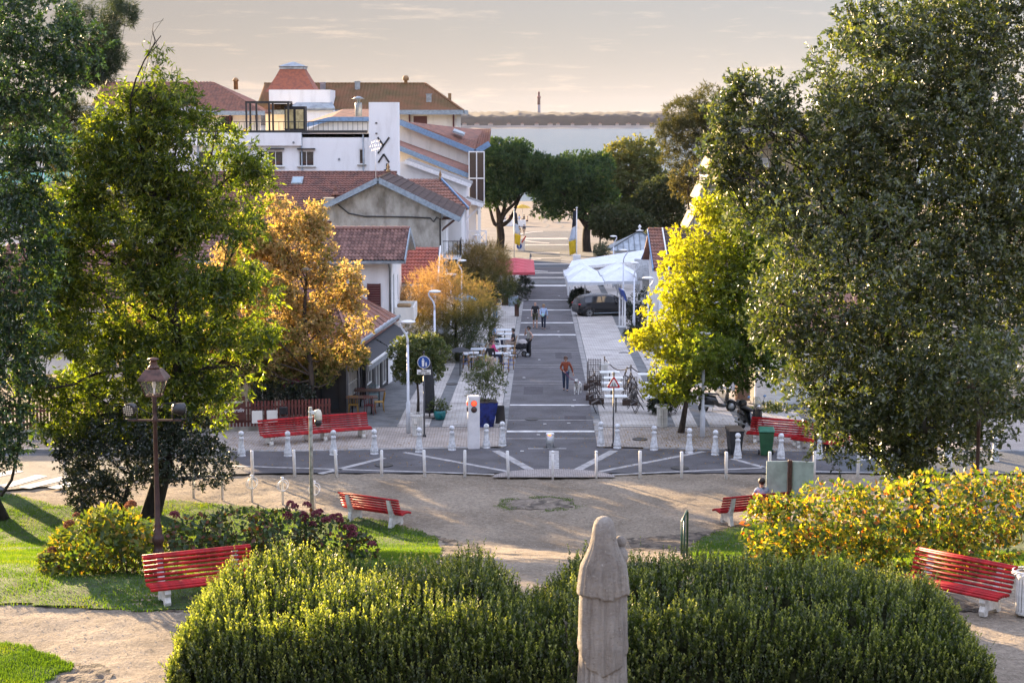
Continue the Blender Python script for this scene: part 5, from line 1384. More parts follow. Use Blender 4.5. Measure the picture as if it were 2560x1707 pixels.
# --- traffic pillar with red lights
g = G(1184, 1121)
t = thing('signal_pillar', 'white rectangular pillar with two glowing red signal lights', 'traffic light', g, R(8))
mb = MB(); mb.box((0, 0, 1.02), (.44, .34, 2.04), bev=.012); mb.obj('body', mat('pillar_white', (.74, .72, .72), .4, .05, 3), t)
M_redlit = glowmat('red_signal', (1.0, .035, .012), .9); M_lens_off = mat('dark_lens', (.09, .05, .045), .25)
for (rot, off) in ((0, (.0, -.178)), (-math.pi / 2, (-.228, .0))):
    for z, m_ in ((1.77, M_redlit), (1.53, M_lens_off)):
        mb = MB(); mb.lathe([(.095, -.01), (.095, .012), (.06, .03), (.01, .036)], 18); mb.xf(Matrix.Translation((off[0], off[1], z)) @ Matrix.Rotation(rot, 4, 'Z') @ RX)
        o = mb.obj('signal_light', m_, t)
        mb = MB(); mb.torus((0, 0, 0), .105, .012, 'y', 18, 6); mb.xf(Matrix.Translation((off[0], off[1], z)) @ Matrix.Rotation(rot, 4, 'Z')); mb.obj('ring', M_black, o)
# --- retractable bollard
t = thing('rising_bollard', 'short steel rising bollard with tiny orange lights in mid street', 'bollard', G(1375, 1121))
mb = MB(); mb.lathe([(.158, 0), (.158, .56)], 24); mb.obj('cylinder', M_steel, t)
mb = MB(); mb.lathe([(.162, .56), (.162, .575), (.15, .60), (.01, .603)], 24); mb.obj('cap', M_white, t)
for a in (-.42, -.12, .1):
    mb = MB(); mb.ball((.16 * math.sin(a), -.16 * math.cos(a), .555), .022, 8, 6); mb.obj('marker_light', MATS.get('amber_light') or glowmat('amber_light', (1.0, .22, .03), .8), t)
mb = MB(); mb.box((-.2, -.02, .015), (.12, .16, .03)); mb.box((.22, -.02, .015), (.16, .16, .03)); mb.obj('base_plates', M_white, t)
mb = MB(); mb.box((0, -.11, .012), (1.5, .07, .012)); mb.obj('rubber_strip', M_line, t)

# --- notice board seen from behind, on a wooden post
t = thing('notice_board', 'pale green notice board seen from behind on dark wooden post', 'sign', G(1972, 1300), R(-4))
mb = MB(); mb.box((0, 0, .95), (.13, .13, 1.95), bev=.02); mb.obj('post', M_brown, t)
M_pg = mat('pale_green_board', (.44, .52, .47), .6, .1, 3)
for sx in (-1, 1):
    mb = MB(); mb.box((sx * .40, .05, 1.28), (.66, .05, 1.2), bev=.01); o = mb.obj('panel', M_pg, t); o.rotation_euler = (0, 0, -sx * .12)
# --- green handrail by the steps
g = G(1716, 1442); g2 = G(1736, 1400)
t = thing('handrail', 'dark green metal handrail beside the hedge right of the statue', 'handrail', on(4.3, 41))
M_green = mat('dark_green_paint', (.015, .06, .04), .4)
mb = MB(); mb.tube([(-.25, -.9, .3), (-.25, -.88, 1.1), (.05, .9, .95), (.08, 1.0, .9), (.08, 1.02, -.3)], .028, 8); mb.obj('rail', M_green, t)
mb = MB(); mb.tube([(-.1, .0, -.2), (-.1, 0, 1.02)], .025, 8); mb.obj('upright', M_green, t)
# --- planters
M_bluepot = mat('cobalt_glaze', (.008, .022, .16), .25, .3, 4)
def frustum(w0, w1, h, z0=0.0): return [sq(0, 0, w0 / 2, z0), sq(0, 0, w1 / 2, z0 + h)]
POT = thing('blue_planter', 'tall cobalt blue square planter holding an oleander', 'planter', G(1214, 1066), .1)
mb = MB(); mb.loft(frustum(.58, .95, 1.05), smooth=False); mb.obj('pot', M_bluepot, POT)
mb = MB(); mb.box((0, 0, 1.03), (.9, .9, .06)); mb.obj('soil', soil_m, POT)
AB = thing('menu_board', 'small black menu easel behind the blue planter', 'sign', G(1251, 1060), -.1)
mb = MB(); mb.loft([[(-.2, -.15, 0), (.2, -.15, 0), (.2, .15, 0), (-.2, .15, 0)], [(-.16, -.03, .78), (.16, -.03, .78), (.16, .03, .78), (-.16, .03, .78)]], smooth=False); mb.obj('board', M_black, AB)
TP = thing('turquoise_pot', 'round turquoise pot with small leafy plant', 'planter', G(1100, 1050))
mb = MB(); mb.lathe([(.16, 0), (.23, .12), (.27, .3), (.26, .42), (.22, .42), (.21, .36)], 18); mb.obj('pot', mat('turquoise_glaze', (.01, .16, .17), .25, .15), TP)
CP = thing('closed_parasol', 'closed black parasol standing behind the pedestrian sign', 'parasol', G(1074, 1046))
mb = MB()
rings = []
for (z, r_) in ((.25, .17), (.8, .21), (1.6, .17), (2.3, .09), (2.5, .04)): rings.append([(r_ * (1 + .25 * (i % 2)) * math.cos(i * math.pi / 6), r_ * (1 + .25 * (i % 2)) * math.sin(i * math.pi / 6), z) for i in range(12)])
mb.loft(rings); mb.obj('canopy', M_awning, CP)
mb = MB(); mb.tube([(0, 0, 0), (0, 0, 2.6)], .03, 8); mb.lathe([(.3, 0), (.3, .08)], 12); mb.obj('pole', M_black, CP)
BPs = thing('closed_parasol', 'closed brown parasol beside the parked scooter', 'parasol', G(1856, 1020))
mb = MB()
rings = []
for (z, r_) in ((.35, .24), (.9, .25), (1.7, .19), (2.4, .11), (2.65, .04)): rings.append([(r_ * (1 + .35 * (i % 2)) * math.cos(i * math.pi / 7), r_ * (1 + .35 * (i % 2)) * math.sin(i * math.pi / 7), z) for i in range(14)])
mb.loft(rings); mb.obj('canopy', mat('brown_canvas', (.25, .15, .105), .9, .15, 3), BPs)
mb = MB(); mb.tube([(0, 0, 0), (0, 0, 2.7)], .03, 8); mb.lathe([(.35, 0), (.35, .09)], 12); mb.obj('pole', M_black, BPs)

# --- fence with restaurant sign
fg = G(556, 1085)
M_picket = mat('red_brown_fence', (.13, .032, .024), .65, .2, 6)
pk_me = MB(); pk_me.box((0, 0, .62), (.085, .03, 1.15)); pk_me = pk_me.mesh('picket', M_picket)
def fence(label, x0, y0, x1, y1, n):
    d = Vector((x1 - x0, y1 - y0)); L = d.length
    t = thing('picket_fence', label, 'fence', on(x0, y0), math.atan2(d.y, d.x))
    mb = MB(); mb.box((L / 2, 0, .07), (L, .22, .26)); mb.obj('plinth', M_cement, t)
    for z in (.4, .95):
        mb = MB(); mb.box((L / 2, .04, z), (L, .04, .08)); mb.obj('rail', M_picket, t)
    for i in range(n): link('picket', pk_me, t, ((i + .5) * L / n, 0, .02))
    return t
fy = 68.0
fence('red-brown picket fence carrying the restaurant sign', -11.6, fy, -7.35, 68.9, 32)
fence('red-brown picket fence on low wall at far left behind the trees', -24.5, 67.2, -11.7, fy, 95)
t = thing('restaurant_sign', 'brown restaurant sign with white lettering on the picket fence', 'sign', Vector((P(585, 1020, 67.8).x, 67.75, .45)), .2)
mb = MB(); mb.box((0, 0, .55), (.92, .03, .98)); mb.obj('board', mat('brown_sign_board', (.085, .024, .017), .6, .1), t)
text_obj('lettering', 'RESTAURANT', .125, M_white, t, (0, -.02, .80), (math.pi / 2, 0, 0))
text_obj('script_lettering', 'Le Jardin', .22, M_white, t, (0, -.02, .48), (math.pi / 2, 0, 0), shear=.45)
t = thing('letterboxes', 'cream boards and dark letterboxes on the fence behind the benches', 'letterbox', on(-9.3, 68.25), .2)
for i, x in enumerate((-.95, -.35)):
    mb = MB(); mb.box((x, -.06, .62), (.42, .03, .5)); mb.obj('cream_board', M_cream, t)
for z in (.45, .85):
    mb = MB(); mb.box((.1, -.1, z), (.34, .16, .3), bev=.02); mb.obj('letterbox', M_black, t)

# --- cafe tables and chairs by the black shopfront
M_topw = mat('wooden_top', (.14, .075, .05), .45, .2, 8, stretch=(1, 8, 1)); M_yel = mat('yellow_chair', (.42, .24, .04), .5); M_redch = mat('dark_red_chair', (.16, .02, .025), .5); M_teal = mat('teal_chair', (.10, .22, .23), .5)
def cafe_table(label, g, w, d, h, top_m, rz=0, group='cafe tables', two=True):
    t = thing('cafe_table', label, 'table', g, rz, group)
    mb = MB(); mb.box((0, 0, h), (w, d, .035), bev=.008); mb.obj('table_top', top_m, t)
    for sx in ((-1, 1) if two else (0,)):
        mb = MB(); mb.tube([(sx * w * .3, 0, .03), (sx * w * .3, 0, h)], .03, 8); mb.box((sx * w * .3, 0, .02), (.08, d * .8, .03)); mb.box((sx * w * .3, 0, .021), (.5, .08, .03)); mb.obj('pedestal', M_black, t)
    return t
def chair(label, g, rz, m, seat=.45, back=.85, group='cafe chairs', name='chair'):
    t = thing(name, label, 'chair', g, rz, group)
    mb = MB(); mb.box((0, 0, seat), (.4, .4, .03), bev=.01); mb.obj('seat', m, t)
    for sx in (-1, 1):
        for sy in (-1, 1):
            mb = MB(); mb.tube([(sx * .21, sy * .2, 0), (sx * .17, sy * .17, seat)], .015, 6); mb.obj('leg', m, t)
    mb = MB(); mb.tube([(-.18, .18, seat), (-.19, .25, back), (.19, .25, back), (.18, .18, seat)], .016, 6)
    for x in (-.1, 0, .1): mb.tube([(x, .18, seat), (x, .25, back)], .011, 5)
    mb.obj('backrest', m, t)
    return t
cafe_table('long wooden cafe table outside the black shopfront, nearer one', G(905, 1036), 1.35, .7, .76, M_topw, .1)
cafe_table('long wooden cafe table outside the black shopfront, farther one', G(925, 1018), 1.35, .7, .76, M_topw, .1)
for (px, py, rz, m_, lab) in [(884, 1037, math.pi, M_yel, 'yellow cafe chair at the left front of the wooden tables'), (925, 1038, math.pi - .2, M_redch, 'dark red cafe chair in front of the wooden tables'), (948, 1030, -1.4, M_yel, 'yellow cafe chair at the right end of the wooden tables'), (900, 1020, .1, M_redch, 'dark red cafe chair between the two wooden tables'), (935, 1012, .1, M_teal, 'teal cafe chair behind the farther wooden table')]:
    chair(lab, G(px, py), rz, m_)

# --- terrace of the left cafe: pale tables and wicker stools
M_pale = mat('pale_blue_white_top', (.56, .60, .64), .3, .06); M_wick = mat('wicker', (.36, .21, .09), .7, .25, 25)
tl = [(1262, 841), (1262, 852), (1258, 866), (1256, 886), (1254, 905)]
for i, p in enumerate(tl):
    g = G(p[0], p[1] + 26)
    cafe_table('pale high table on the left terrace, %s from the front' % ORD[4 - i], g, .95, .65, 1.0, M_pale, 0, 'terrace high tables', False)
def stool(label, g, rz, back=True):
    t = thing('wicker_stool', label, 'stool', g, rz, 'wicker bar stools')
    mb = MB(); mb.lathe([(.17, .74), (.18, .76), (.18, .79), (.01, .80)], 14); mb.obj('seat', M_pale, t)
    for k in range(4):
        a = math.pi / 4 + k * math.pi / 2
        mb = MB(); mb.tube([(.22 * math.cos(a), .22 * math.sin(a), 0), (.15 * math.cos(a), .15 * math.sin(a), .75)], .018, 6); mb.obj('leg', M_wick, t)
    mb = MB(); mb.torus((0, 0, .28), .195, .012, 'z', 14, 5); mb.torus((0, 0, .5), .175, .012, 'z', 14, 5); mb.obj('rung_rings', mat('blue_binding', (.05, .1, .35), .6), t)
    if back:
        mb = MB(); mb.tube([(-.16, .1, .76), (-.17, .2, 1.05), (0, .23, 1.12), (.17, .2, 1.05), (.16, .1, .76)], .016, 6); mb.obj('backrest', M_wick, t)
for i, (px, py, rz) in enumerate([(1277, 925, -1.6), (1278, 912, -1.5), (1281, 900, -1.4), (1283, 888, -1.5), (1265, 932, 3.1), (1240, 905, 1.6), (1243, 893, 1.6)]):
    stool(['wicker bar stool at the very front right of the left terrace', 'wicker bar stool second from the front on the lane side', 'wicker bar stool third from the front on the lane side', 'wicker bar stool beside the pram on the lane side', 'backless-looking wicker stool in front of the first high table', 'wicker bar stool on the inner side behind the woman in pink', 'wicker bar stool on the inner side further back'][i], G(px, py), rz)
for i, (px, py) in enumerate([(1196, 893), (1199, 879), (1178, 903)]):
    cafe_table(['pale table under the tamarisk, right one', 'pale table under the tamarisk, rear one', 'pale table under the tamarisk, left front one'][i], G(px, py + 24), .8, .7, .95, M_pale, 0, 'terrace high tables', False)
for i, (px, py, rz) in enumerate([(1200, 925, -1.5), (1182, 928, 2.6), (1207, 908, -1.5), (1165, 922, 1.5)]):
    stool(['wicker stool right of the tables under the tamarisk', 'wicker stool in front of the tables under the tamarisk', 'wicker stool furthest right under the tamarisk', 'wicker stool furthest left under the tamarisk'][i], G(px, py), rz)
t = thing('low_parasol', 'flat dark parasol over a crate beside the oleander', 'parasol', G(1150, 940))
mb = MB(); mb.tube([(0, 0, 0), (0, 0, 1.4)], .025, 6); mb.obj('pole', M_black, t)
mb = MB(); mb.loft([[(math.cos(k * math.pi / 4) * .7, math.sin(k * math.pi / 4) * .6, 1.28) for k in range(8)], [(math.cos(k * math.pi / 4) * .05, math.sin(k * math.pi / 4) * .05, 1.48) for k in range(8)]], smooth=False); mb.obj('canopy', M_awning, t)

# --- terrace on the right: trellis screens, tables with tilted chairs, rope posts
M_rust = mat('dark_brown_trellis', (.05, .03, .024), .7, .2, 8)
def trellis(label, g, rz=0):
    t = thing('trellis_screen', label, 'trellis', g, rz, 'trellis planters')
    mb = MB(); mb.box((0, 0, .14), (.66, .32, .28)); mb.obj('planter_box', M_rust, t)
    for i in range(8):
        mb = MB(); mb.box((-.29 + i * .083, 0, .80), (.022, .02, 1.08)); mb.obj('upright_slat', M_rust, t)
    for i in range(12):
        mb = MB(); mb.box((0, -.016, .31 + i * .087), (.62, .012, .02)); mb.obj('cross_slat', M_rust, t)
for i, (px, py, rz) in enumerate([(1491, 1012, 0), (1474, 1000, 1.5), (1486, 965, 0), (1468, 975, 1.5), (1575, 1015, 0), (1686, 1008, 0)]):
    trellis(['brown trellis planter at the front left of the right terrace', 'brown trellis planter side-on along the lane, front one', 'brown trellis planter behind the front one', 'brown trellis planter side-on along the lane, rear one', 'brown trellis planter right of the warning sign', 'brown trellis planter beside the tree stakes'][i], G(px, py), rz)
M_tabw = mat('white_table_top', (.62, .65, .64), .4, .06); M_chb = mat('dark_folding_chair', (.035, .03, .03), .5)
RT = [(1524, 930), (1532, 944), (1528, 957), (1532, 973), (1540, 990), (1620, 935), (1632, 958), (1636, 974), (1638, 992)]
for i, (px, py) in enumerate(RT):
    g = G(px, py, dz=.74)
    cafe_table('white-topped table on the right terrace, %s of the %s row' % (ORD[i if i < 5 else i - 5], 'left' if i < 5 else 'right'), g, .95, .62, .74, M_tabw, 0, 'right terrace tables', False)
    for sx in (-1, 1):
        t = chair('dark folding chair tipped against the %s side of the %s table, %s row' % ('left' if sx < 0 else 'right', ORD[i if i < 5 else i - 5], 'left' if i < 5 else 'right'), on(g.x + sx * .66, g.y), sx * math.pi / 2, M_chb, group='tipped folding chairs', name='folding_chair')
        t.rotation_euler = (0, 0, -sx * math.pi / 2)
        t.location.z += .02
        for ch in t.children: pass
        t.rotation_euler = Euler((.5, 0, -sx * math.pi / 2 + math.pi), 'XYZ')
        t.location.z += .1
rp = []
for i, (px, py) in enumerate([(1511, 945), (1577, 968), (1640, 962)]):
    g = G(px, py); rp.append(g)
    t = thing('rope_post', ['brown rope post behind the left tables', 'brown rope post right of the left tables', 'brown rope post among the yellow leaves'][i], 'post', g, 0, 'rope barrier posts')
    mb = MB(); mb.lathe([(.14, 0), (.14, .03), (.025, .05), (.025, 1.0)], 12); mb.obj('pole', M_rust, t)
    mb = MB(); mb.ball((0, 0, 1.05), .05, 8, 6); mb.obj('knob', MATS['tarnished_knob'], t)
for i in range(2):
    a, b_ = rp[i] + Vector((0, 0, .98)), rp[i + 1] + Vector((0, 0, .98))
    pts = [a + (b_ - a) * k / 10 - Vector((0, 0, .35 * math.sin(math.pi * k / 10))) for k in range(11)]
    mb = MB(); mb.tube(pts, .025, 6); tag(mb.obj('barrier_rope', M_rust), ['sagging rope between the two left rope posts', 'sagging rope running into the yellow leaves'][i], 'rope')

# --- wheelie bins
def wheelie(label, g, rz, body, lid):
    t = thing('wheelie_bin', label, 'bin', g, rz, 'wheelie bins')
    mb = MB(); mb.loft([[(-.2, -.2, .06), (.2, -.2, .06), (.2, .2, .06), (-.2, .2, .06)], [(-.27, -.3, .9), (.27, -.3, .9), (.27, .26, .9), (-.27, .26, .9)], [(-.29, -.33, .95), (.29, -.33, .95), (.29, .28, .95), (-.29, .28, .95)]], smooth=False); mb.obj('body', body, t)
    mb = MB(); mb.loft([[(-.3, -.36, .96), (.3, -.36, .96), (.3, .30, .96), (-.3, .30, .96)], [(-.29, -.34, 1.0), (.29, -.34, 1.0), (.29, .3, 1.05), (-.29, .3, 1.05)], [(-.25, -.28, 1.02), (.25, -.28, 1.02), (.25, .25, 1.075), (-.25, .25, 1.075)]], smooth=False); mb.obj('lid', lid, t)
    mb = MB(); mb.tube([(-.28, .28, .98), (-.24, .36, .98), (.24, .36, .98), (.28, .28, .98)], .02, 6); mb.obj('handle', body, t)
    for sx in (-1, 1):
        mb = MB(); mb.lathe([(.06, -.025), (.1, -.025), (.1, .025), (.06, .025)], 14); mb.xf(Matrix.Translation((sx * .26, .2, .1)) @ Matrix.Rotation(math.pi / 2, 4, 'Y')); mb.obj('wheel', M_black, t)
M_bd = mat('dark_grey_plastic', (.028, .03, .034), .5, .15, 5); M_bg = mat('green_plastic', (.022, .10, .045), .45, .1, 5)
wheelie('dark grey wheelie bin with brownish lid, left of the three', G(1836, 1137), .15, M_bd, mat('brown_lid', (.10, .075, .05), .5))
wheelie('green wheelie bin with green lid', G(1915, 1139), -.1, M_bg, mat('green_lid', (.02, .14, .08), .45))
wheelie('dark grey wheelie bin with yellow lid, half under the tree', G(2056, 1128), .1, M_bd, mat('yellow_lid', (.36, .27, .03), .45))

# --- scooters
M_gb = mat('gloss_black_paint', (.010, .012, .015), .18, .1, 4); M_rubber = mat('tyre_rubber', (.014, .014, .014), .85); M_chrome = mat('chrome', (.55, .55, .55), .15, .05, metal=.9)
def wheel(t, x, r, w=.1, name='wheel', y=0):
    mb = MB(); mb.torus((x, y, r), r - w / 2, w / 2, 'y', 20, 8); o = mb.obj(name, M_rubber, t)
    mb = MB(); mb.lathe([(.04, -.05), (r * .66, -.03), (r * .66, .03), (.04, .05)], 16); mb.xf(Matrix.Translation((x, y, r)) @ RX); mb.obj('rim', M_steel, o)
def ell(c, r, n=12, m=8):
    mb = MB(); mb.ball((0, 0, 0), 1, n, m); mb.v = [(c[0] + p[0] * r[0], c[1] + p[1] * r[1], c[2] + p[2] * r[2]) for p in mb.v]; return mb
def scooter(label, g, rz, big=False):
    t = thing('scooter', label, 'scooter', g, rz)
    s = 1.15 if big else 1.0
    wheel(t, .62 * s, .24 * s, .11); wheel(t, -.62 * s, .24 * s, .12)
    sec = lambda x, w, z0, z1: [(x * s, w * math.cos(a), (z0 + z1) / 2 * s + (z1 - z0) / 2 * s * math.sin(a)) for a in [i * math.pi / 5 for i in range(10)]]
    mb = MB(); mb.loft([sec(-.85, .05, .58, .70), sec(-.75, .15, .38, .76), sec(-.45, .2, .3, .78), sec(-.1, .17, .3, .72), sec(.05, .15, .22, .42), sec(.3, .16, .2, .34), sec(.42, .17, .24, .5)]); mb.obj('rear_body', M_gb, t)
    mb = MB(); mb.loft([sec(.36, .18, .25, .5), sec(.42, .24, .3, .8), sec(.45, .22, .5, 1.0), sec(.42, .12, .8, 1.08)]); mb.obj('leg_shield', M_gb, t)
    mb = MB(); mb.loft([sec(.45, .1, .35, .5), sec(.62, .11, .44, .56), sec(.84, .07, .36, .44), sec(.9, .02, .33, .36)]); mb.obj('front_mudguard', M_gb, t)
    mb = MB(); mb.loft([sec(-.8, .12, .76, .86), sec(-.4, .16, .77, .86), sec(0, .13, .74, .82), sec(.08, .05, .72, .78)]); mb.obj('seat', mat('seat_vinyl', (.015, .014, .014), .6), t)
    mb = MB(); mb.tube([(.38 * s, -.36, 1.1 * s), (.42 * s, -.2, 1.07 * s), (.45 * s, 0, 1.04 * s), (.42 * s, .2, 1.07 * s), (.38 * s, .36, 1.1 * s)], .022, 8); mb.obj('handlebar', M_black, t)
    mb = ell((.52 * s, 0, .98 * s), (.07, .1, .09)); mb.obj('headlight', M_chrome, t)
    for sy in (-1, 1):
        mb = MB(); mb.tube([(.42 * s, sy * .28, 1.1 * s), (.40 * s, sy * .34, 1.28 * s)], .009, 5); mr = mb.obj('mirror_arm', M_black, t)
        e = ell((.40 * s, sy * .36, 1.32 * s), (.02, .075, .05)); e.obj('mirror', mat('mirror_blue', (.2, .35, .6), .1, metal=.5), mr)
    mb = MB(); mb.tube([(-.2, -.14, .3), (-.75 * s, -.2, .32)], [.03, .06], 8); mb.obj('exhaust', M_steel, t)
    if big:
        e = MB(); e.box((-.78, 0, 1.05), (.42, .42, .32), bev=.1); e.obj('top_box', M_gb, t)
        mb = MB(); mb.loft([[(.60, -.2, 1.02), (.60, .2, 1.02), (.58, .2, 1.02), (.58, -.2, 1.02)], [(.5, -.19, 1.3), (.5, .19, 1.3), (.48, .19, 1.3), (.48, -.19, 1.3)], [(.42, -.13, 1.5), (.42, .13, 1.5), (.4, .13, 1.5), (.4, -.13, 1.5)]]); mb.obj('windscreen', glassmat('smoky_screen', (.5, .47, .36), .15, .45), t)
    mb = MB(); mb.tube([(-.1, .1, .26), (-.16, .22, .02)], .014, 5); mb.obj('stand', M_steel, t)
scooter('black scooter parked side-on beside the grey lamp column', G(1793, 1030), R(12))
scooter('large black scooter with windscreen and top box facing the camera', G(1876, 1080), R(-68), True)

# --- parked car
def car(label, g, rz):
    t = thing('car', label, 'car', g, rz)
    def ring(x, hw, z0, zb, zt, tw):
        # closed section: floor, sill, belt, roof
        return [(x, -hw * .9, z0), (x, -hw, z0 + .18), (x, -hw, (z0 + zb) / 2 + .1), (x, -hw * .95, zb), (x, -tw, zt - .07), (x, -tw * .8, zt), (x, tw * .8, zt), (x, tw, zt - .07), (x, hw * .95, zb), (x, hw, (z0 + zb) / 2 + .1), (x, hw, z0 + .18), (x, hw * .9, z0)]
    S = [(-2.12, .70, .42, .80, .86, .66), (-2.05, .82, .3, .95, 1.05, .70), (-1.9, .88, .24, 1.0, 1.30, .66), (-1.5, .91, .2, 1.0, 1.48, .64), (-.9, .92, .2, .99, 1.55, .64), (0, .92, .2, .97, 1.56, .64), (.55, .92, .2, .96, 1.46, .62), (1.0, .91, .2, .95, 1.20, .64), (1.35, .90, .2, .95, 1.02, .70), (1.8, .87, .24, .86, .90, .72), (2.1, .78, .3, .70, .74, .66), (2.2, .66, .36, .58, .62, .55)]
    mb = MB(); mb.loft([ring(*s_) for s_ in S]); body = mb.obj('body', M_gb, t)
    for sy in (-1, 1):
        def win(x0, x1, name='side_window'):
            pts = []
            def sec_at(x):
                for a_, b_ in zip(S, S[1:]):
                    if a_[0] <= x <= b_[0]:
                        k = (x - a_[0]) / (b_[0] - a_[0]); return [a_[i] + (b_[i] - a_[i]) * k for i in range(6)]
            lo_, hi_ = [], []
            n = 6
            for i in range(n + 1):
                x = x0 + (x1 - x0) * i / n; s_ = sec_at(x)
                for (f, L_) in ((.12, lo_), (.92, hi_)):
                    z = s_[3] + (s_[4] - .07 - s_[3]) * f; y = s_[1] * .95 + (s_[5] - s_[1] * .95) * f
                    L_.append((x, sy * (y + .008), z + .004))
            mb = MB(); mb._add(lo_ + hi_, [(i, i + 1, n + 2 + i, n + 1 + i) for i in range(n)], True); mb.obj(name, M_glass, body)
        win(-1.65, -.45); win(-.38, .55); win(.6, .98)
        for x in (-1.38, 1.38):
            mb = MB(); mb.torus((x, sy * .87, .345), .275, .085, 'y', 24, 8); wh = mb.obj('wheel', M_rubber, t)
            mb = MB(); mb.lathe([(.02, 0), (.24, 0), (.25, .02)], 20); mb.xf(Matrix.Translation((x, sy * .935, .345)) @ RX); mb.obj('rim', M_black, wh)
            for k in range(10):
                a = k * math.pi / 5
                mb = MB(); mb.box((.15, 0, 0), (.15, .02, .035)); mb.xf(Matrix.Translation((x, sy * .95, .345)) @ Matrix.Rotation(a, 4, 'Y')); mb.obj('spoke', M_steel, wh)
            mb = MB(); mb.torus((x, sy * .875, .36), .40, .055, 'y', 16, 6, arc=math.pi); mb.obj('wheel_arch', M_black, t)
        mb = ell((.72, sy * 1.02, 1.02), (.1, .12, .07)); mb.obj('mirror', M_gb, t)
        mb = MB(); mb.box((0, sy * .925, .3), (2.1, .03, .05)); mb.obj('sill_trim', M_bluegrey, t)
        mb = ell((-2.02, sy * .68, .93), (.1, .16, .06)); mb.obj('tail_light', MATS.get('tail_red') or mat('tail_red', (.5, .015, .02), .3), t)
        mb = ell((2.08, sy * .6, .68), (.1, .16, .06)); mb.obj('headlight', M_chrome, t)
    mb = MB(); mb.quad((-1.93, -.6, 1.06), (-1.93, .6, 1.06), (-1.56, .56, 1.46), (-1.56, -.56, 1.46)); mb.v = [(p[0] - .03, p[1], p[2] + .02) for p in mb.v]; mb.obj('rear_window', M_glass, body)
    mb = MB(); mb.quad((1.3, -.66, 1.05), (1.3, .66, 1.05), (.62, .58, 1.45), (.62, -.58, 1.45)); mb.v = [(p[0] + .02, p[1], p[2] + .03) for p in mb.v]; mb.obj('windscreen', M_glass, body)
car('black hatchback car parked across the right pavement beside parasols', G(1508, 789), R(18))

# --- white parasols and slatted pergola of the right restaurant
M_canvas = mat('white_canvas', (.66, .69, .72), .8, .04, 2)
def parasol(label, g, w, d, h0, h1, m, rz=0):
    t = thing('parasol', label, 'parasol', g, rz, 'large restaurant parasols')
    def rr(s_, z, sag): return [(-w / 2 * s_, -d / 2 * s_, z), (0, -d / 2 * s_, z + sag), (w / 2 * s_, -d / 2 * s_, z), (w / 2 * s_, 0, z + sag), (w / 2 * s_, d / 2 * s_, z), (0, d / 2 * s_, z + sag), (-w / 2 * s_, d / 2 * s_, z), (-w / 2 * s_, 0, z + sag)]
    mb = MB(); mb.loft([rr(1, h0 - .22, .0), rr(1, h0, .0), rr(.55, h0 + (h1 - h0) * .52, .03), rr(.12, h1, 0), rr(.02, h1 + .04, 0)], smooth=False, caps=False); cn_ = mb.obj('canopy', m, t)
    mb = MB(); mb.loft([rr(.16, h1 - .02, 0), rr(.06, h1 + .12, 0), rr(.01, h1 + .14, 0)], smooth=False); mb.obj('vent_cap', m, cn_)
    mb = MB(); mb.tube([(0, 0, 0), (0, 0, h1)], .045, 8); mb.lathe([(.4, 0), (.4, .08), (.06, .12)], 12); mb.obj('pole', M_white, t)
    for k in range(4):
        sx, sy = ((-1, -1), (1, -1), (1, 1), (-1, 1))[k]
        mb = MB(); mb.tube([(0, 0, h1 - .05), (sx * w * .49, sy * d * .49, h0 - .02)], .02, 5); mb.obj('rib', M_white, t)
pc = PZ(1466, 702, 1.0); 
zg = gz(5, 125)
def par_at(label, px0, px1, py, h, d, m=M_canvas, top=.75):
    """front edge of the canopy seen between px0 and px1 at row py, h above the ground"""
    a, b_ = G(px0, py, dz=h), G(px1, py, dz=h)
    w = (b_ - a).length; c = (a + b_) / 2
    parasol(label, on(c.x, c.y + d / 2), w, d, h, h + top, m)
par_at('white parasol nearest the lane, front left of four', 1420, 1511, 703, 2.15, 4.2)
par_at('white parasol above the parked car, front right of four', 1512, 1602, 701, 2.15, 4.2)
par_at('white parasol behind the front left one', 1412, 1500, 688, 2.15, 4.4)
par_at('white parasol behind the front right one', 1502, 1594, 686, 2.15, 4.4)
t = thing('pergola', 'long white slatted awning roof behind the white parasols', 'pergola', on(8, 150))
pa, pb, pcn, pd = PZ(1421, 668, .5), PZ(1600, 652, .5), PZ(1612, 624, 1.0), PZ(1430, 652, .9)
o_ = t.location
for k in range(9):
    u0, u1 = k / 9, (k + .9) / 9
    q = [pa + (pd - pa) * u0, pb + (pcn - pb) * u0, pb + (pcn - pb) * u1, pa + (pd - pa) * u1]
    mb = slab(q, .06); mb.v = [tuple(Vector(p) - o_) for p in mb.v]; mb.obj('slat', M_canvas, t)
for p in (pa, pb, pcn, pd):
    mb = MB(); mb.box((p.x - o_.x, p.y - o_.y, (p.z + gz(p.x, p.y)) / 2 - o_.z), (.14, .14, p.z - gz(p.x, p.y) - .1)); mb.obj('post', M_white, t)
mb = bar(pa - Vector((0, .1, .12)), pb - Vector((0, .1, .12)), .1, .22); mb.v = [tuple(Vector(p) - o_) for p in mb.v]; mb.obj('front_beam', M_white, t)
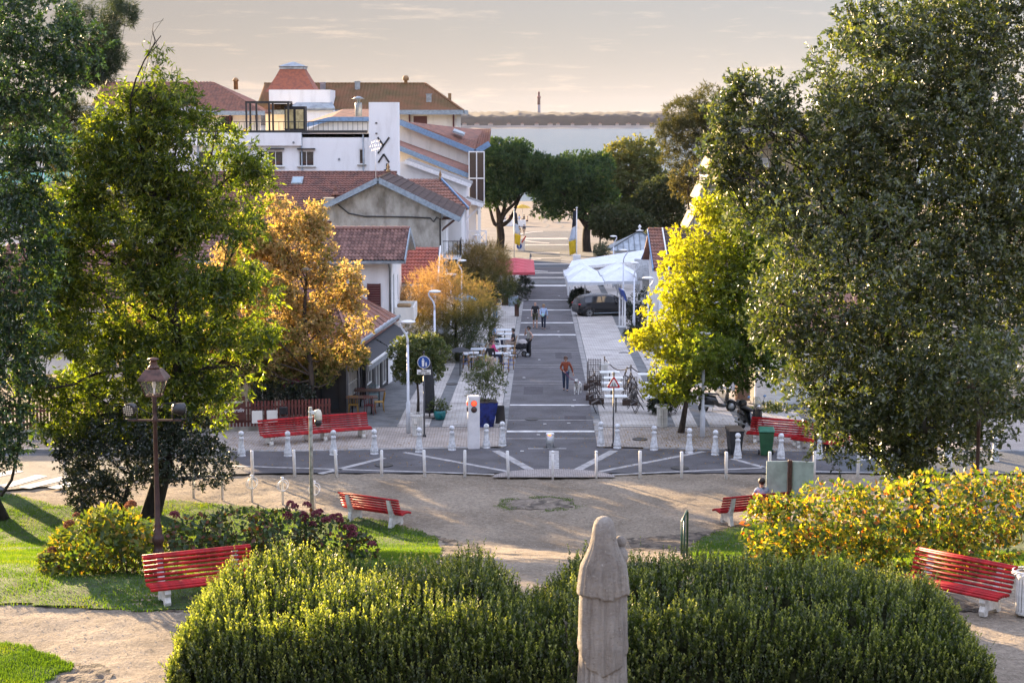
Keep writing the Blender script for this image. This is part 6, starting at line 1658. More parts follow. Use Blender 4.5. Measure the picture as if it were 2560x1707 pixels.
# low grey roofs of the restaurant
t = thing('restaurant_pavilion', 'low restaurant pavilion with grey ribbed roof behind the lamp', 'building', on(9.5, 124))
o_ = t.location
mb = slab([Vector((8.9, 121.5, 1.2)), Vector((13.2, 121.5, 1.2)), Vector((13.2, 126, 2.0)), Vector((9.2, 129, 2.0))], .14); mb.v = [tuple(Vector(p) - o_) for p in mb.v]; rf = mb.obj('roof', mat('weathered_grey_sheet', (.26, .27, .27), .7, .15, 3), t)
for k in range(11):
    x = 9.05 + k * .38
    mb = bar((x, 121.5, 1.25), (x + .1, 126, 2.05), .05, .06); mb.v = [tuple(Vector(p) - o_) for p in mb.v]; mb.obj('roof_rib', MATS['weathered_grey_sheet'], rf)
mb = MB(); mb.box((1.7, 1.5, 1.15), (3.6, 3.5, 2.2)); mb.obj('wall', M_white, t)
# menu frames on white posts by the car
t = thing('menu_stand', 'white posts with slanted blue and white menu board beside the car', 'sign', G(1556, 818), .1)
for (x, y) in ((-.12, .45), (.0, 0), (.1, -.35)):
    mb = MB(); mb.box((x, y, 1.0), (.09, .09, 2.0)); mb.box((x, y, .03), (.7, .1, .06)); mb.obj('post', M_white, t)
mb = MB(); mb.box((0, 0, 2.15), (.06, 1.6, .75), rot=(0, -.35, 0)); mb.obj('board', mat('blue_board', (.02, .06, .28), .5), t)
mb = MB(); mb.box((.12, -.05, 2.2), (.05, 1.3, .6), rot=(0, -.35, 0)); mb.obj('white_board', M_white, t)
# red ribbed awnings on the left
M_pinkred = mat('faded_red_canvas', (.50, .075, .09), .8, .1, 3)
for i in range(4):
    y0 = 134.5 + i * 4.2
    t = thing('red_parasol', 'faded red square parasol on the left, %s from the front' % ORD[i], 'parasol', on(.15 + .03 * i, y0 + 1.2), 0, 'red parasols')
    par = []
    w, d, h0, h1 = 3.3, 3.6, 2.3, 2.62
    def rr(s_, z): return [(-w / 2 * s_, -d / 2 * s_, z), (w / 2 * s_, -d / 2 * s_, z), (w / 2 * s_, d / 2 * s_, z), (-w / 2 * s_, d / 2 * s_, z)]
    mb = MB(); mb.loft([rr(1, h0 - .2), rr(1, h0), rr(.5, h0 + .17), rr(.03, h1)], smooth=False, caps=False); mb.obj('canopy', M_pinkred, t)
    mb = MB(); mb.tube([(0, 0, 0), (0, 0, h1)], .035, 6); mb.obj('pole', M_white, t)
t = thing('teal_parasol', 'small bright blue parasol glimpsed through the tamarisk', 'parasol', G(1158, 815))
mb = MB(); mb.loft([[(math.cos(k * math.pi / 4) * 1.0, math.sin(k * math.pi / 4) * .9, 1.75) for k in range(8)], [(math.cos(k * math.pi / 4) * .05, math.sin(k * math.pi / 4) * .05, 2.2) for k in range(8)]], smooth=False); mb.obj('canopy', mat('bright_blue_canvas', (.03, .33, .55), .7), t)
mb = MB(); mb.tube([(0, 0, 0), (0, 0, 2.2)], .03, 6); mb.obj('pole', M_white, t)
# yellow parasol far
t = thing('yellow_parasol', 'yellow parasol on the sunny terrace under the far pine', 'parasol', G(1306, 551, dz=0))
mb = MB(); mb.loft([[(math.cos(k * math.pi / 4) * 1.5, math.sin(k * math.pi / 4) * 1.5, 2.1) for k in range(8)], [(math.cos(k * math.pi / 4) * .8, math.sin(k * math.pi / 4) * .8, 2.5) for k in range(8)], [(math.cos(k * math.pi / 4) * .05, math.sin(k * math.pi / 4) * .05, 2.7) for k in range(8)]], smooth=False); mb.obj('canopy', mat('yellow_canvas', (.55, .33, .03), .8), t)
mb = MB(); mb.tube([(0, 0, 0), (0, 0, 2.7)], .04, 6); mb.obj('pole', M_white, t)
t = thing('terrace_wall', 'long white planter wall of the sunny far terrace', 'planter', G(1286, 566))
mb = MB(); mb.box((0, 0, .5), (3.6, .6, 1.0)); mb.obj('box', M_white, t)

# --- flags
M_fw = mat('flag_pale_blue', (.52, .58, .66), .85, .05); M_fy = mat('flag_yellow', (.62, .42, .02), .85, .05); M_fk = mat('flag_black', (.02, .025, .04), .85, .05)
def flag(label, g, H, topz, side):
    t = thing('flagpole', label, 'flag', g)
    mb = MB(); mb.tube([(0, 0, 0), (0, 0, H)], [.07, .05], 8); mb.lathe([(.12, H), (.12, H + .06), (.02, H + .1)], 10); mb.obj('pole', M_white, t)
    secs = [(0, .12, .10), (.22, .35, .2), (.25, .55, .45), (.5, .8, .60), (.78, 1.0, .75), (.8, .9, .7), (1.0, .8, .5)]
    L_ = H * .66
    def cloth(z0, z1, w0, w1, m, nm):
        rings = []
        for k in range(6):
            q = k / 5; z = H - .2 - L_ * (z0 + (z1 - z0) * q); w = w0 + (w1 - w0) * q
            rings.append([(side * (.06 + w * u_), .10 * math.sin(u_ * 9 + q * 2) * (1 if s_ else 1) + (.015 if s_ else -.015), z - .25 * u_) for s_, us in ((0, [i / 6 for i in range(7)]), (1, [1 - i / 6 for i in range(7)])) for u_ in us])
        mb = MB(); mb.loft(rings); mb.obj(nm, m, t)
    cloth(0, .36, .28, .42, M_fk, 'black_band'); cloth(.365, .68, .42, .72, M_fw, 'pale_band'); cloth(.685, 1.0, .72, .62, M_fy, 'yellow_band')
flag('left flagpole with hanging black, pale blue and yellow flag', G(1285, 646), 5.6, 5, 1)
flag('right flagpole with hanging black, pale blue and yellow flag', G(1441, 682), 6.4, 6, -1)
t = thing('flag_base', 'white block at the foot of the right flagpole', 'plinth', G(1441, 684) - Vector((0, .6, 0)))
mb = MB(); mb.box((0, 0, .95), (.75, .5, 1.9), bev=.02); mb.obj('block', M_white, t)
t = thing('tall_mast', 'tall slim white mast with small side fittings before the plane tree', 'mast', G(1559, 600))
mb = MB(); mb.lathe([(.16, 0), (.16, 3.2), (.11, 3.3), (.09, 8), (.06, 11.4)], 10); mb.obj('pole', M_white, t)
for z, dx in ((7.6, -.45), (6.0, 0), (4.4, 0), (3.2, -.1)):
    mb = MB(); mb.box((dx, 0, z), (.75, .18, .12)); mb.obj('fitting', M_white, t)
# barrier sign in the far square
t = thing('barrier_sign', 'white barrier panel with blue arrow sign in the far square', 'sign', G(1298, 628))
mb = MB(); mb.box((.25, 0, .75), (.9, .06, 1.5)); mb.obj('panel', M_white, t)
mb = MB(); mb.lathe([(.34, -.02), (.34, .02)], 18); mb.xf(Matrix.Translation((0, -.06, .62)) @ RX); bs = mb.obj('blue_disc', MATS['sign_blue'], t)
mb = MB(); mb.prism([(-.04, .42), (.04, .42), (.04, .68), (.12, .66), (0, .86), (-.12, .66), (-.04, .68)], -.09, -.085, 'y'); mb.obj('arrow', M_white, bs)
mb = MB(); mb.box((.55, -.04, 1.45), (.16, .04, .95), rot=(0, .55, 0)); mb.obj('striped_arm', MATS['sign_red'], t)
# checkered box under the shrub
t = thing('checkered_box', 'small cream box with dark squares under the dark shrub', 'box', on(*G(300, 1292)[:2]))
mb = MB(); mb.box((0, 0, .2), (.36, .3, .4)); mb.obj('body', mat('cream_tile', (.45, .40, .26), .6), t)
for (x, z) in ((-.1, .1), (.02, .22), (-.08, .33), (.1, .08), (.12, .33)):
    mb = MB(); mb.box((x, -.153, z), (.08, .01, .08)); mb.obj('dark_square', M_dark, t)
# ------------------------------------------------------------------ vegetation
def unit(a):
    return a / np.maximum(np.linalg.norm(a, axis=1, keepdims=True), 1e-9)
def leaf_mesh(name, C, D, L, W, m, tint, fold=0.25, Nn=None):
    """one folded four-point leaf for every row of C; D = leaf direction"""
    n = len(C)
    D = unit(D)
    if Nn is None: Nn = rng.normal(size=(n, 3))
    S = unit(np.cross(D, Nn)); U = np.cross(S, D)
    L = np.broadcast_to(np.asarray(L, float), (n,))[:, None]; W = np.broadcast_to(np.asarray(W, float), (n,))[:, None]
    mid = C + D * L * 0.45
    V = np.empty((n, 4, 3))
    V[:, 0] = C; V[:, 1] = mid + S * W * .5 + U * W * fold; V[:, 2] = C + D * L; V[:, 3] = mid - S * W * .5 + U * W * fold
    F = np.arange(n * 4).reshape(n, 4)
    return np_mesh(name, V.reshape(-1, 3), F, m, False, np.repeat(tint, 4))
def wave_noise(Pn, wl, seed):
    r = np.random.default_rng(seed)
    s = np.zeros(len(Pn))
    for k in range(7):
        d = r.normal(size=3); d /= np.linalg.norm(d)
        s += np.sin(Pn @ d * (2 * math.pi / (wl * r.uniform(.6, 1.6))) + r.uniform(0, 6.28))
    return s / 2.6
def lobe(px, py, rx, ry, Y, ky=1.0):
    c = P(px, py, Y); s = Y / FPX
    return (np.array(c), np.array((rx * s, rx * s * ky, ry * s)))
def sublobes(lobes, k, seed, rs=.40):
    """break each big lobe into smaller leafy clumps near its surface"""
    r = np.random.default_rng(seed + 77)
    out = []
    for c, R_ in lobes:
        kk = max(3, int(k * (R_[0] / 2.2) ** .8)) if k > 4 else k
        for i in range(kk):
            d = r.normal(size=3); d /= np.linalg.norm(d)
            q = r.uniform(.35, .82)
            s = rs * r.uniform(.7, 1.25)
            out.append((c + d * R_ * q, R_ * s))
    return out
def sample_lobes(lobes, n, shell, seed, gap=0.35, wl=1.6):
    r = np.random.default_rng(seed)
    w = np.array([(l[1][0] * l[1][1] * l[1][2]) ** (.62) for l in lobes]); w = w + .22 * w.mean(); w /= w.sum()
    idx = r.choice(len(lobes), size=int(n * 1.9), p=w)
    d = unit(r.normal(size=(len(idx), 3)))
    rad = r.random(len(idx)) ** (1 / 3.0); rad = shell + (1 - shell) * rad
    C = np.array([l[0] for l in lobes])[idx]; Rr = np.array([l[1] for l in lobes])[idx]
    Pn = C + d * Rr * rad[:, None]
    out = unit(d / Rr)
    k = wave_noise(Pn, wl, seed + 1) > (-1.2 + gap * 2)
    return Pn[k][:n], out[k][:n], idx[k][:n], rad[k][:n]
def shoots_to_leaves(Pn, out, per, slen, spread, up, seed, lfac=(.75, 1.2), along=0.5):
    """every shoot carries leaves along its length; returns leaf origin and direction"""
    r = np.random.default_rng(seed)
    n = len(Pn)
    d = unit(out * .8 + r.normal(size=(n, 3)) * .55 + np.array((0, 0, up)))
    t = r.random((n, per)) ** .8
    C = Pn[:, None, :] + d[:, None, :] * (t * slen * r.uniform(.6, 1.3, (n, 1)))[:, :, None] + r.normal(size=(n, per, 3)) * .02 * slen
    ld = d[:, None, :] * along + r.normal(size=(n, per, 3)) * spread
    return C.reshape(-1, 3), unit(ld.reshape(-1, 3)), d
def limb(p, q, r0, r1, seed, n=7, sag=0.0, bend=.12):
    rr = np.random.default_rng(seed)
    p, q = Vector(p), Vector(q); L = (q - p).length
    pts, rad = [], []
    j1 = Vector(rr.normal(size=3)) * L * bend; j2 = Vector(rr.normal(size=3)) * L * bend * .6
    for k in range(n + 1):
        t = k / n
        pts.append(p + (q - p) * t + j1 * math.sin(math.pi * t) + j2 * math.sin(2 * math.pi * t) + Vector((0, 0, -sag * L * math.sin(math.pi * t))))
        rad.append(r0 + (r1 - r0) * t ** .8)
    return pts, rad
def tree(name, label, cat, base, trunk_top, tr, lobes, n_sh, per, slen, L, W, m, bark=M_bark, seed=1, shell=.35, gap=.35, wl=1.6, up=.1, spread=.8, tintf=None, group=None, fork=.35, twigs=6, fold=.25, droop=0.0, trunk_pts=None, along=.5, limb_r=.3, clump=0):
    base = Vector(base)
    t = thing(name, label, cat, base, 0, group)
    bo = np.array(base)
    top = Vector(trunk_top)
    pts, rad = limb((0, 0, -.15), top - base, tr, tr * .45, seed, 9, bend=.035)
    rad[0] = tr * 1.35; rad[1] = tr * 1.05
    mb = MB(); mb.tube(pts, rad, 12); mb.obj('trunk', bark, t)
    rr = random.Random(seed)
    tw = MB()
    for i, (c, R_) in enumerate(lobes):
        c = Vector(c) - base
        k = fork + (1 - fork) * rr.random() * .8
        f = min(max(c.z / max(top.z - base.z, .1) - .2, .05), .96)
        f = max(f, fork * .8)
        j = f * (len(pts) - 1); j0 = int(j); s = pts[j0] + (pts[min(j0 + 1, len(pts) - 1)] - pts[j0]) * (j - j0)
        r0 = max(.02, tr * limb_r * (1.15 - .5 * f))
        lp, lr = limb(s, c, r0, r0 * .3, seed * 31 + i, 7)
        mb = MB(); mb.tube(lp, lr, 7); mb.obj('limb', bark, t)
        for q in range(twigs):
            d = Vector((rr.gauss(0, 1), rr.gauss(0, 1), rr.gauss(0.2, 1))).normalized()
            e = c + Vector((d.x * R_[0], d.y * R_[1], d.z * R_[2])) * .85
            st = lp[rr.randint(3, 7)]
            p2, r2 = limb(st, e, r0 * .28, .006, seed * 77 + i * 13 + q, 4)
            tw.tube(p2, r2, 4, caps=False)
    if tw.v:
        o = tw.obj('twigs', bark, t); o['kind'] = 'stuff'
    Pn, out, idx, rad_ = sample_lobes(sublobes(lobes, clump, seed) if clump else lobes, n_sh, shell, seed, gap, wl)
    C, D, d = shoots_to_leaves(Pn, out, per, slen, spread, up, seed + 5, along=along)
    if droop: D = unit(D + np.array((0, 0, -droop)))
    n = len(C)
    r = np.random.default_rng(seed + 9)
    tint = r.random(n) * .55 + np.repeat(r.random(len(Pn)), per) * .45
    if tintf is not None: tint = np.clip(tintf(C, tint), 0, 1)
    me = leaf_mesh('crown', C - bo, D, L * r.uniform(.5, 1.35, n), W * r.uniform(.6, 1.3, n), m, tint, fold)
    o = link('crown', me, t); o['kind'] = 'stuff'
    return t
def LB(Y, rows): return [lobe(a, b, c, d, Y + (e[0] if e else 0)) for (a, b, c, d, *e) in rows]

# --- evergreen oak, right
L_oak = leafmat('oak_leaf', [(0, (.017, .029, .010)), (.55, (.058, .078, .024)), (1, (.22, .22, .075))], .42, .42, .32, glow=(1.6, 1.75, .45))
rows = [(2300, 170, 260, 220), (2460, 60, 260, 210, 1), (2120, 300, 200, 150, -.5), (1950, 310, 130, 95, 0), (1860, 235, 60, 40, .3), (1825, 300, 55, 60, .3), (1805, 360, 45, 60, .3), (1815, 440, 50, 60, .3), (1900, 500, 120, 150, .2), (1830, 410, 60, 80, .4), (2150, 560, 290, 260, -1), (2475, 960, 150, 140, -5.6), (2330, 980, 120, 100, -3.5), (2440, 420, 270, 270, 0), (2440, 780, 260, 280, -.8), (2120, 830, 250, 220, -1.4), (2060, 970, 120, 110, -1), (1950, 760, 115, 130, -.6), (2370, 1040, 250, 130, -1.2), (2150, 1070, 150, 90, -1.6), (2250, 1150, 90, 55, -1.8), (2140, 80, 80, 80, .4), (2560, 600, 200, 300, -.5)]
tree('evergreen_oak', 'huge dark evergreen oak filling the right side of the view', 'tree', on(11.6, 48.5), (10.6, 48.2, 9.5), .42, LB(48, rows), 17800, 13, .36, .14, .066, L_oak, M_bark_dark, 21, .3, .42, 1.1, .12, .85, fork=.3, twigs=6, limb_r=.25, clump=24)

# --- yellow tree
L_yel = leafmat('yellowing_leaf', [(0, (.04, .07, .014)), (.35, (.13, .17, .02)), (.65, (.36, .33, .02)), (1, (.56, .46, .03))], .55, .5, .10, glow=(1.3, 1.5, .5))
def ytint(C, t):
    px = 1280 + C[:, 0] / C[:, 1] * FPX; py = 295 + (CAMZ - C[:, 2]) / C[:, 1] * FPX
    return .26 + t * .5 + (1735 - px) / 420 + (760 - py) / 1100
yb = G(1701, 1082)
rows = [(1820, 560, 95, 85), (1760, 640, 100, 90), (1715, 740, 100, 90, -.4), (1780, 840, 150, 110), (1680, 860, 95, 80, -.5), (1605, 850, 48, 36, -.5), (1860, 740, 120, 150), (1890, 870, 90, 85), (1770, 520, 60, 60), (1700, 960, 100, 50, -.4), (1830, 935, 100, 45), (1880, 620, 90, 120, .4), (1755, 900, 95, 80, -2.3)]
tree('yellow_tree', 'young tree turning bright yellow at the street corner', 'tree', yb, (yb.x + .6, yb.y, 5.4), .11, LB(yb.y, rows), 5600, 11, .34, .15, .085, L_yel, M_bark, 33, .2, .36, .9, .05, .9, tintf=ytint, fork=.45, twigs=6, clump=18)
for i, (px, py) in enumerate([(1671, 1012), (1686, 1020)]):
    g = G(px, py); mb = MB(); mb.tube([(0, 0, 0), (.02, 0, 2.3)], .05, 8); tag(mb.obj('tree_stake', M_brown, None, g), ['round brown tree stake left of the yellow tree', 'round brown tree stake nearest the yellow tree'][i], 'stake')

# --- tall green tree, left
L_wil = leafmat('willow_oak_leaf', [(0, (.018, .042, .010)), (.5, (.078, .108, .017)), (.9, (.30, .32, .04)), (.97, (.32, .24, .03)), (1, (.36, .15, .02))], .55, .42, .14, glow=(1.75, 1.95, .4))
gb = G(372, 1291)
rows = [(402, 90, 22, 55), (400, 175, 60, 60), (410, 260, 95, 70), (350, 330, 120, 70), (480, 330, 80, 60), (300, 430, 150, 80), (440, 440, 130, 90), (560, 400, 90, 60), (640, 440, 90, 40), (210, 550, 130, 80), (360, 560, 150, 90), (520, 540, 120, 80), (620, 560, 80, 60), (160, 680, 130, 80), (320, 700, 170, 90), (500, 690, 140, 90), (600, 720, 90, 70), (120, 800, 110, 70), (260, 850, 150, 80), (430, 830, 160, 90), (580, 830, 110, 80), (90, 960, 70, 50), (220, 980, 140, 70), (420, 960, 150, 80), (540, 955, 85, 60), (625, 885, 40, 30), (170, 1060, 110, 45), (340, 1060, 120, 45), (510, 1045, 70, 30), (260, 310, 60, 40), (70, 860, 60, 40), (250, 400, 120, 70), (330, 250, 70, 60), (190, 480, 120, 70), (540, 330, 60, 40), (120, 620, 90, 60)]
tree('green_tree', 'tall slender green tree behind the copper lantern post', 'tree', gb, (gb.x + .35, gb.y + .1, 13.6), .25, LB(gb.y, rows), 9200, 12, .40, .20, .055, L_wil, M_bark_dark, 44, .2, .40, 1.0, -.05, .75, fork=.28, twigs=4, droop=.35, limb_r=.3, clump=14)

# --- orange tree
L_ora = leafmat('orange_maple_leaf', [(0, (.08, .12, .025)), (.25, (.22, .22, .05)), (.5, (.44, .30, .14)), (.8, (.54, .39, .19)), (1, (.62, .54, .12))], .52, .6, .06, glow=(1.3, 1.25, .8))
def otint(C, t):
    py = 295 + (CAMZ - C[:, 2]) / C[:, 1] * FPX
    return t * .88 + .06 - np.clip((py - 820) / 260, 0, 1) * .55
ob = Vector((-8.6, 70.4, 0))
rows = [(740, 545, 80, 55), (690, 610, 90, 80), (800, 600, 80, 65), (700, 710, 110, 90), (830, 690, 75, 75), (690, 820, 110, 80), (800, 810, 110, 80), (860, 880, 60, 50), (720, 910, 110, 50), (860, 770, 55, 60), (790, 900, 80, 50), (640, 560, 60, 55), (600, 650, 90, 80), (560, 750, 90, 90), (610, 850, 90, 80), (540, 860, 70, 60), (620, 930, 80, 50), (470, 850, 90, 85), (420, 760, 80, 80), (430, 910, 80, 55), (360, 840, 80, 80)]
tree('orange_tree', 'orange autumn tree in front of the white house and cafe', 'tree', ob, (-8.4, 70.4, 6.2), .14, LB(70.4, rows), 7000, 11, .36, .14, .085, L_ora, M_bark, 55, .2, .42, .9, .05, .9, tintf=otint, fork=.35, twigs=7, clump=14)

# --- dark acacia at the left edge: feather leaves
L_aca = leafmat('dark_pinnate_leaf', [(0, (.016, .036, .018)), (.7, (.036, .075, .032)), (.95, (.08, .13, .03)), (1, (.25, .17, .02))], .35, .35, .22, glow=(1.6, 1.7, .5))
rows = [(60, 50, 150, 70), (190, 110, 70, 45), (40, 190, 130, 70), (150, 200, 60, 40), (20, 320, 110, 60), (110, 340, 60, 40), (50, 470, 70, 80), (20, 600, 80, 110), (30, 740, 60, 90), (0, 430, 90, 60), (20, 880, 60, 70), (-40, 100, 120, 200), (10, 980, 50, 60), (110, 420, 40, 30), (60, 560, 85, 75), (65, 690, 80, 85), (55, 810, 70, 75), (35, 930, 60, 65), (20, 1030, 50, 60), (10, 1110, 40, 45)]
ab = G(2, 1296)
tree('acacia_tree', 'dark feathery-leaved tree hanging in from the left edge', 'tree', ab, (ab.x - .5, ab.y - 2, 11), .24, LB(50, rows), 3000, 22, .5, .13, .055, L_aca, M_bark_dark, 66, .3, .36, 1.2, -.1, .45, fork=.3, twigs=4, droop=.25)
# --- maritime pine at the upper left
L_pin = leafmat('pine_needle', [(0, (.02, .038, .022)), (.6, (.045, .07, .028)), (1, (.16, .14, .03))], .35, .4, .2, glow=(1.8, 1.5, .4))
rows = [(250, 70, 100, 90), (300, 60, 45, 60), (200, 170, 90, 50), (250, 150, 60, 50), (130, 290, 90, 45), (190, 300, 60, 40), (150, 500, 130, 50), (240, 520, 80, 45), (160, 400, 50, 40), (60, 300, 90, 60)]
def pine_tint(C, t):
    py = 295 + (CAMZ - C[:, 2]) / C[:, 1] * FPX
    return t * .5 + np.clip((py - 200) / 300, 0, .55)
tree('maritime_pine', 'long-needled pine showing against the sky at upper left', 'tree', on(-19.5, 60), (-18.5, 60, 15), .3, LB(60, rows), 2000, 26, .14, .26, .018, L_pin, M_bark_dark, 77, .2, .4, 1.5, .1, 1.2, tintf=pine_tint, fork=.4, twigs=4, along=.35)

# --- dark shrub under the left tree
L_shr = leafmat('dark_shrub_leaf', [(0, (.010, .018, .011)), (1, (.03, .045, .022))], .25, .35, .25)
sb = G(330, 1290)
rows = [(280, 1150, 120, 80), (420, 1130, 110, 75), (520, 1160, 70, 55), (220, 1210, 60, 60), (340, 1080, 130, 50), (250, 1240, 70, 40), (470, 1090, 70, 50), (190, 1130, 50, 50)]
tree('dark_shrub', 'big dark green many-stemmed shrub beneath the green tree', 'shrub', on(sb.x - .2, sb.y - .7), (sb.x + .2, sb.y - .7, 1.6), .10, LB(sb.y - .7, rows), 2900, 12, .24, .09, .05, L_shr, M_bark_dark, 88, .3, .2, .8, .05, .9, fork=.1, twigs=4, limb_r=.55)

# --- clipped tree by the pedestrian sign
L_top = leafmat('clipped_leaf', [(0, (.035, .065, .02)), (.6, (.10, .14, .04)), (1, (.28, .29, .10))], .45, .45, .2, glow=(1.7, 1.5, .6))
tb_ = G(1044, 1036)
rows = [(1045, 905, 55, 45), (1010, 880, 36, 36), (1085, 880, 36, 34), (1045, 870, 50, 30), (1020, 925, 36, 30), (1070, 925, 40, 30), (1075, 855, 20, 22)]
tree('clipped_tree', 'small clipped round-headed tree with pale leaf tips beside street lamp', 'tree', tb_, (tb_.x, tb_.y, 2.6), .065, LB(tb_.y, rows), 2000, 12, .18, .09, .05, L_top, M_bark, 99, .5, .12, .7, .3, .8, fork=.7, twigs=3)
# --- tamarisks: plumes of fine threads
L_tam = leafmat('tamarisk_plume', [(0, (.06, .085, .035)), (.45, (.19, .18, .07)), (.8, (.36, .25, .12)), (1, (.46, .32, .16))], .42, .7, .04, glow=(1.4, 1.2, .7))
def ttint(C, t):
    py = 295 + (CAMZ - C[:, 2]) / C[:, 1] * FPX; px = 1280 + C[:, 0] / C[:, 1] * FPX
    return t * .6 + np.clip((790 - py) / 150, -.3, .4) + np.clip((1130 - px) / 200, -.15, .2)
tg = G(1140, 925)
rows = [(1130, 760, 85, 60), (1070, 740, 65, 55), (1165, 830, 75, 55), (1100, 840, 85, 60), (1045, 790, 55, 50), (1110, 700, 50, 45), (1185, 760, 50, 55), (1195, 800, 45, 45), (1140, 880, 65, 38), (1030, 760, 40, 35)]
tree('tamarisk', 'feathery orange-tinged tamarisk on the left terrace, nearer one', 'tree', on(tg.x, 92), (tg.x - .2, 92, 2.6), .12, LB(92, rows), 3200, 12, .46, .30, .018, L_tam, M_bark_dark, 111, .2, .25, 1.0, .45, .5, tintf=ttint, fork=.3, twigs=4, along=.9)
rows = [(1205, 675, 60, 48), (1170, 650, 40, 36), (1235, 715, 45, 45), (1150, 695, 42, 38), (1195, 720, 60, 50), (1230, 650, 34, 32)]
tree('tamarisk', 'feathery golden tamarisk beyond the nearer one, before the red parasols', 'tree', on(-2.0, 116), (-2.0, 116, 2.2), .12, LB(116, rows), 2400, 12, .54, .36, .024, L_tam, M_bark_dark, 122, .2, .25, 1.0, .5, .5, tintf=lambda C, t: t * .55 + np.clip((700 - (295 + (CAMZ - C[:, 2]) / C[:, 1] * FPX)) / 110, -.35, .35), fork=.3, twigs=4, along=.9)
# --- oleander in the blue planter
L_ole = leafmat('oleander_leaf', [(0, (.035, .06, .022)), (1, (.11, .14, .05))], .4, .45, .15)
pb_ = POT.location
def plant(name, label, cat, base, rows, Y, n, per, slen, L, W, m, seed, up=.5, spread=.6, stem=M_bark, group=None, shell=.1, gap=.1):
    base = Vector(base)
    t = thing(name, label, cat, base, 0, group)
    lobes = LB(Y, rows)
    Pn, out, idx, rad = sample_lobes(lobes, n, shell, seed, gap, .6)
    C, D, d = shoots_to_leaves(Pn, out, per, slen, spread, up, seed + 1)
    r = np.random.default_rng(seed)
    o = link('foliage', leaf_mesh('foliage', C - np.array(base), D, L * r.uniform(.7, 1.2, len(C)), W * r.uniform(.8, 1.2, len(C)), m, r.random(len(C))), t); o['kind'] = 'stuff'
    mb = MB()
    for i in range(9):
        q = Pn[i * max(1, len(Pn) // 9) % len(Pn)] - np.array(base)
        p2, r2 = limb((random.uniform(-.08, .08), random.uniform(-.08, .08), 0), q, .018, .006, seed + i, 4); mb.tube(p2, r2, 5)
    o = mb.obj('stems', stem, t); o['kind'] = 'stuff'
    return t
plant('oleander', 'bushy oleander growing in the blue planter', 'plant', pb_ + Vector((0, 0, 1.03)), [(1212, 955, 45, 40), (1190, 940, 30, 28), (1240, 950, 30, 28), (1215, 925, 35, 25), (1205, 985, 36, 22)], pb_.y, 330, 12, .25, .14, .026, L_ole, 131)
plant('pot_plant', 'leafy green plant in the turquoise pot', 'plant', TP.location + Vector((0, 0, .38)), [(1098, 1012, 18, 14), (1088, 1018, 14, 9), (1110, 1018, 14, 9)], TP.location.y, 70, 9, .15, .12, .03, L_ole, 133)
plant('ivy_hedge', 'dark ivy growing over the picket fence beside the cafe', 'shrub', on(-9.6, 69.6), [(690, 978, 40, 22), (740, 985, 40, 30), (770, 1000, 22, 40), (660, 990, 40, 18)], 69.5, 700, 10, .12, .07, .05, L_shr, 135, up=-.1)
t = plant('pink_flowers', 'bunch of deep pink flowers above the ivy hedge', 'flowers', on(-9.2, 69.9), [(735, 957, 13, 8), (718, 963, 9, 6)], 69.9, 60, 8, .06, .06, .05, leafmat('pink_petal', [(0, (.25, .02, .10)), (1, (.42, .04, .18))], .4, .6, .05, glow=(1, 1, 1)), 137)
for i, (px, py, Y, w) in enumerate([(1292, 735, 134, 30), (1275, 725, 137, 26), (1312, 715, 140, 20)]):
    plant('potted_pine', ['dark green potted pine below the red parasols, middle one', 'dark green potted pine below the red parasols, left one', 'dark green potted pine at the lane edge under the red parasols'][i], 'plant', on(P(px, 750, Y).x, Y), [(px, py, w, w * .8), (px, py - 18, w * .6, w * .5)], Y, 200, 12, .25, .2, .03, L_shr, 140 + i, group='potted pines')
for i, (px, py, m_, lab) in enumerate([(1266, 764, M_brown, 'square brown planter box below the red parasols'), (1283, 766, M_bluegrey, 'square slate-blue planter box below the red parasols'), (1292, 792, M_brown, 'slim tall brown planter standing at the lane edge')]):
    t = thing('planter_box', lab, 'planter', G(px, py)); h = .8 if i < 2 else .9; w = .7 if i < 2 else .3
    mb = MB(); mb.loft(frustum(w, w * 1.05, h), smooth=False); mb.obj('box', m_, t)
    mb = MB(); mb.box((0, 0, h - .01), (w * .9, w * .9, .04)); mb.obj('soil', soil_m, t)
plant('pot_grass', 'small grey-green plant in the slim brown planter', 'plant', G(1292, 792) + Vector((0, 0, .88)), [(1292, 760, 8, 8)], G(1292, 792).y, 30, 10, .15, .16, .03, L_ole, 149)
# bushes on the right of the street
L_grey = leafmat('grey_green_leaf', [(0, (.06, .075, .05)), (1, (.14, .16, .11))], .3, .5, .1)
for i, (px, py, rx, ry, Y, m_, lab) in enumerate([(1598, 775, 30, 55, 112, L_shr, 'dark climbing shrub behind the menu boards'), (1590, 835, 26, 20, 106, L_shr, 'low round dark shrub near the menu boards'), (1505, 625, 20, 17, 150, L_grey, 'round grey-green bush in front of the kiosk'), (1450, 735, 22, 12, 128, L_shr, 'clipped dark bush under the white parasols'), (1438, 748, 14, 14, 127, L_shr, 'small potted bush at the parasol corner'), (1655, 1010, 30, 12, 72, L_shr, 'low dark creeper beside the tree stakes'), (1700, 605, 30, 18, 165, L_shr, 'dark green bush below the stepped apartments'), (1630, 590, 30, 14, 180, L_grey, 'pale bush beyond the kiosk roof'), (1930, 1035, 60, 22, 73, L_top, 'yellow-green bush in front of the clapboard house')]):
    g = on(P(px, py, Y).x, Y)
    plant('bush', lab, 'bush', g, [(px, py, rx, ry), (px - rx * .3, py + ry * .3, rx * .7, ry * .7)], Y, 330, 10, .2, .12, .06, m_, 150 + i, up=.1)

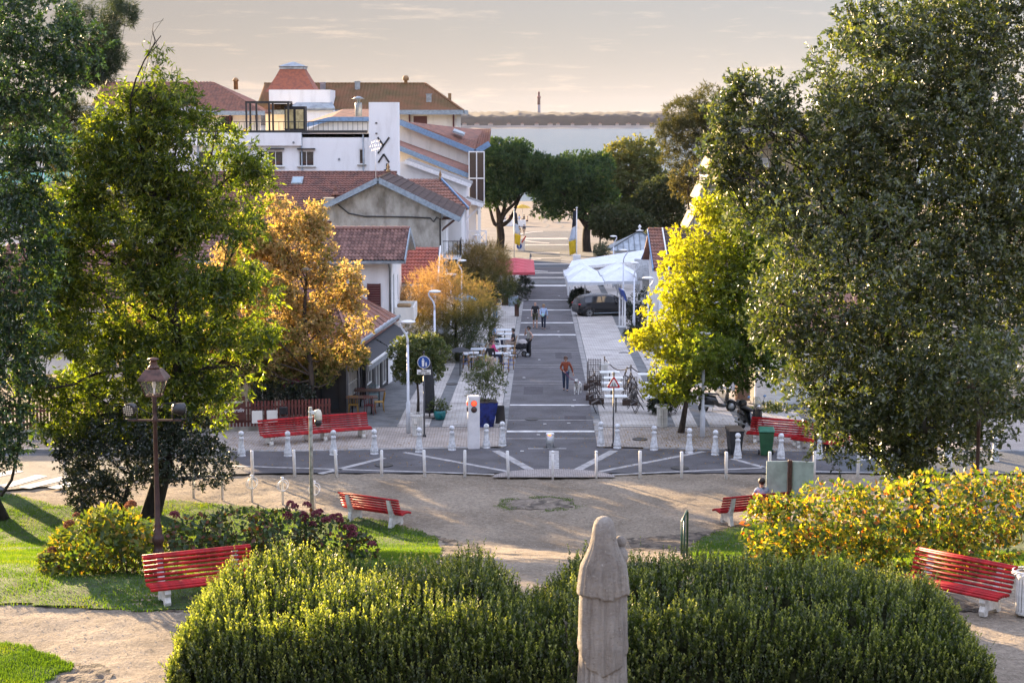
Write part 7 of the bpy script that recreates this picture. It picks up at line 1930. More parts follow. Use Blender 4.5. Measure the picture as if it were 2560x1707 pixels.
# --- umbrella pines by the sea front
L_ump = leafmat('umbrella_pine_needle', [(0, (.022, .048, .024)), (.6, (.052, .10, .042)), (1, (.12, .18, .05))], .35, .6, .08, glow=(1.5, 1.5, .5))
def ump(label, pb, Y, rows, forks, seed):
    base = on(P(pb, 600, Y).x, Y)
    t = thing('umbrella_pine', label, 'tree', base, 0, 'sea front pines')
    lobes = LB(Y, rows)
    bo = np.array(base)
    sp = Vector((0, 0, 3.2))
    mb = MB(); p_, r_ = limb((0, 0, -.1), sp, .62, .45, seed, 6, bend=.03); mb.tube(p_, r_, 10); mb.obj('trunk', M_bark_dark, t)
    for i, (px, py) in enumerate(forks):
        q = P(px, py, Y + (i % 3 - 1) * 1.5) - base
        mb = MB(); p_, r_ = limb(sp - Vector((0, 0, random.uniform(0, .8))), q, .32, .1, seed + i + 3, 7, bend=.08); mb.tube(p_, r_, 8); mb.obj('limb', M_bark_dark, t)
    Pn, out, idx, rad = sample_lobes(sublobes(lobes, 16, seed, .34), 6800, .45, seed, .12, 2.2)
    C, D, d = shoots_to_leaves(Pn, out, 6, .3, .6, .5, seed + 2, along=.7)
    r = np.random.default_rng(seed)
    tn = r.random(len(C)) * .4 + np.repeat(r.random(len(Pn)), 6) * .6
    o = link('crown', leaf_mesh('crown', C - bo, D, .45 * r.uniform(.7, 1.2, len(C)), .15, L_ump, tn), t); o['kind'] = 'stuff'
ump('umbrella pine with broad dark crown beside the glazed hotel corner', 1248, 212, [(1230, 440, 75, 85), (1262, 400, 75, 60), (1215, 390, 60, 45), (1320, 430, 60, 45), (1250, 470, 80, 40), (1340, 470, 50, 36)], [(1200, 470), (1230, 450), (1262, 440), (1300, 470), (1330, 455), (1215, 500)], 201)
ump('umbrella pine with low flat crown right of the lane end', 1468, 208, [(1430, 440, 95, 60), (1380, 425, 60, 45), (1490, 440, 55, 60), (1440, 500, 80, 45), (1375, 510, 50, 45), (1400, 470, 70, 50), (1480, 410, 50, 35), (1510, 500, 50, 40)], [(1400, 480), (1430, 460), (1470, 450), (1500, 470), (1380, 500), (1455, 500)], 211)
t_ = on(P(1440, 600, 212).x, 212)
# --- plane tree, dark bushes and the right pine
L_pla = leafmat('plane_leaf', [(0, (.05, .075, .03)), (.55, (.11, .13, .04)), (1, (.20, .20, .055))], .4, .5, .1)
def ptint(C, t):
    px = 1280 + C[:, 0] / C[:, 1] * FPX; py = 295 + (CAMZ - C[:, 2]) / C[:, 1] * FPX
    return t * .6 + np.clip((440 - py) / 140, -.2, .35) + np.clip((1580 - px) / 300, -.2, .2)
rows = [(1560, 400, 50, 45), (1610, 390, 40, 40), (1580, 450, 70, 60), (1530, 440, 40, 50), (1630, 470, 35, 50), (1560, 510, 60, 50), (1610, 530, 50, 50)]
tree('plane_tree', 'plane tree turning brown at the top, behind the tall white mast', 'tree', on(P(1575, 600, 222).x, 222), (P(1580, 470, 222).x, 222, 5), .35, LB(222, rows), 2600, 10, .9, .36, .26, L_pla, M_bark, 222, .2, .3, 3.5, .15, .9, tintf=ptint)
L_dk = leafmat('dark_garden_leaf', [(0, (.024, .04, .022)), (1, (.07, .09, .04))], .3, .5, .08)
for i, (rows, Y, lab) in enumerate([([(1640, 500, 50, 45), (1680, 480, 50, 40), (1610, 550, 50, 40), (1660, 540, 50, 40)], 205, 'dense dark tree mass left of the stepped apartments'), ([(1560, 560, 50, 35), (1520, 555, 40, 35), (1600, 575, 40, 25)], 198, 'dark evergreen bush at the foot of the white mast')]):
    c = rows[0]
    tree('garden_tree', lab, 'tree', on(P(c[0], c[1], Y).x, Y), P(c[0], c[1], Y), .3, LB(Y, rows), 2200, 9, .7, .34, .2, L_dk, M_bark_dark, 230 + i, .3, .15, 3, .1, .9)
rows = [(1720, 280, 60, 35), (1770, 260, 60, 45), (1690, 340, 55, 35), (1740, 330, 60, 40), (1670, 320, 40, 22), (1790, 310, 60, 50), (1700, 400, 50, 22), (1760, 380, 50, 30)]
tree('seaside_pine', 'tall open pine against the bay left of the evergreen oak', 'tree', on(P(1760, 500, 185).x, 185), (P(1765, 300, 185).x, 185, 11), .3, LB(185, rows), 1500, 16, .35, .45, .07, leafmat('open_pine_needle', [(0, (.03, .042, .02)), (1, (.10, .10, .03))], .35, .5, .1), M_bark_dark, 240, .3, .35, 3, .2, 1.0, fork=.55)
rows = [(1720, 470, 40, 30), (1740, 430, 35, 30), (1700, 450, 30, 25)]
tree('bronze_tree', 'small bronze-leaved tree between pine and stepped apartments', 'tree', on(P(1725, 500, 180).x, 180), P(1725, 450, 180), .15, LB(180, rows), 500, 9, .5, .25, .13, leafmat('bronze_leaf', [(0, (.05, .055, .026)), (1, (.12, .11, .045))], .4, .5, .1), M_bark, 245, .2, .4, 2)

# --- hydrangeas: big leaves one by one, round flower heads
def hydrangea(label, base, rows, Y, n_leaf, ramp, seed, heads, head_ramp, L=.15, trans=.5, glow=(1.7, 1.6, .5), n_obj=300):
    base = Vector(base); bo = np.array(base)
    t = thing('hydrangea', label, 'shrub', base)
    lobes = LB(Y, rows)
    m = leafmat('hydrangea_leaf_%d' % seed, ramp, trans, .5, .12, glow)
    Pn, out, idx, rad = sample_lobes(lobes, n_leaf, .42, seed, .32, .8)
    k = Pn[:, 2] > np.array([gz(0, y) + .04 for y in Pn[:, 1]])
    Pn, out = Pn[k], out[k]
    r = np.random.default_rng(seed)
    D = unit(out * .5 + r.normal(size=Pn.shape) * .6 + np.array((0, 0, -.15)))
    # the leaves nearest the viewer's side of the bush become separate objects
    order = np.argsort((Pn[:, 1] - Pn[:, 1].mean()) - (Pn[:, 2] - Pn[:, 2].mean()) + r.normal(size=len(Pn)) * .35)
    sep, rest = order[:n_obj], order[n_obj:]
    Nn = unit(out + r.normal(size=Pn.shape) * .5)
    o = link('leaf_mass', leaf_mesh('leaf_mass', Pn[rest] - bo, D[rest], L * r.uniform(.7, 1.25, len(rest)), L * .62 * r.uniform(.8, 1.2, len(rest)), m, r.random(len(rest)), .18, Nn[rest]), t); o['kind'] = 'stuff'
    protos = []
    for q in range(8):       # eight leaf shapes, each with its own hue
        V = np.array([(0, 0, 0), (.25, .22, .03), (.55, .30, .05), (.82, .16, .0), (1, 0, -.08), (.82, -.16, .0), (.55, -.30, .05), (.25, -.22, .03), (.5, 0, -.03)]) * L * r.uniform(.9, 1.25)
        Fc = np.array([(0, 1, 8), (1, 2, 8), (2, 3, 8), (3, 4, 8), (4, 5, 8), (5, 6, 8), (6, 7, 8), (7, 0, 8)])
        protos.append(np_mesh('leaf', V, Fc, m, True, np.full(9, (q + .5) / 8)))
    for i in sep:
        d = Vector(D[i]); n_ = Vector(Nn[i]); s = d.cross(n_).normalized(); u_ = s.cross(d)
        M = Matrix((d, s, u_)).transposed().to_4x4(); M.translation = Vector(Pn[i]) - base
        o = link('leaf', protos[int(r.integers(8))], t); o.matrix_local = M
    mb = MB()
    for i in range(26):
        q = Pn[int(r.integers(len(Pn)))] - bo
        p2, r2 = limb((q[0] * .55 + r.normal() * .2, q[1] * .5, -.02 + gz(0, base.y + q[1] * .5) - base.z), q, .014, .006, seed + i, 4); mb.tube(p2, r2, 4)
    o = mb.obj('stems', M_brown, t); o['kind'] = 'stuff'
    hm = leafmat('hydrangea_head_%d' % seed, head_ramp, .3, .7, .03, glow=(1, 1, 1))
    hmesh = []
    for q in range(3):
        d = unit(r.normal(size=(150, 3))); d[:, 2] = np.abs(d[:, 2]) * 1.0 - .25
        hmesh.append(leaf_mesh('flower_head', d * .085, unit(d * .3 + r.normal(size=d.shape)), .045, .04, hm, r.random(150)))
    for (px, py) in heads:
        p = P(px, py, Y - .25 + r.normal() * .2)
        o = link('flower_head', hmesh[int(r.integers(3))], t, p - base); o.rotation_euler = (r.normal() * .3, r.normal() * .3, r.uniform(0, 6)); s = r.uniform(.8, 1.25); o.scale = (s, s, s)
    return t
hb = G(240, 1440)
hydrangea('sunlit yellow-green hydrangea bush with brownish heads at left', hb + Vector((0, .6, 0)), [(250, 1350, 120, 75), (190, 1390, 90, 55), (330, 1350, 80, 70), (290, 1310, 80, 45), (140, 1410, 45, 35), (370, 1390, 50, 55)], hb.y + .6, 2600, [(0, (.04, .075, .014)), (.5, (.10, .14, .02)), (.85, (.20, .19, .025)), (1, (.30, .16, .03))], 301, [(192, 1288), (172, 1310), (325, 1262), (110, 1390), (130, 1375), (150, 1420), (185, 1405), (330, 1260), (120, 1400)], [(0, (.14, .06, .03)), (1, (.33, .15, .09))])
hb = G(620, 1405)
hydrangea('dark green hydrangea bed with dusky pink heads behind left bench', hb + Vector((0, .8, 0)), [(500, 1350, 90, 65), (600, 1330, 110, 60), (710, 1330, 110, 60), (820, 1350, 90, 55), (890, 1380, 60, 45), (450, 1370, 60, 50), (650, 1380, 140, 50)], hb.y + .9, 3600, [(0, (.022, .045, .016)), (.55, (.045, .075, .022)), (.85, (.08, .06, .02)), (1, (.17, .05, .04))], 303, [(437, 1287), (737, 1266), (768, 1262), (758, 1288), (790, 1285), (760, 1302), (780, 1310), (830, 1292), (850, 1300), (866, 1318), (880, 1335), (720, 1290), (845, 1292), (725, 1258), (800, 1278), (815, 1300), (880, 1320), (930, 1360)], [(0, (.13, .03, .045)), (1, (.30, .09, .11))], .14, .35)
hb = G(2200, 1440)
hydrangea('long golden yellow hydrangea hedge on the right lawn', hb + Vector((0, 1.2, 0)), [(1960, 1320, 110, 85), (2080, 1290, 130, 90), (2200, 1290, 130, 90), (2330, 1270, 130, 95), (2460, 1270, 120, 100), (2560, 1260, 90, 90), (1930, 1380, 70, 50), (2080, 1370, 150, 60), (2280, 1370, 170, 60), (2440, 1360, 120, 60), (1920, 1270, 40, 40)], hb.y + 1.3, 9500, [(0, (.04, .08, .014)), (.45, (.12, .18, .02)), (.65, (.34, .33, .03)), (.86, (.45, .33, .03)), (.95, (.42, .18, .03)), (1, (.34, .08, .02))], 305, [(2065, 1376), (2090, 1374), (2010, 1390), (2042, 1418), (1996, 1402), (1950, 1420), (1940, 1395), (2390, 1340), (2360, 1350)], [(0, (.17, .10, .06)), (1, (.33, .20, .13))], .14, .55, glow=(1.35, 1.3, .5))

# --- clipped hedge in front, two plants with a dip between them
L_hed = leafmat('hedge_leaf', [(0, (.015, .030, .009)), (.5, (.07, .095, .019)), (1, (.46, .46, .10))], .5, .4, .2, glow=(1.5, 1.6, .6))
def hedge(label, x0, x1, y0, y1, ends, seed, dip=None):
    base = on((x0 + x1) / 2, (y0 + y1) / 2)
    t = thing('hedge', label, 'hedge', base)
    r = np.random.default_rng(seed)
    cx, cy, hx_, hy_ = (x0 + x1) / 2, (y0 + y1) / 2, (x1 - x0) / 2, (y1 - y0) / 2
    def height(x, y):
        u = np.clip(((x - cx) / hx_) * ends, 0, 1); v = np.abs((y - cy) / hy_)
        e = np.clip(1 - u ** 6, 0, 1) ** .45 * np.clip(1 - v ** 5, 0, 1) ** .45
        h = (1.34 - .045 * np.clip(x - 2, 0, 9)) * e * (.74 + .34 * vnoise(x, y, 1.25, seed) + .16 * vnoise(x, y, .5, seed + 1))
        if dip is not None: h = h * (1 - dip[3] * np.exp(-((x - dip[0]) / dip[1]) ** 2 - ((y - dip[2]) / 2.6) ** 2))
        return h
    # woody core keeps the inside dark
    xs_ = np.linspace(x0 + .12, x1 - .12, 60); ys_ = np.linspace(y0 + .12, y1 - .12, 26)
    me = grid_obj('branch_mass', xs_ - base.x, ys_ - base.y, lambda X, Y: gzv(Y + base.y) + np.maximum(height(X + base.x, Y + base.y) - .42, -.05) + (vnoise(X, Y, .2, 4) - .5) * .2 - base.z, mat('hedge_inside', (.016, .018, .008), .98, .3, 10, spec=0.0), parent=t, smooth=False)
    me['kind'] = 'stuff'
    n = int((x1 - x0) * (y1 - y0) * 78)
    # uniform over the surface: more on the steep sides
    X = r.uniform(x0, x1, n * 3); Yy = r.uniform(y0, y1, n * 3)
    h = height(X, Yy); e_ = .03
    gx = (height(X + e_, Yy) - height(X - e_, Yy)) / (2 * e_); gy = (height(X, Yy + e_) - height(X, Yy - e_)) / (2 * e_)
    area = np.sqrt(1 + gx ** 2 + gy ** 2)
    k = (r.random(n * 3) < np.clip(area / 5, 0.2, 1)) & (h > .1)
    X, Yy, h, gx, gy = X[k][:n], Yy[k][:n], h[k][:n], gx[k][:n], gy[k][:n]
    k2 = (np.abs(gx) + np.abs(gy)) < 2.5
    X, Yy, h, gx, gy = X[k2], Yy[k2], h[k2], gx[k2], gy[k2]
    nrm = unit(np.stack([-gx, -gy, np.ones_like(gx)], 1))
    S = np.stack([X, Yy, gzv(Yy) + h], 1) - nrm * .26
    # the faces all round the hedge
    per_l = [((x0, y0), (x1, y0), (0, -1)), ((x1, y1), (x0, y1), (0, 1))] + ([((x0, y1), (x0, y0), (-1, 0))] if ends < 0 else [((x1, y0), (x1, y1), (1, 0))])
    for (p_, q_, nn_) in per_l:
        L_ = abs(q_[0] - p_[0]) + abs(q_[1] - p_[1]); ns = int(L_ * 1.5 * 85)
        u_ = r.random(ns); v_ = r.random(ns)
        fx = p_[0] + (q_[0] - p_[0]) * u_; fy_ = p_[1] + (q_[1] - p_[1]) * u_
        hh = height(np.clip(fx - nn_[0] * .55, x0, x1), np.clip(fy_ - nn_[1] * .55, y0, y1))
        ins = .06 + .45 * v_ ** 3 + .14 * vnoise(fx + fy_, v_ * 1.5, .4, seed + 7)
        fx = fx - nn_[0] * ins; fy_ = fy_ - nn_[1] * ins
        S = np.concatenate([S, np.stack([fx, fy_, gzv(fy_) + .03 + v_ * np.maximum(hh - .05, 0)], 1)])
        nrm = np.concatenate([nrm, np.tile((nn_[0] * .9, nn_[1] * .9, .25), (ns, 1))])
    dirn = unit(nrm * .36 + np.array((0, 0, 1.0)) + r.normal(size=S.shape) * .15)
    tall = (.24 + .16 * r.random(len(S))) * (.65 + .8 * vnoise(S[:, 0], S[:, 1] + S[:, 2], .3, seed + 9)) + (r.random(len(S)) < .22) * (.08 + .28 * r.random(len(S))) * (nrm[:, 2] > .5) + .10 * vnoise(S[:, 0], S[:, 1], .35, seed + 3)
    per = 26
    tt = (np.arange(per) + r.random((len(S), per))) / per
    C = S[:, None, :] + dirn[:, None, :] * (tt * tall[:, None])[:, :, None]
    az = r.uniform(0, 6.28, (len(S), per))
    side = np.stack([np.cos(az), np.sin(az), np.full_like(az, .3)], 2)
    D = unit((side * .75 + dirn[:, None, :] * .8).reshape(-1, 3))
    N_ = len(D)
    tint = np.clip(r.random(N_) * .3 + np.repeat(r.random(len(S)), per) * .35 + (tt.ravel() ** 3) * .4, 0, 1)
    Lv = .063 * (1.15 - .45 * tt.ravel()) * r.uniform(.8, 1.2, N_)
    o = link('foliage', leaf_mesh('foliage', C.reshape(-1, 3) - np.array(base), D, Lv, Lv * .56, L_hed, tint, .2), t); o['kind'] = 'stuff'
    return t
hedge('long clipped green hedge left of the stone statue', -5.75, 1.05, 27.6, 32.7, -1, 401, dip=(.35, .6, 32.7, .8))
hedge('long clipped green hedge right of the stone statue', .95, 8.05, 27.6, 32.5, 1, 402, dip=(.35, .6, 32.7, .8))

# --- grass blades, pebbles, fallen leaves
L_gra = leafmat('grass_blade', [(0, (.03, .08, .012)), (.6, (.075, .15, .018)), (1, (.17, .21, .028))], .5, .5, .08, glow=(2.1, 1.8, .35))
for nm, n in (('lawn', 150000), ('lawn_bank', 60000), ('lawn_corner', 26000)):
    pts = LAWN_POLY[nm]; ax = [max(-18.5, p[0]) for p in pts]; ay = [p[1] for p in pts]
    X = rng.uniform(max(-18.5, min(ax)), min(13.5, max(ax)), n * 2); Y = rng.uniform(min(ay), max(ay), n * 2)
    k = in_poly(X, Y, pts); X, Y = X[k][:n], Y[k][:n]
    C = np.stack([X, Y, gzv(Y) + .0], 1)
    D = unit(rng.normal(size=C.shape) * .35 + np.array((0, 0, 1)))
    tn = np.clip(vnoise(X, Y, .7, 8) * .6 + rng.random(len(X)) * .4, 0, 1)
    Ln = rng.uniform(.045, .095, len(C))[:, None]; Sd = unit(np.cross(D, rng.normal(size=C.shape))) * .010
    Vg = np.stack([C - Sd, C + Sd, C + D * Ln], 1).reshape(-1, 3)
    o = link('grass', np_mesh('grass', Vg, np.arange(len(Vg)).reshape(-1, 3), L_gra, False, np.repeat(tn, 3))); tag(o, kind='stuff')
c_ = G(1345, 1258)
an_ = rng.uniform(0, 6.28, 2600); rr_n = rng.normal(1.0, .12, 2600)
Cg = np.stack([c_.x + 1.25 * rr_n * np.cos(an_), c_.y + .95 * rr_n * np.sin(an_), np.zeros(2600)], 1)
kk_ = vnoise(Cg[:, 0], Cg[:, 1], .5, 31) > .52; Cg = Cg[kk_]; Cg[:, 2] = ground_z(Cg[:, 0], Cg[:, 1])
Dg = unit(rng.normal(size=Cg.shape) * .5 + np.array((0, 0, 1)))
tag(link('grass', leaf_mesh('grass', Cg, Dg, rng.uniform(.03, .07, len(Cg)), .014, L_gra, rng.random(len(Cg)) * .6, .0)), kind='stuff')
def pebbles(name, n, x0, x1, y0, y1, s0, s1, m):
    X = rng.uniform(x0, x1, n); Y = rng.uniform(y0, y1, n)
    k = np.ones(n, bool)
    for pl in LAWN_POLY.values(): k &= ~in_poly(X, Y, pl)
    X, Y = X[k], Y[k]; n = len(X)
    s = rng.uniform(s0, s1, n) ** 1.0
    o_ = np.array([(1, 0, -.2), (-.5, .87, -.2), (-.5, -.87, -.2), (.1, .1, .55)])
    a = rng.uniform(0, 6.28, n)
    V = np.empty((n, 4, 3))
    zz = ground_z(X, Y)
    for i in range(4):
        V[:, i, 0] = X + s * (o_[i, 0] * np.cos(a) - o_[i, 1] * np.sin(a)); V[:, i, 1] = Y + s * (o_[i, 0] * np.sin(a) + o_[i, 1] * np.cos(a)); V[:, i, 2] = zz + s * o_[i, 2] + .004
    b4 = (np.arange(n) * 4)[:, None]
    F = np.concatenate([b4 + np.array([[0, 1, 3]]), b4 + np.array([[1, 2, 3]]), b4 + np.array([[2, 0, 3]])])
    tag(link(name, np_mesh(name, V.reshape(-1, 3), F, m)), kind='stuff')
pebbles('pebbles', 26000, -13, 13, 28, 59.5, .006, .02, mat('pebble_stone', (.34, .30, .25), .9, .3, 3))
L_fal = leafmat('fallen_leaf', [(0, (.16, .09, .03)), (.6, (.30, .18, .05)), (1, (.40, .26, .05))], .2, .7, .05)
X = np.concatenate([rng.normal(8.2, 2.2, 1500), rng.uniform(-11, 12, 700), rng.uniform(-12, -6, 250)]); Y = np.concatenate([rng.normal(66.0, 1.7, 1500), rng.uniform(60, 72, 700), rng.uniform(63.5, 67, 250)])
k = Y > 60.5
X, Y = X[k], Y[k]
C = np.stack([X, Y, gzv(Y) + .055], 1); D = unit(np.stack([rng.normal(size=len(X)), rng.normal(size=len(X)), rng.normal(size=len(X)) * .15], 1))
tag(link('fallen_leaves', leaf_mesh('fallen_leaves', C, D, .085, .05, L_fal, rng.random(len(X)), .2, np.tile((0, 0, 1.0), (len(X), 1)))), kind='stuff')

# --- wooded far shore
xs_ = np.concatenate([np.arange(-4200, -1400, 25), np.arange(-1400, 1400, 3.0), np.arange(1400, 4201, 25)])
ys_ = np.array([3544, 3546, 3551, 3557, 3564, 3572, 3581, 3592, 3605, 3620, 3640, 3670, 3720, 3800, 3950, 4100, 4102])
def canopy(X, Y):
    e = np.clip((Y - 3545) / 2, 0, 1) * np.clip((4101.5 - Y) / 2, 0, 1)
    gr = -4 + np.clip((Y - 3520) / 260, 0, 1) * 10
    return gr + e * (10 + 5 * vnoise(X, Y, 130, 3) + 7 * vnoise(X, Y * 3, 20, 4) + 5 * vnoise(X, Y * 3, 8, 5))
L_far = mat('far_wood_green', (.010, .014, .014), .95, .3, .06, color2=(.018, .019, .018))
tag(grid_obj('far_woods', xs_, ys_, canopy, L_far, smooth=False), kind='stuff')
# ------------------------------------------------------------------ statue
def stonemat():
    m = bpy.data.materials.new('weathered_limestone'); m.use_nodes = True
    n, l = m.node_tree.nodes, m.node_tree.links
    b = n['Principled BSDF']; b.inputs['Roughness'].default_value = .92; b.inputs['Specular IOR Level'].default_value = .2
    tc = n.new('ShaderNodeTexCoord')
    def noise(sc, det, st=None):
        v = tc.outputs['Object']
        if st:
            mp = n.new('ShaderNodeMapping'); mp.inputs['Scale'].default_value = st; l.new(v, mp.inputs['Vector']); v = mp.outputs['Vector']
        q = n.new('ShaderNodeTexNoise'); q.inputs['Scale'].default_value = sc; q.inputs['Detail'].default_value = det; q.inputs['Roughness'].default_value = .65; l.new(v, q.inputs['Vector']); return q.outputs['Fac']
    def ramp(f, p0, c0, p1, c1):
        r = n.new('ShaderNodeValToRGB'); r.color_ramp.elements[0].position = p0; r.color_ramp.elements[0].color = (*c0, 1); r.color_ramp.elements[1].position = p1; r.color_ramp.elements[1].color = (*c1, 1); l.new(f, r.inputs['Fac']); return r.outputs['Color']
    def mix(a_, b_, f, mode='MIX', k=None):
        x = n.new('ShaderNodeMixRGB'); x.blend_type = mode
        if k is not None: x.inputs[0].default_value = k
        else: l.new(f, x.inputs[0])
        for s_, v in ((1, a_), (2, b_)):
            if isinstance(v, tuple): x.inputs[s_].default_value = (*v, 1)
            else: l.new(v, x.inputs[s_])
        return x.outputs['Color']
    base = ramp(noise(2.2, 6), .38, (.34, .305, .26), .66, (.21, .185, .16))
    streak = ramp(noise(5, 7, (1.6, 1.6, .18)), .5, (1, 1, 1), .72, (.5, .46, .43))
    c = mix(base, streak, None, 'MULTIPLY', .8)
    lich = ramp(noise(16, 4), .64, (0, 0, 0), .70, (.75, .75, .75)); c = mix(c, (.46, .42, .36), lich)
    dark = ramp(noise(26, 3), .63, (0, 0, 0), .68, (.6, .6, .6)); c = mix(c, (.14, .10, .08), dark)
    l.new(c, b.inputs['Base Color'])
    h1 = noise(9, 8); h2 = noise(60, 4)
    ad = n.new('ShaderNodeMath'); ad.operation = 'MULTIPLY_ADD'; ad.inputs[1].default_value = .3; l.new(h2, ad.inputs[0]); l.new(h1, ad.inputs[2])
    bp = n.new('ShaderNodeBump'); bp.inputs['Strength'].default_value = 1.0; bp.inputs['Distance'].default_value = .07; l.new(ad.outputs[0], bp.inputs['Height']); l.new(bp.outputs['Normal'], b.inputs['Normal'])
    return m
M_stone = stonemat()
stp = P(1510, 1290, 24.0)
SZ = stp.z
t = thing('statue', 'weathered stone statue of a veiled robed figure seen from behind', 'statue', (stp.x, 24.0, SZ - 2.9))
def sring(hw, hd, z, folds=0.0, n=150, ph=0.0, sq_=2.3):
    pts = []
    r_ = random.Random(int(ph * 10) + 5)
    gr = [(-1.57 + .9 * (k - 4) / 4 + r_.uniform(-.08, .08), r_.uniform(.5, 1.4)) for k in range(9)] + [(r_.uniform(0, 3.1), 1) for k in range(8)]
    for i in range(n):
        a = 2 * math.pi * i / n
        if a > math.pi * 1.5: a -= 2 * math.pi
        c_, s_ = math.cos(a), math.sin(a)
        k = (abs(c_) ** sq_ + abs(s_) ** sq_) ** (-1 / sq_)
        f = 1.0
        for g_, d_ in gr:
            q = (a - g_ + math.pi) % (2 * math.pi) - math.pi
            f -= .7 * folds * d_ * (math.exp(-(q / .055) ** 2) - .5 * math.exp(-((q - .13) / .08) ** 2))
        pts.append((hw * c_ * k * f, hd * s_ * k * f, z(a) if callable(z) else z))
    return pts
T0 = 2.9
def back(a):                          # 1 at the back centre (towards -Y), 0 at the sides and front
    return max(0.0, -math.sin(a))
mb = MB()
mb.loft([sring(.385, .33, 0, .12), sring(.36, .30, T0 - 2.5, .12), sring(.335, .27, T0 - 2.0, .11), sring(.325, .25, T0 - 1.3, .03), sring(.31, .235, T0 - .85), sring(.28, .215, T0 - .65), sring(.20, .19, T0 - .45), sring(.155, .17, T0 - .28), sring(.13, .145, T0 - .12), sring(.09, .10, T0 - .045), sring(.03, .03, T0 - .01)])
body = mb.obj('robed_figure', M_stone, t)
mb = MB()
hem = lambda a: T0 - 1.93 - .33 * max(0, back(a) - .35) / .65 + .02 * math.sin(a * 9)
mb.loft([sring(.358, .295, hem, .09, ph=1), sring(.368, .304, lambda a: hem(a) + .03, .09, ph=1), sring(.352, .285, T0 - 1.75, .09, ph=1), sring(.345, .270, T0 - 1.3, .075, ph=1), sring(.335, .255, T0 - 1.0, .02, ph=1), sring(.30, .23, T0 - .7)])
mb.obj('cape', M_stone, body)
mb = MB()
veil = lambda a: T0 - 1.17 + (.07 if math.cos(a) < -.12 else 0) * .7 + (.05 if math.cos(a) > .35 else 0) + .01 * math.sin(a * 7)
mb.loft([sring(.372, .292, veil, .075, ph=2), sring(.378, .298, lambda a: veil(a) + .03, .08, ph=2), sring(.352, .268, T0 - .85, .07, ph=2), sring(.33, .25, T0 - .7, .055, ph=2), sring(.272, .23, T0 - .58, .04, ph=2), sring(.212, .215, T0 - .44, .025, ph=2), sring(.178, .20, T0 - .30), sring(.163, .18, T0 - .18), sring(.14, .155, T0 - .09), sring(.105, .115, T0 - .035), sring(.05, .055, T0 - .006), sring(.008, .008, T0)])
vl = mb.obj('veil', M_stone, body)
for x, z0, z1, w in ((.03, T0 - .45, T0 - 1.12, .006), (-.06, T0 - .62, T0 - 1.1, .005), (.17, T0 - .7, T0 - 1.1, .005), (.23, T0 - 1.25, T0 - 1.95, .007), (-.2, T0 - 1.22, T0 - 1.98, .008), (-.1, T0 - 2.2, T0 - 2.75, .009), (.12, T0 - 2.2, T0 - 2.75, .009), (.02, T0 - 2.35, T0 - 2.8, .009)):
    pass
mb = MB(); mb.ball((.245, .16, T0 - .42), .085, 14, 10, (1, 1, 1.15)); mb.ball((.25, .12, T0 - .62), .12, 14, 10, (.9, 1, 1.3)); mb.obj('child_figure', M_stone, body)
mb = MB(); mb.box((0, 0, -.06), (.95, .85, .16), bev=.02); mb.box((0, 0, -.7), (.8, .72, 1.16), bev=.02); mb.box((0, 0, -1.3), (1.0, .9, .2), bev=.02); ped = mb.obj('pedestal', M_stone, t)
ped.scale = (1, 1, 1)

# ------------------------------------------------------------------ people
M_skin = mat('skin', (.48, .28, .20), .55, .06); M_hair_d = mat('dark_hair', (.022, .016, .012), .6); M_hair_b = mat('brown_hair', (.09, .045, .025), .6); M_hair_bl = mat('fair_hair', (.30, .20, .10), .6)
CL = {}
def cloth(name, c, **k):
    if name not in CL: CL[name] = mat('cloth_' + name, c, .9, .12, 9, .2, 60, **k)
    return CL[name]
def skinned(name, verts, edges, radii, m, parent, root=0, sub=1):
    me = bpy.data.meshes.new(name)
    me.from_pydata(verts, edges, [])
    me.materials.append(m)
    o = link(name, me, parent)
    md = o.modifiers.new('skin', 'SKIN')
    md.use_smooth_shade = True
    for i, r in enumerate(radii):
        sv = me.skin_vertices[0].data[i]
        rr = r if hasattr(r, '__len__') else (r, r)
        sv.radius = rr; sv.use_root = (i == root)
    s = o.modifiers.new('sub', 'SUBSURF'); s.levels = sub; s.render_levels = sub
    return o
STAND = dict(pel=(0, 0, .95), sp=(0, .005, 1.15), ch=(0, 0, 1.34), nk=(0, .01, 1.49), hd=(0, -.01, 1.60), tp=(0, 0, 1.70),
             sl=(.17, .01, 1.41), sr=(-.17, .01, 1.41), el=(.235, .03, 1.13), er=(-.235, .03, 1.13), wl=(.25, -.05, .90), wr=(-.25, -.05, .90),
             hl=(.09, 0, .92), hr=(-.09, 0, .92), kl=(.10, -.02, .50), kr=(-.10, -.02, .50), al=(.10, .03, .08), ar=(-.10, .03, .08), tl=(.115, -.13, .03), tr=(-.115, -.13, .03))
WALK = dict(STAND, kl=(.09, -.13, .51), al=(.09, -.10, .10), tl=(.10, -.26, .04), kr=(-.09, .05, .50), ar=(-.09, .22, .12), tr=(-.10, .10, .03), el=(.24, .10, 1.14), wl=(.25, .08, .92), er=(-.24, -.02, 1.13), wr=(-.25, -.17, .95))
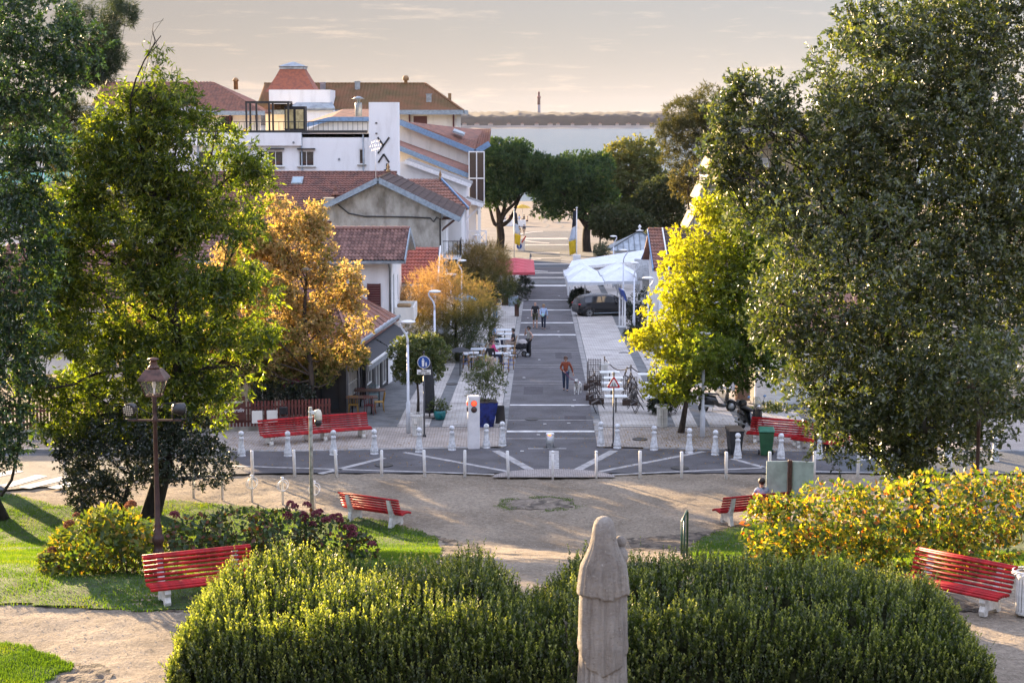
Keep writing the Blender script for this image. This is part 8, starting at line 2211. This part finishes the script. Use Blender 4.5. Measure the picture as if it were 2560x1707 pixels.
def sit(h=.48, **k):
    d = dict(STAND)
    dz = h + .08 - .95
    for q in ('pel', 'sp', 'ch', 'nk', 'hd', 'tp', 'sl', 'sr', 'el', 'er', 'wl', 'wr', 'hl', 'hr'): d[q] = (d[q][0], d[q][1], d[q][2] + dz)
    d['kl'] = (.12, -.42, h + .06); d['kr'] = (-.12, -.42, h + .06); d['al'] = (.12, -.46, h - .36); d['ar'] = (-.12, -.46, h - .36); d['tl'] = (.12, -.60, h - .42); d['tr'] = (-.12, -.60, h - .42)
    d['el'] = (.24, -.06, d['sl'][2] - .27); d['er'] = (-.24, -.06, d['sr'][2] - .27); d['wl'] = (.17, -.28, d['sl'][2] - .33); d['wr'] = (-.17, -.28, d['sr'][2] - .33)
    d.update(k); return d
def person(label, loc, rz, pose, top, bottom, hair, sleeve='short', leg='long', H=1.75, hairlen=.0, bald=False, group=None, shoe=None, skirt=False, fem=False):
    t = thing('person', label, 'person', loc, rz, group)
    s = H / 1.75
    J = {k: Vector(v) * s for k, v in pose.items()}
    names = ['pel', 'sp', 'ch', 'nk', 'hd', 'tp', 'sl', 'sr', 'el', 'er', 'wl', 'wr', 'hl', 'hr', 'kl', 'kr', 'al', 'ar', 'tl', 'tr']
    V = [J[k] for k in names]; ix = {k: i for i, k in enumerate(names)}
    rad = dict(pel=.08, sp=.07, ch=.07, nk=.05, hd=.088, tp=.062, sl=.04, sr=.04, el=.038, er=.038, wl=.028, wr=.028, hl=.07, hr=.07, kl=.05, kr=.05, al=.038, ar=.038, tl=.03, tr=.03)
    E = [('pel', 'sp'), ('sp', 'ch'), ('ch', 'nk'), ('nk', 'hd'), ('hd', 'tp'), ('ch', 'sl'), ('ch', 'sr'), ('sl', 'el'), ('sr', 'er'), ('el', 'wl'), ('er', 'wr'), ('pel', 'hl'), ('pel', 'hr'), ('hl', 'kl'), ('hr', 'kr'), ('kl', 'al'), ('kr', 'ar'), ('al', 'tl'), ('ar', 'tr')]
    Ei = [(ix[a], ix[b]) for a, b in E]; Rr = [rad[k] * s for k in names]
    # hands: palm and five short fingers on each
    for side, w, e in (('l', 'wl', 'el'), ('r', 'wr', 'er')):
        d = (J[w] - J[e]).normalized(); a = d.cross(Vector((0, 1, 0)) if abs(d.y) < .8 else Vector((1, 0, 0))).normalized(); b_ = d.cross(a)
        V.append(J[w] + d * .075 * s); Rr.append((.034 * s, .02 * s)); pi = len(V) - 1; Ei.append((ix[w], pi))
        for f, (off, ln) in enumerate(((-.026, .06), (-.009, .075), (.009, .07), (.026, .055))):
            V.append(J[w] + d * (.085 + ln) * s + a * off * 1.25 * s + b_ * .02 * s); Rr.append(.009 * s); Ei.append((pi, len(V) - 1))
        V.append(J[w] + d * .085 * s + a * .05 * s + b_ * .02 * s); Rr.append(.010 * s); Ei.append((pi, len(V) - 1))
    body = skinned('body', V, Ei, Rr, M_skin, t)
    up = (J['tp'] - J['nk']).normalized()
    fwd = Vector((0, -1, 0)); fwd = (fwd - up * fwd.dot(up)).normalized()
    hc = J['hd'] + up * .03 * s
    mb = MB(); sd = fwd.cross(up)
    for k in (-1, 1): mb.ball(hc + fwd * .088 * s + sd * .032 * k * s + up * .008 * s, .011 * s, 6, 5)
    mb.box(hc + fwd * .09 * s - up * .055 * s, (.04 * s, .008, .008))
    mb.obj('eyes_and_mouth', M_dark, t)
    mb = MB(); mb.ball(hc + fwd * .098 * s - up * .02 * s, .016 * s, 6, 5, (1, 1, 1.3))
    for k in (-1, 1): mb.ball(hc + sd * .092 * k * s - up * .012 * s, .02 * s, 6, 5, (.5, 1, 1.3))
    mb.obj('nose_and_ears', M_skin, t)
    if not bald:
        mb = MB(); mb.ball((0, 0, 0), .112 * s, 14, 9, (1, 1.05, 1.0)); mb.f, mb.sm = zip(*[(f, q) for f, q in zip(mb.f, mb.sm) if not all(mb.v[i][1] < -.02 * s and mb.v[i][2] < .045 * s for i in f)]); mb.f, mb.sm = list(mb.f), list(mb.sm)
        M = Matrix((sd, -fwd, up)).transposed().to_4x4(); M.translation = hc + up * .022 * s - fwd * .012 * s
        mb.xf(M)
        if hairlen: mb.tube([hc - fwd * .06 * s + up * .03 * s, hc - fwd * .10 * s - up * hairlen * .5 * s, hc - fwd * .09 * s - up * hairlen * s], [.085 * s, .075 * s, .04 * s], 10)
        mb.obj('hair', hair, t)
    # shirt
    shv = ['pel', 'sp', 'ch', 'nk', 'sl', 'sr', 'el', 'er', 'wl', 'wr']
    P2 = {k: J[k].copy() for k in shv}
    P2['nk'] = J['ch'] + (J['nk'] - J['ch']) * .75
    if sleeve == 'short':
        for q in 'lr': P2['e' + q] = J['s' + q] + (J['e' + q] - J['s' + q]) * .62
        use = ['pel', 'sp', 'ch', 'nk', 'sl', 'sr', 'el', 'er']
    elif sleeve == 'none': use = ['pel', 'sp', 'ch', 'nk', 'sl', 'sr']
    else:
        use = shv
        for q in 'lr': P2['w' + q] = J['e' + q] + (J['w' + q] - J['e' + q]) * .9
    rs = dict(pel=.132, sp=.126, ch=.142, nk=.075, sl=.072, sr=.072, el=.055 if sleeve == 'short' else .052, er=.055 if sleeve == 'short' else .052, wl=.042, wr=.042)
    if fem: rs.update(sp=.105, pel=.125)
    jx = {k: i for i, k in enumerate(use)}
    E2 = [(jx[a], jx[b]) for a, b in E if a in jx and b in jx]
    skinned('shirt', [P2[k] for k in use], E2, [rs[k] * s for k in use], top, t, root=2)
    # trousers, shorts or skirt
    P3 = {k: J[k].copy() for k in ('pel', 'hl', 'hr', 'kl', 'kr', 'al', 'ar')}
    P3['pel'] = J['pel'] + Vector((0, 0, .03))
    if leg == 'short':
        for q in 'lr': P3['k' + q] = J['h' + q] + (J['k' + q] - J['h' + q]) * .92
        use = ['pel', 'hl', 'hr', 'kl', 'kr']
    else: use = ['pel', 'hl', 'hr', 'kl', 'kr', 'al', 'ar']
    wide = 1.45 if leg == 'wide' else 1.0
    rb = dict(pel=.122, hl=.10, hr=.10, kl=.072 * wide, kr=.072 * wide, al=.056 * wide, ar=.056 * wide)
    jx = {k: i for i, k in enumerate(use)}
    E3 = [(jx[a], jx[b]) for a, b in E if a in jx and b in jx]
    skinned('trousers', [P3[k] for k in use], E3, [rb[k] * s for k in use], bottom, t)
    for q in 'lr':
        d = (J['t' + q] - J['a' + q]); 
        mb = MB(); mb.tube([J['a' + q] - d.normalized() * .03 * s + Vector((0, 0, -.025)) * s, J['a' + q] + d * .5 + Vector((0, 0, -.02)) * s, J['t' + q] + d.normalized() * .05 * s], [.042 * s, .046 * s, .03 * s], 8); mb.obj('shoe', shoe or M_black, t)
    return t
blk = cloth('black', (.014, .014, .017)); navy = cloth('navy', (.018, .025, .05)); jean = cloth('jeans', (.035, .055, .10)); rust = cloth('rust', (.24, .055, .025)); olive = cloth('olive', (.055, .055, .03)); sky = cloth('light_blue', (.36, .46, .66)); pink = cloth('pink', (.55, .03, .16)); beige = cloth('beige', (.42, .33, .26)); grey = cloth('dark_grey', (.035, .038, .045)); khaki = cloth('khaki', (.24, .19, .11)); lj = cloth('light_jeans', (.22, .36, .52)); stripe = cloth('striped_vest', (.45, .44, .40), color2=(.10, .10, .10)); rose = cloth('rose', (.55, .10, .25)); pat = cloth('pink_blue_pattern', (.50, .52, .58), color2=(.16, .30, .45)); white_c = cloth('white', (.62, .62, .60))
# seated person on the bench, back to us
bl = bench_mr
seat_p = bl.matrix_basis @ Vector((-.42, -.02, 0))
seated = person('person in pink and blue patterned shirt sitting on the bench, back turned', (seat_p.x, seat_p.y, bl.location.z), bl.rotation_euler.z, sit(.44, er=(-.3, -.02, .80), wr=(-.28, -.2, .62), el=(.3, 0, .80), wl=(.30, -.2, .66)), pat, navy, M_hair_d, 'short', H=1.8)
# woman with the dog
wg = G(1414, 978)
person('woman in rust cardigan and dark jeans walking a spotted dog', wg, R(-4), dict(WALK, er=(-.26, -.03, 1.14), wr=(-.08, -.22, 1.02), el=(.30, .02, 1.15), wl=(.36, -.02, .92)), rust, jean, M_hair_b, 'long', H=1.66, hairlen=.10, fem=True)
# couple
person('bald man in black polo shirt and olive shorts walking in the lane', G(1338, 822), R(5), dict(WALK), blk, olive, M_hair_d, 'short', 'short', H=1.78, bald=True)
person('fair-haired woman in light blue jacket and dark trousers walking in the lane', G(1359, 824), R(-6), dict(WALK, er=(-.23, -.06, 1.13), wr=(-.12, -.2, 1.0)), sky, navy, M_hair_bl, 'long', H=1.66, hairlen=.06, fem=True)
mb = MB(); mb.box((0, 0, 0), (.16, .08, .18), bev=.02); bag = mb.obj('shoulder_bag', mat('mint_bag', (.35, .62, .62), .7), None, G(1359, 824) + Vector((-.05, -.26, .98))); tag(bag, 'small mint green bag carried by the woman in light blue', 'bag')
# woman beside the pram
person('woman in striped waistcoat and wide black trousers standing by the pram', G(1322, 892), R(-60), dict(STAND, er=(-.26, -.12, 1.20), wr=(-.10, -.16, 1.48), el=(.36, .06, 1.18), wl=(.20, .0, 1.02)), stripe, blk, M_hair_d, 'none', 'wide', H=1.72, hairlen=.05, fem=True)
# guests at the high tables
def guest(label, px, py, rz, top, bot, hair, sleeve='short', h=.76, **k):
    g = G(px, py)
    return person(label, g, rz, sit(h), top, bot, hair, sleeve, H=1.72, **k)
guest('man in dark grey T-shirt sitting at the high tables, lane side', 1283, 893, R(-80), grey, beige, M_hair_d)
guest('man in olive T-shirt sitting at the rear high table', 1226, 886, R(75), olive, navy, M_hair_d)
guest('dark-haired guest in blue sitting behind the man in olive', 1236, 878, R(80), sky, navy, M_hair_d, hairlen=.15)
guest('woman with bright pink sleeves sitting at the front high table', 1232, 925, R(70), pink, navy, M_hair_b, 'long', hairlen=.16, fem=True)
person('person in black jacket and beige apron standing before the high tables', G(1226, 938), R(10), dict(STAND), blk, beige, M_hair_d, 'long', 'wide', H=1.66, hairlen=.08, fem=True)
person('person in khaki standing on the left pavement beside the pink-topped woman', G(1223, 799), R(120), dict(STAND), khaki, khaki, M_hair_b, H=1.72)
person('woman in pink top and light jeans standing on the left pavement', G(1238, 798), R(200), dict(STAND, el=(.26, -.12, 1.2), wl=(.05, -.22, 1.2), er=(-.26, -.12, 1.2), wr=(-.02, -.22, 1.18)), rose, lj, M_hair_b, H=1.68, fem=True)
person('person in dark jacket walking away in the far square, left of a pair', G(1298, 597), R(175), dict(WALK), khaki, blk, M_hair_d, 'long', H=1.78)
person('person in blue jacket walking away in the far square, right of a pair', G(1310, 591), R(185), dict(WALK), navy, beige, M_hair_d, 'long', H=1.68)
person('person in black standing by the right pine trunk', G(1487, 593), R(10), dict(STAND), white_c, blk, M_hair_d, H=1.72)
person('person in dark coat near the kiosk beyond the right pine', G(1500, 608), R(60), dict(STAND), grey, grey, M_hair_d, 'long', H=1.72)
cols_ = [white_c, rose, khaki, sky, blk, beige]
for i, (px, py) in enumerate([(1262, 556), (1274, 557), (1286, 556), (1298, 557), (1310, 556), (1318, 560)]):
    person(['guest in white at the left end of the sunny far terrace', 'guest in rose on the sunny far terrace, second from left', 'guest in khaki on the sunny far terrace, third from left', 'guest in blue under the yellow parasol', 'guest in black right of the yellow parasol pole', 'guest in beige at the right end of the far terrace'][i], G(px, py), R(60 * i), sit(.46), cols_[i], navy, [M_hair_d, M_hair_b, M_hair_bl][i % 3], H=1.7, group='guests on the far terrace')

# --- the spotted dog
dg_ = G(1444, 985)
t = thing('dog', 'white dog with black spots walking on a lead', 'dog', dg_, R(-12))
def dalmat():
    m = bpy.data.materials.new('spotted_coat'); m.use_nodes = True
    n, l = m.node_tree.nodes, m.node_tree.links
    b = n['Principled BSDF']; b.inputs['Roughness'].default_value = .7
    tc = n.new('ShaderNodeTexCoord'); v = n.new('ShaderNodeTexVoronoi'); v.inputs['Scale'].default_value = 11
    l.new(tc.outputs['Object'], v.inputs['Vector'])
    r = n.new('ShaderNodeValToRGB'); r.color_ramp.interpolation = 'CONSTANT'
    r.color_ramp.elements[0].color = (.02, .02, .022, 1); r.color_ramp.elements[1].position = .30; r.color_ramp.elements[1].color = (.66, .65, .62, 1)
    l.new(v.outputs['Distance'], r.inputs['Fac']); l.new(r.outputs['Color'], b.inputs['Base Color']); return m
# faces -Y: chest, belly, rump; hind legs with knee forward and hock back
DV = [(0, .22, .50), (0, .02, .49), (0, -.2, .50), (0, -.32, .60), (0, -.42, .72), (0, -.52, .70), (0, -.62, .67),
      (.08, -.22, .38), (.085, -.25, .22), (.085, -.26, .04), (.085, -.31, .02), (-.08, -.22, .38), (-.085, -.32, .24), (-.085, -.30, .06), (-.085, -.35, .04),
      (.09, .24, .42), (.10, .16, .28), (.10, .30, .18), (.10, .28, .03), (.10, .23, .02), (-.09, .24, .42), (-.10, .20, .28), (-.10, .38, .20), (-.10, .38, .04), (-.10, .33, .02),
      (0, .32, .53), (0, .46, .46), (0, .58, .44), (.06, -.38, .74), (.085, -.38, .66), (-.06, -.38, .74), (-.085, -.38, .66)]
DE = [(0, 1), (1, 2), (2, 3), (3, 4), (4, 5), (5, 6), (2, 7), (7, 8), (8, 9), (9, 10), (2, 11), (11, 12), (12, 13), (13, 14), (0, 15), (15, 16), (16, 17), (17, 18), (18, 19), (0, 20), (20, 21), (21, 22), (22, 23), (23, 24), (0, 25), (25, 26), (26, 27), (4, 28), (28, 29), (4, 30), (30, 31)]
DR = [.10, .10, .125, .085, .08, .055, .04, .06, .036, .026, .026, .06, .036, .026, .026, .075, .05, .03, .026, .025, .075, .05, .03, .026, .025, .04, .018, .010, .028, .012, .028, .012]
skinned('body', DV, DE, DR, dalmat(), t, root=2)
mb = MB(); mb.ball((0, -.655, .685), .02, 6, 5); mb.ball((.04, -.50, .745), .012, 6, 5); mb.ball((-.04, -.50, .745), .012, 6, 5); mb.obj('nose_and_eyes', M_black, t)
mb = MB(); mb.torus((0, -.34, .62), .095, .014, 'y', 14, 6); mb.obj('collar', cloth('collar_red', (.3, .02, .03)), t)
a = wg + Vector((-.06, -.26, 1.0)); b_ = dg_ + Vector((-.1, -.28, .70))
pts = [a + (b_ - a) * k / 8 - Vector((0, 0, .12 * math.sin(math.pi * k / 8))) for k in range(9)]
mb = MB(); mb.tube(pts, .012, 5); tag(mb.obj('dog_lead', cloth('lead', (.16, .01, .05))), 'thin dark red lead between the woman and the dog', 'lead')

# --- pram
t = thing('pram', 'black pram with pale grey hood beside the high tables', 'pram', G(1301, 893), R(-70))
for (x, y, r_) in ((-.27, -.35, .11), (.27, -.35, .11), (-.29, .32, .15), (.29, .32, .15)):
    mb = MB(); mb.torus((x, y, r_), r_ - .02, .024, 'x', 18, 6); wh = mb.obj('wheel', M_rubber, t)
    mb = MB(); mb.lathe([(.02, -.02), (r_ * .7, -.01), (r_ * .7, .01), (.02, .02)], 12); mb.xf(Matrix.Translation((x, y, r_)) @ Matrix.Rotation(math.pi / 2, 4, 'Y')); mb.obj('hub', M_steel, wh)
mb = MB()
for x in (-.26, .26): mb.tube([(x, -.35, .12), (x, .1, .55), (x, .45, 1.02)], .016, 6); mb.tube([(x, .32, .15), (x, -.1, .58)], .016, 6)
mb.tube([(-.26, .45, 1.02), (.26, .45, 1.02)], .018, 6); mb.obj('frame', M_black, t)
mb = MB(); mb.loft([[(-.22, -.45, .5), (.22, -.45, .5), (.22, -.42, .66), (-.22, -.42, .66)], [(-.25, -.1, .46), (.25, -.1, .46), (.26, -.1, .72), (-.26, -.1, .72)], [(-.24, .28, .5), (.24, .28, .5), (.25, .32, .78), (-.25, .32, .78)]]); mb.obj('carrycot', blk, t)
mb = MB(); mb.torus((0, .05, .74), .25, .012, 'x', 8, 5, arc=math.pi); hood = MB()
rings = []
for k in range(7):
    a = math.radians(20 + k * 22); rings.append([(x_, .12 - .30 * math.cos(a) * math.cos(u) * 1.0, .74 + .30 * math.sin(a) * math.cos(u) * .9) for x_, u in ((-.26, 1.3), (-.2, .5), (0, .15), (.2, .5), (.26, 1.3))])
vs = [p for r_ in rings for p in r_]; hood._add(vs, [(i * 5 + j, i * 5 + j + 1, i * 5 + 6 + j, i * 5 + 5 + j) for i in range(6) for j in range(4)], True); hood.obj('hood', cloth('pale_grey_canvas', (.45, .42, .40)), t)

# ------------------------------------------------------------------ evening haze over land and bay
def haze():
    m = bpy.data.materials.new('evening_haze'); m.use_nodes = True
    n, l = m.node_tree.nodes, m.node_tree.links
    n.clear()
    out = n.new('ShaderNodeOutputMaterial'); v = n.new('ShaderNodeVolumePrincipled')
    v.inputs['Color'].default_value = (.80, .80, .92, 1); v.inputs['Density'].default_value = 0.000022; v.inputs['Anisotropy'].default_value = 0.0
    l.new(v.outputs['Volume'], out.inputs['Volume'])
    return m
mb = MB(); mb.box((0, 2500, 28.5), (9000, 5600, 87.0))
tag(mb.obj('haze', haze()), kind='stuff')
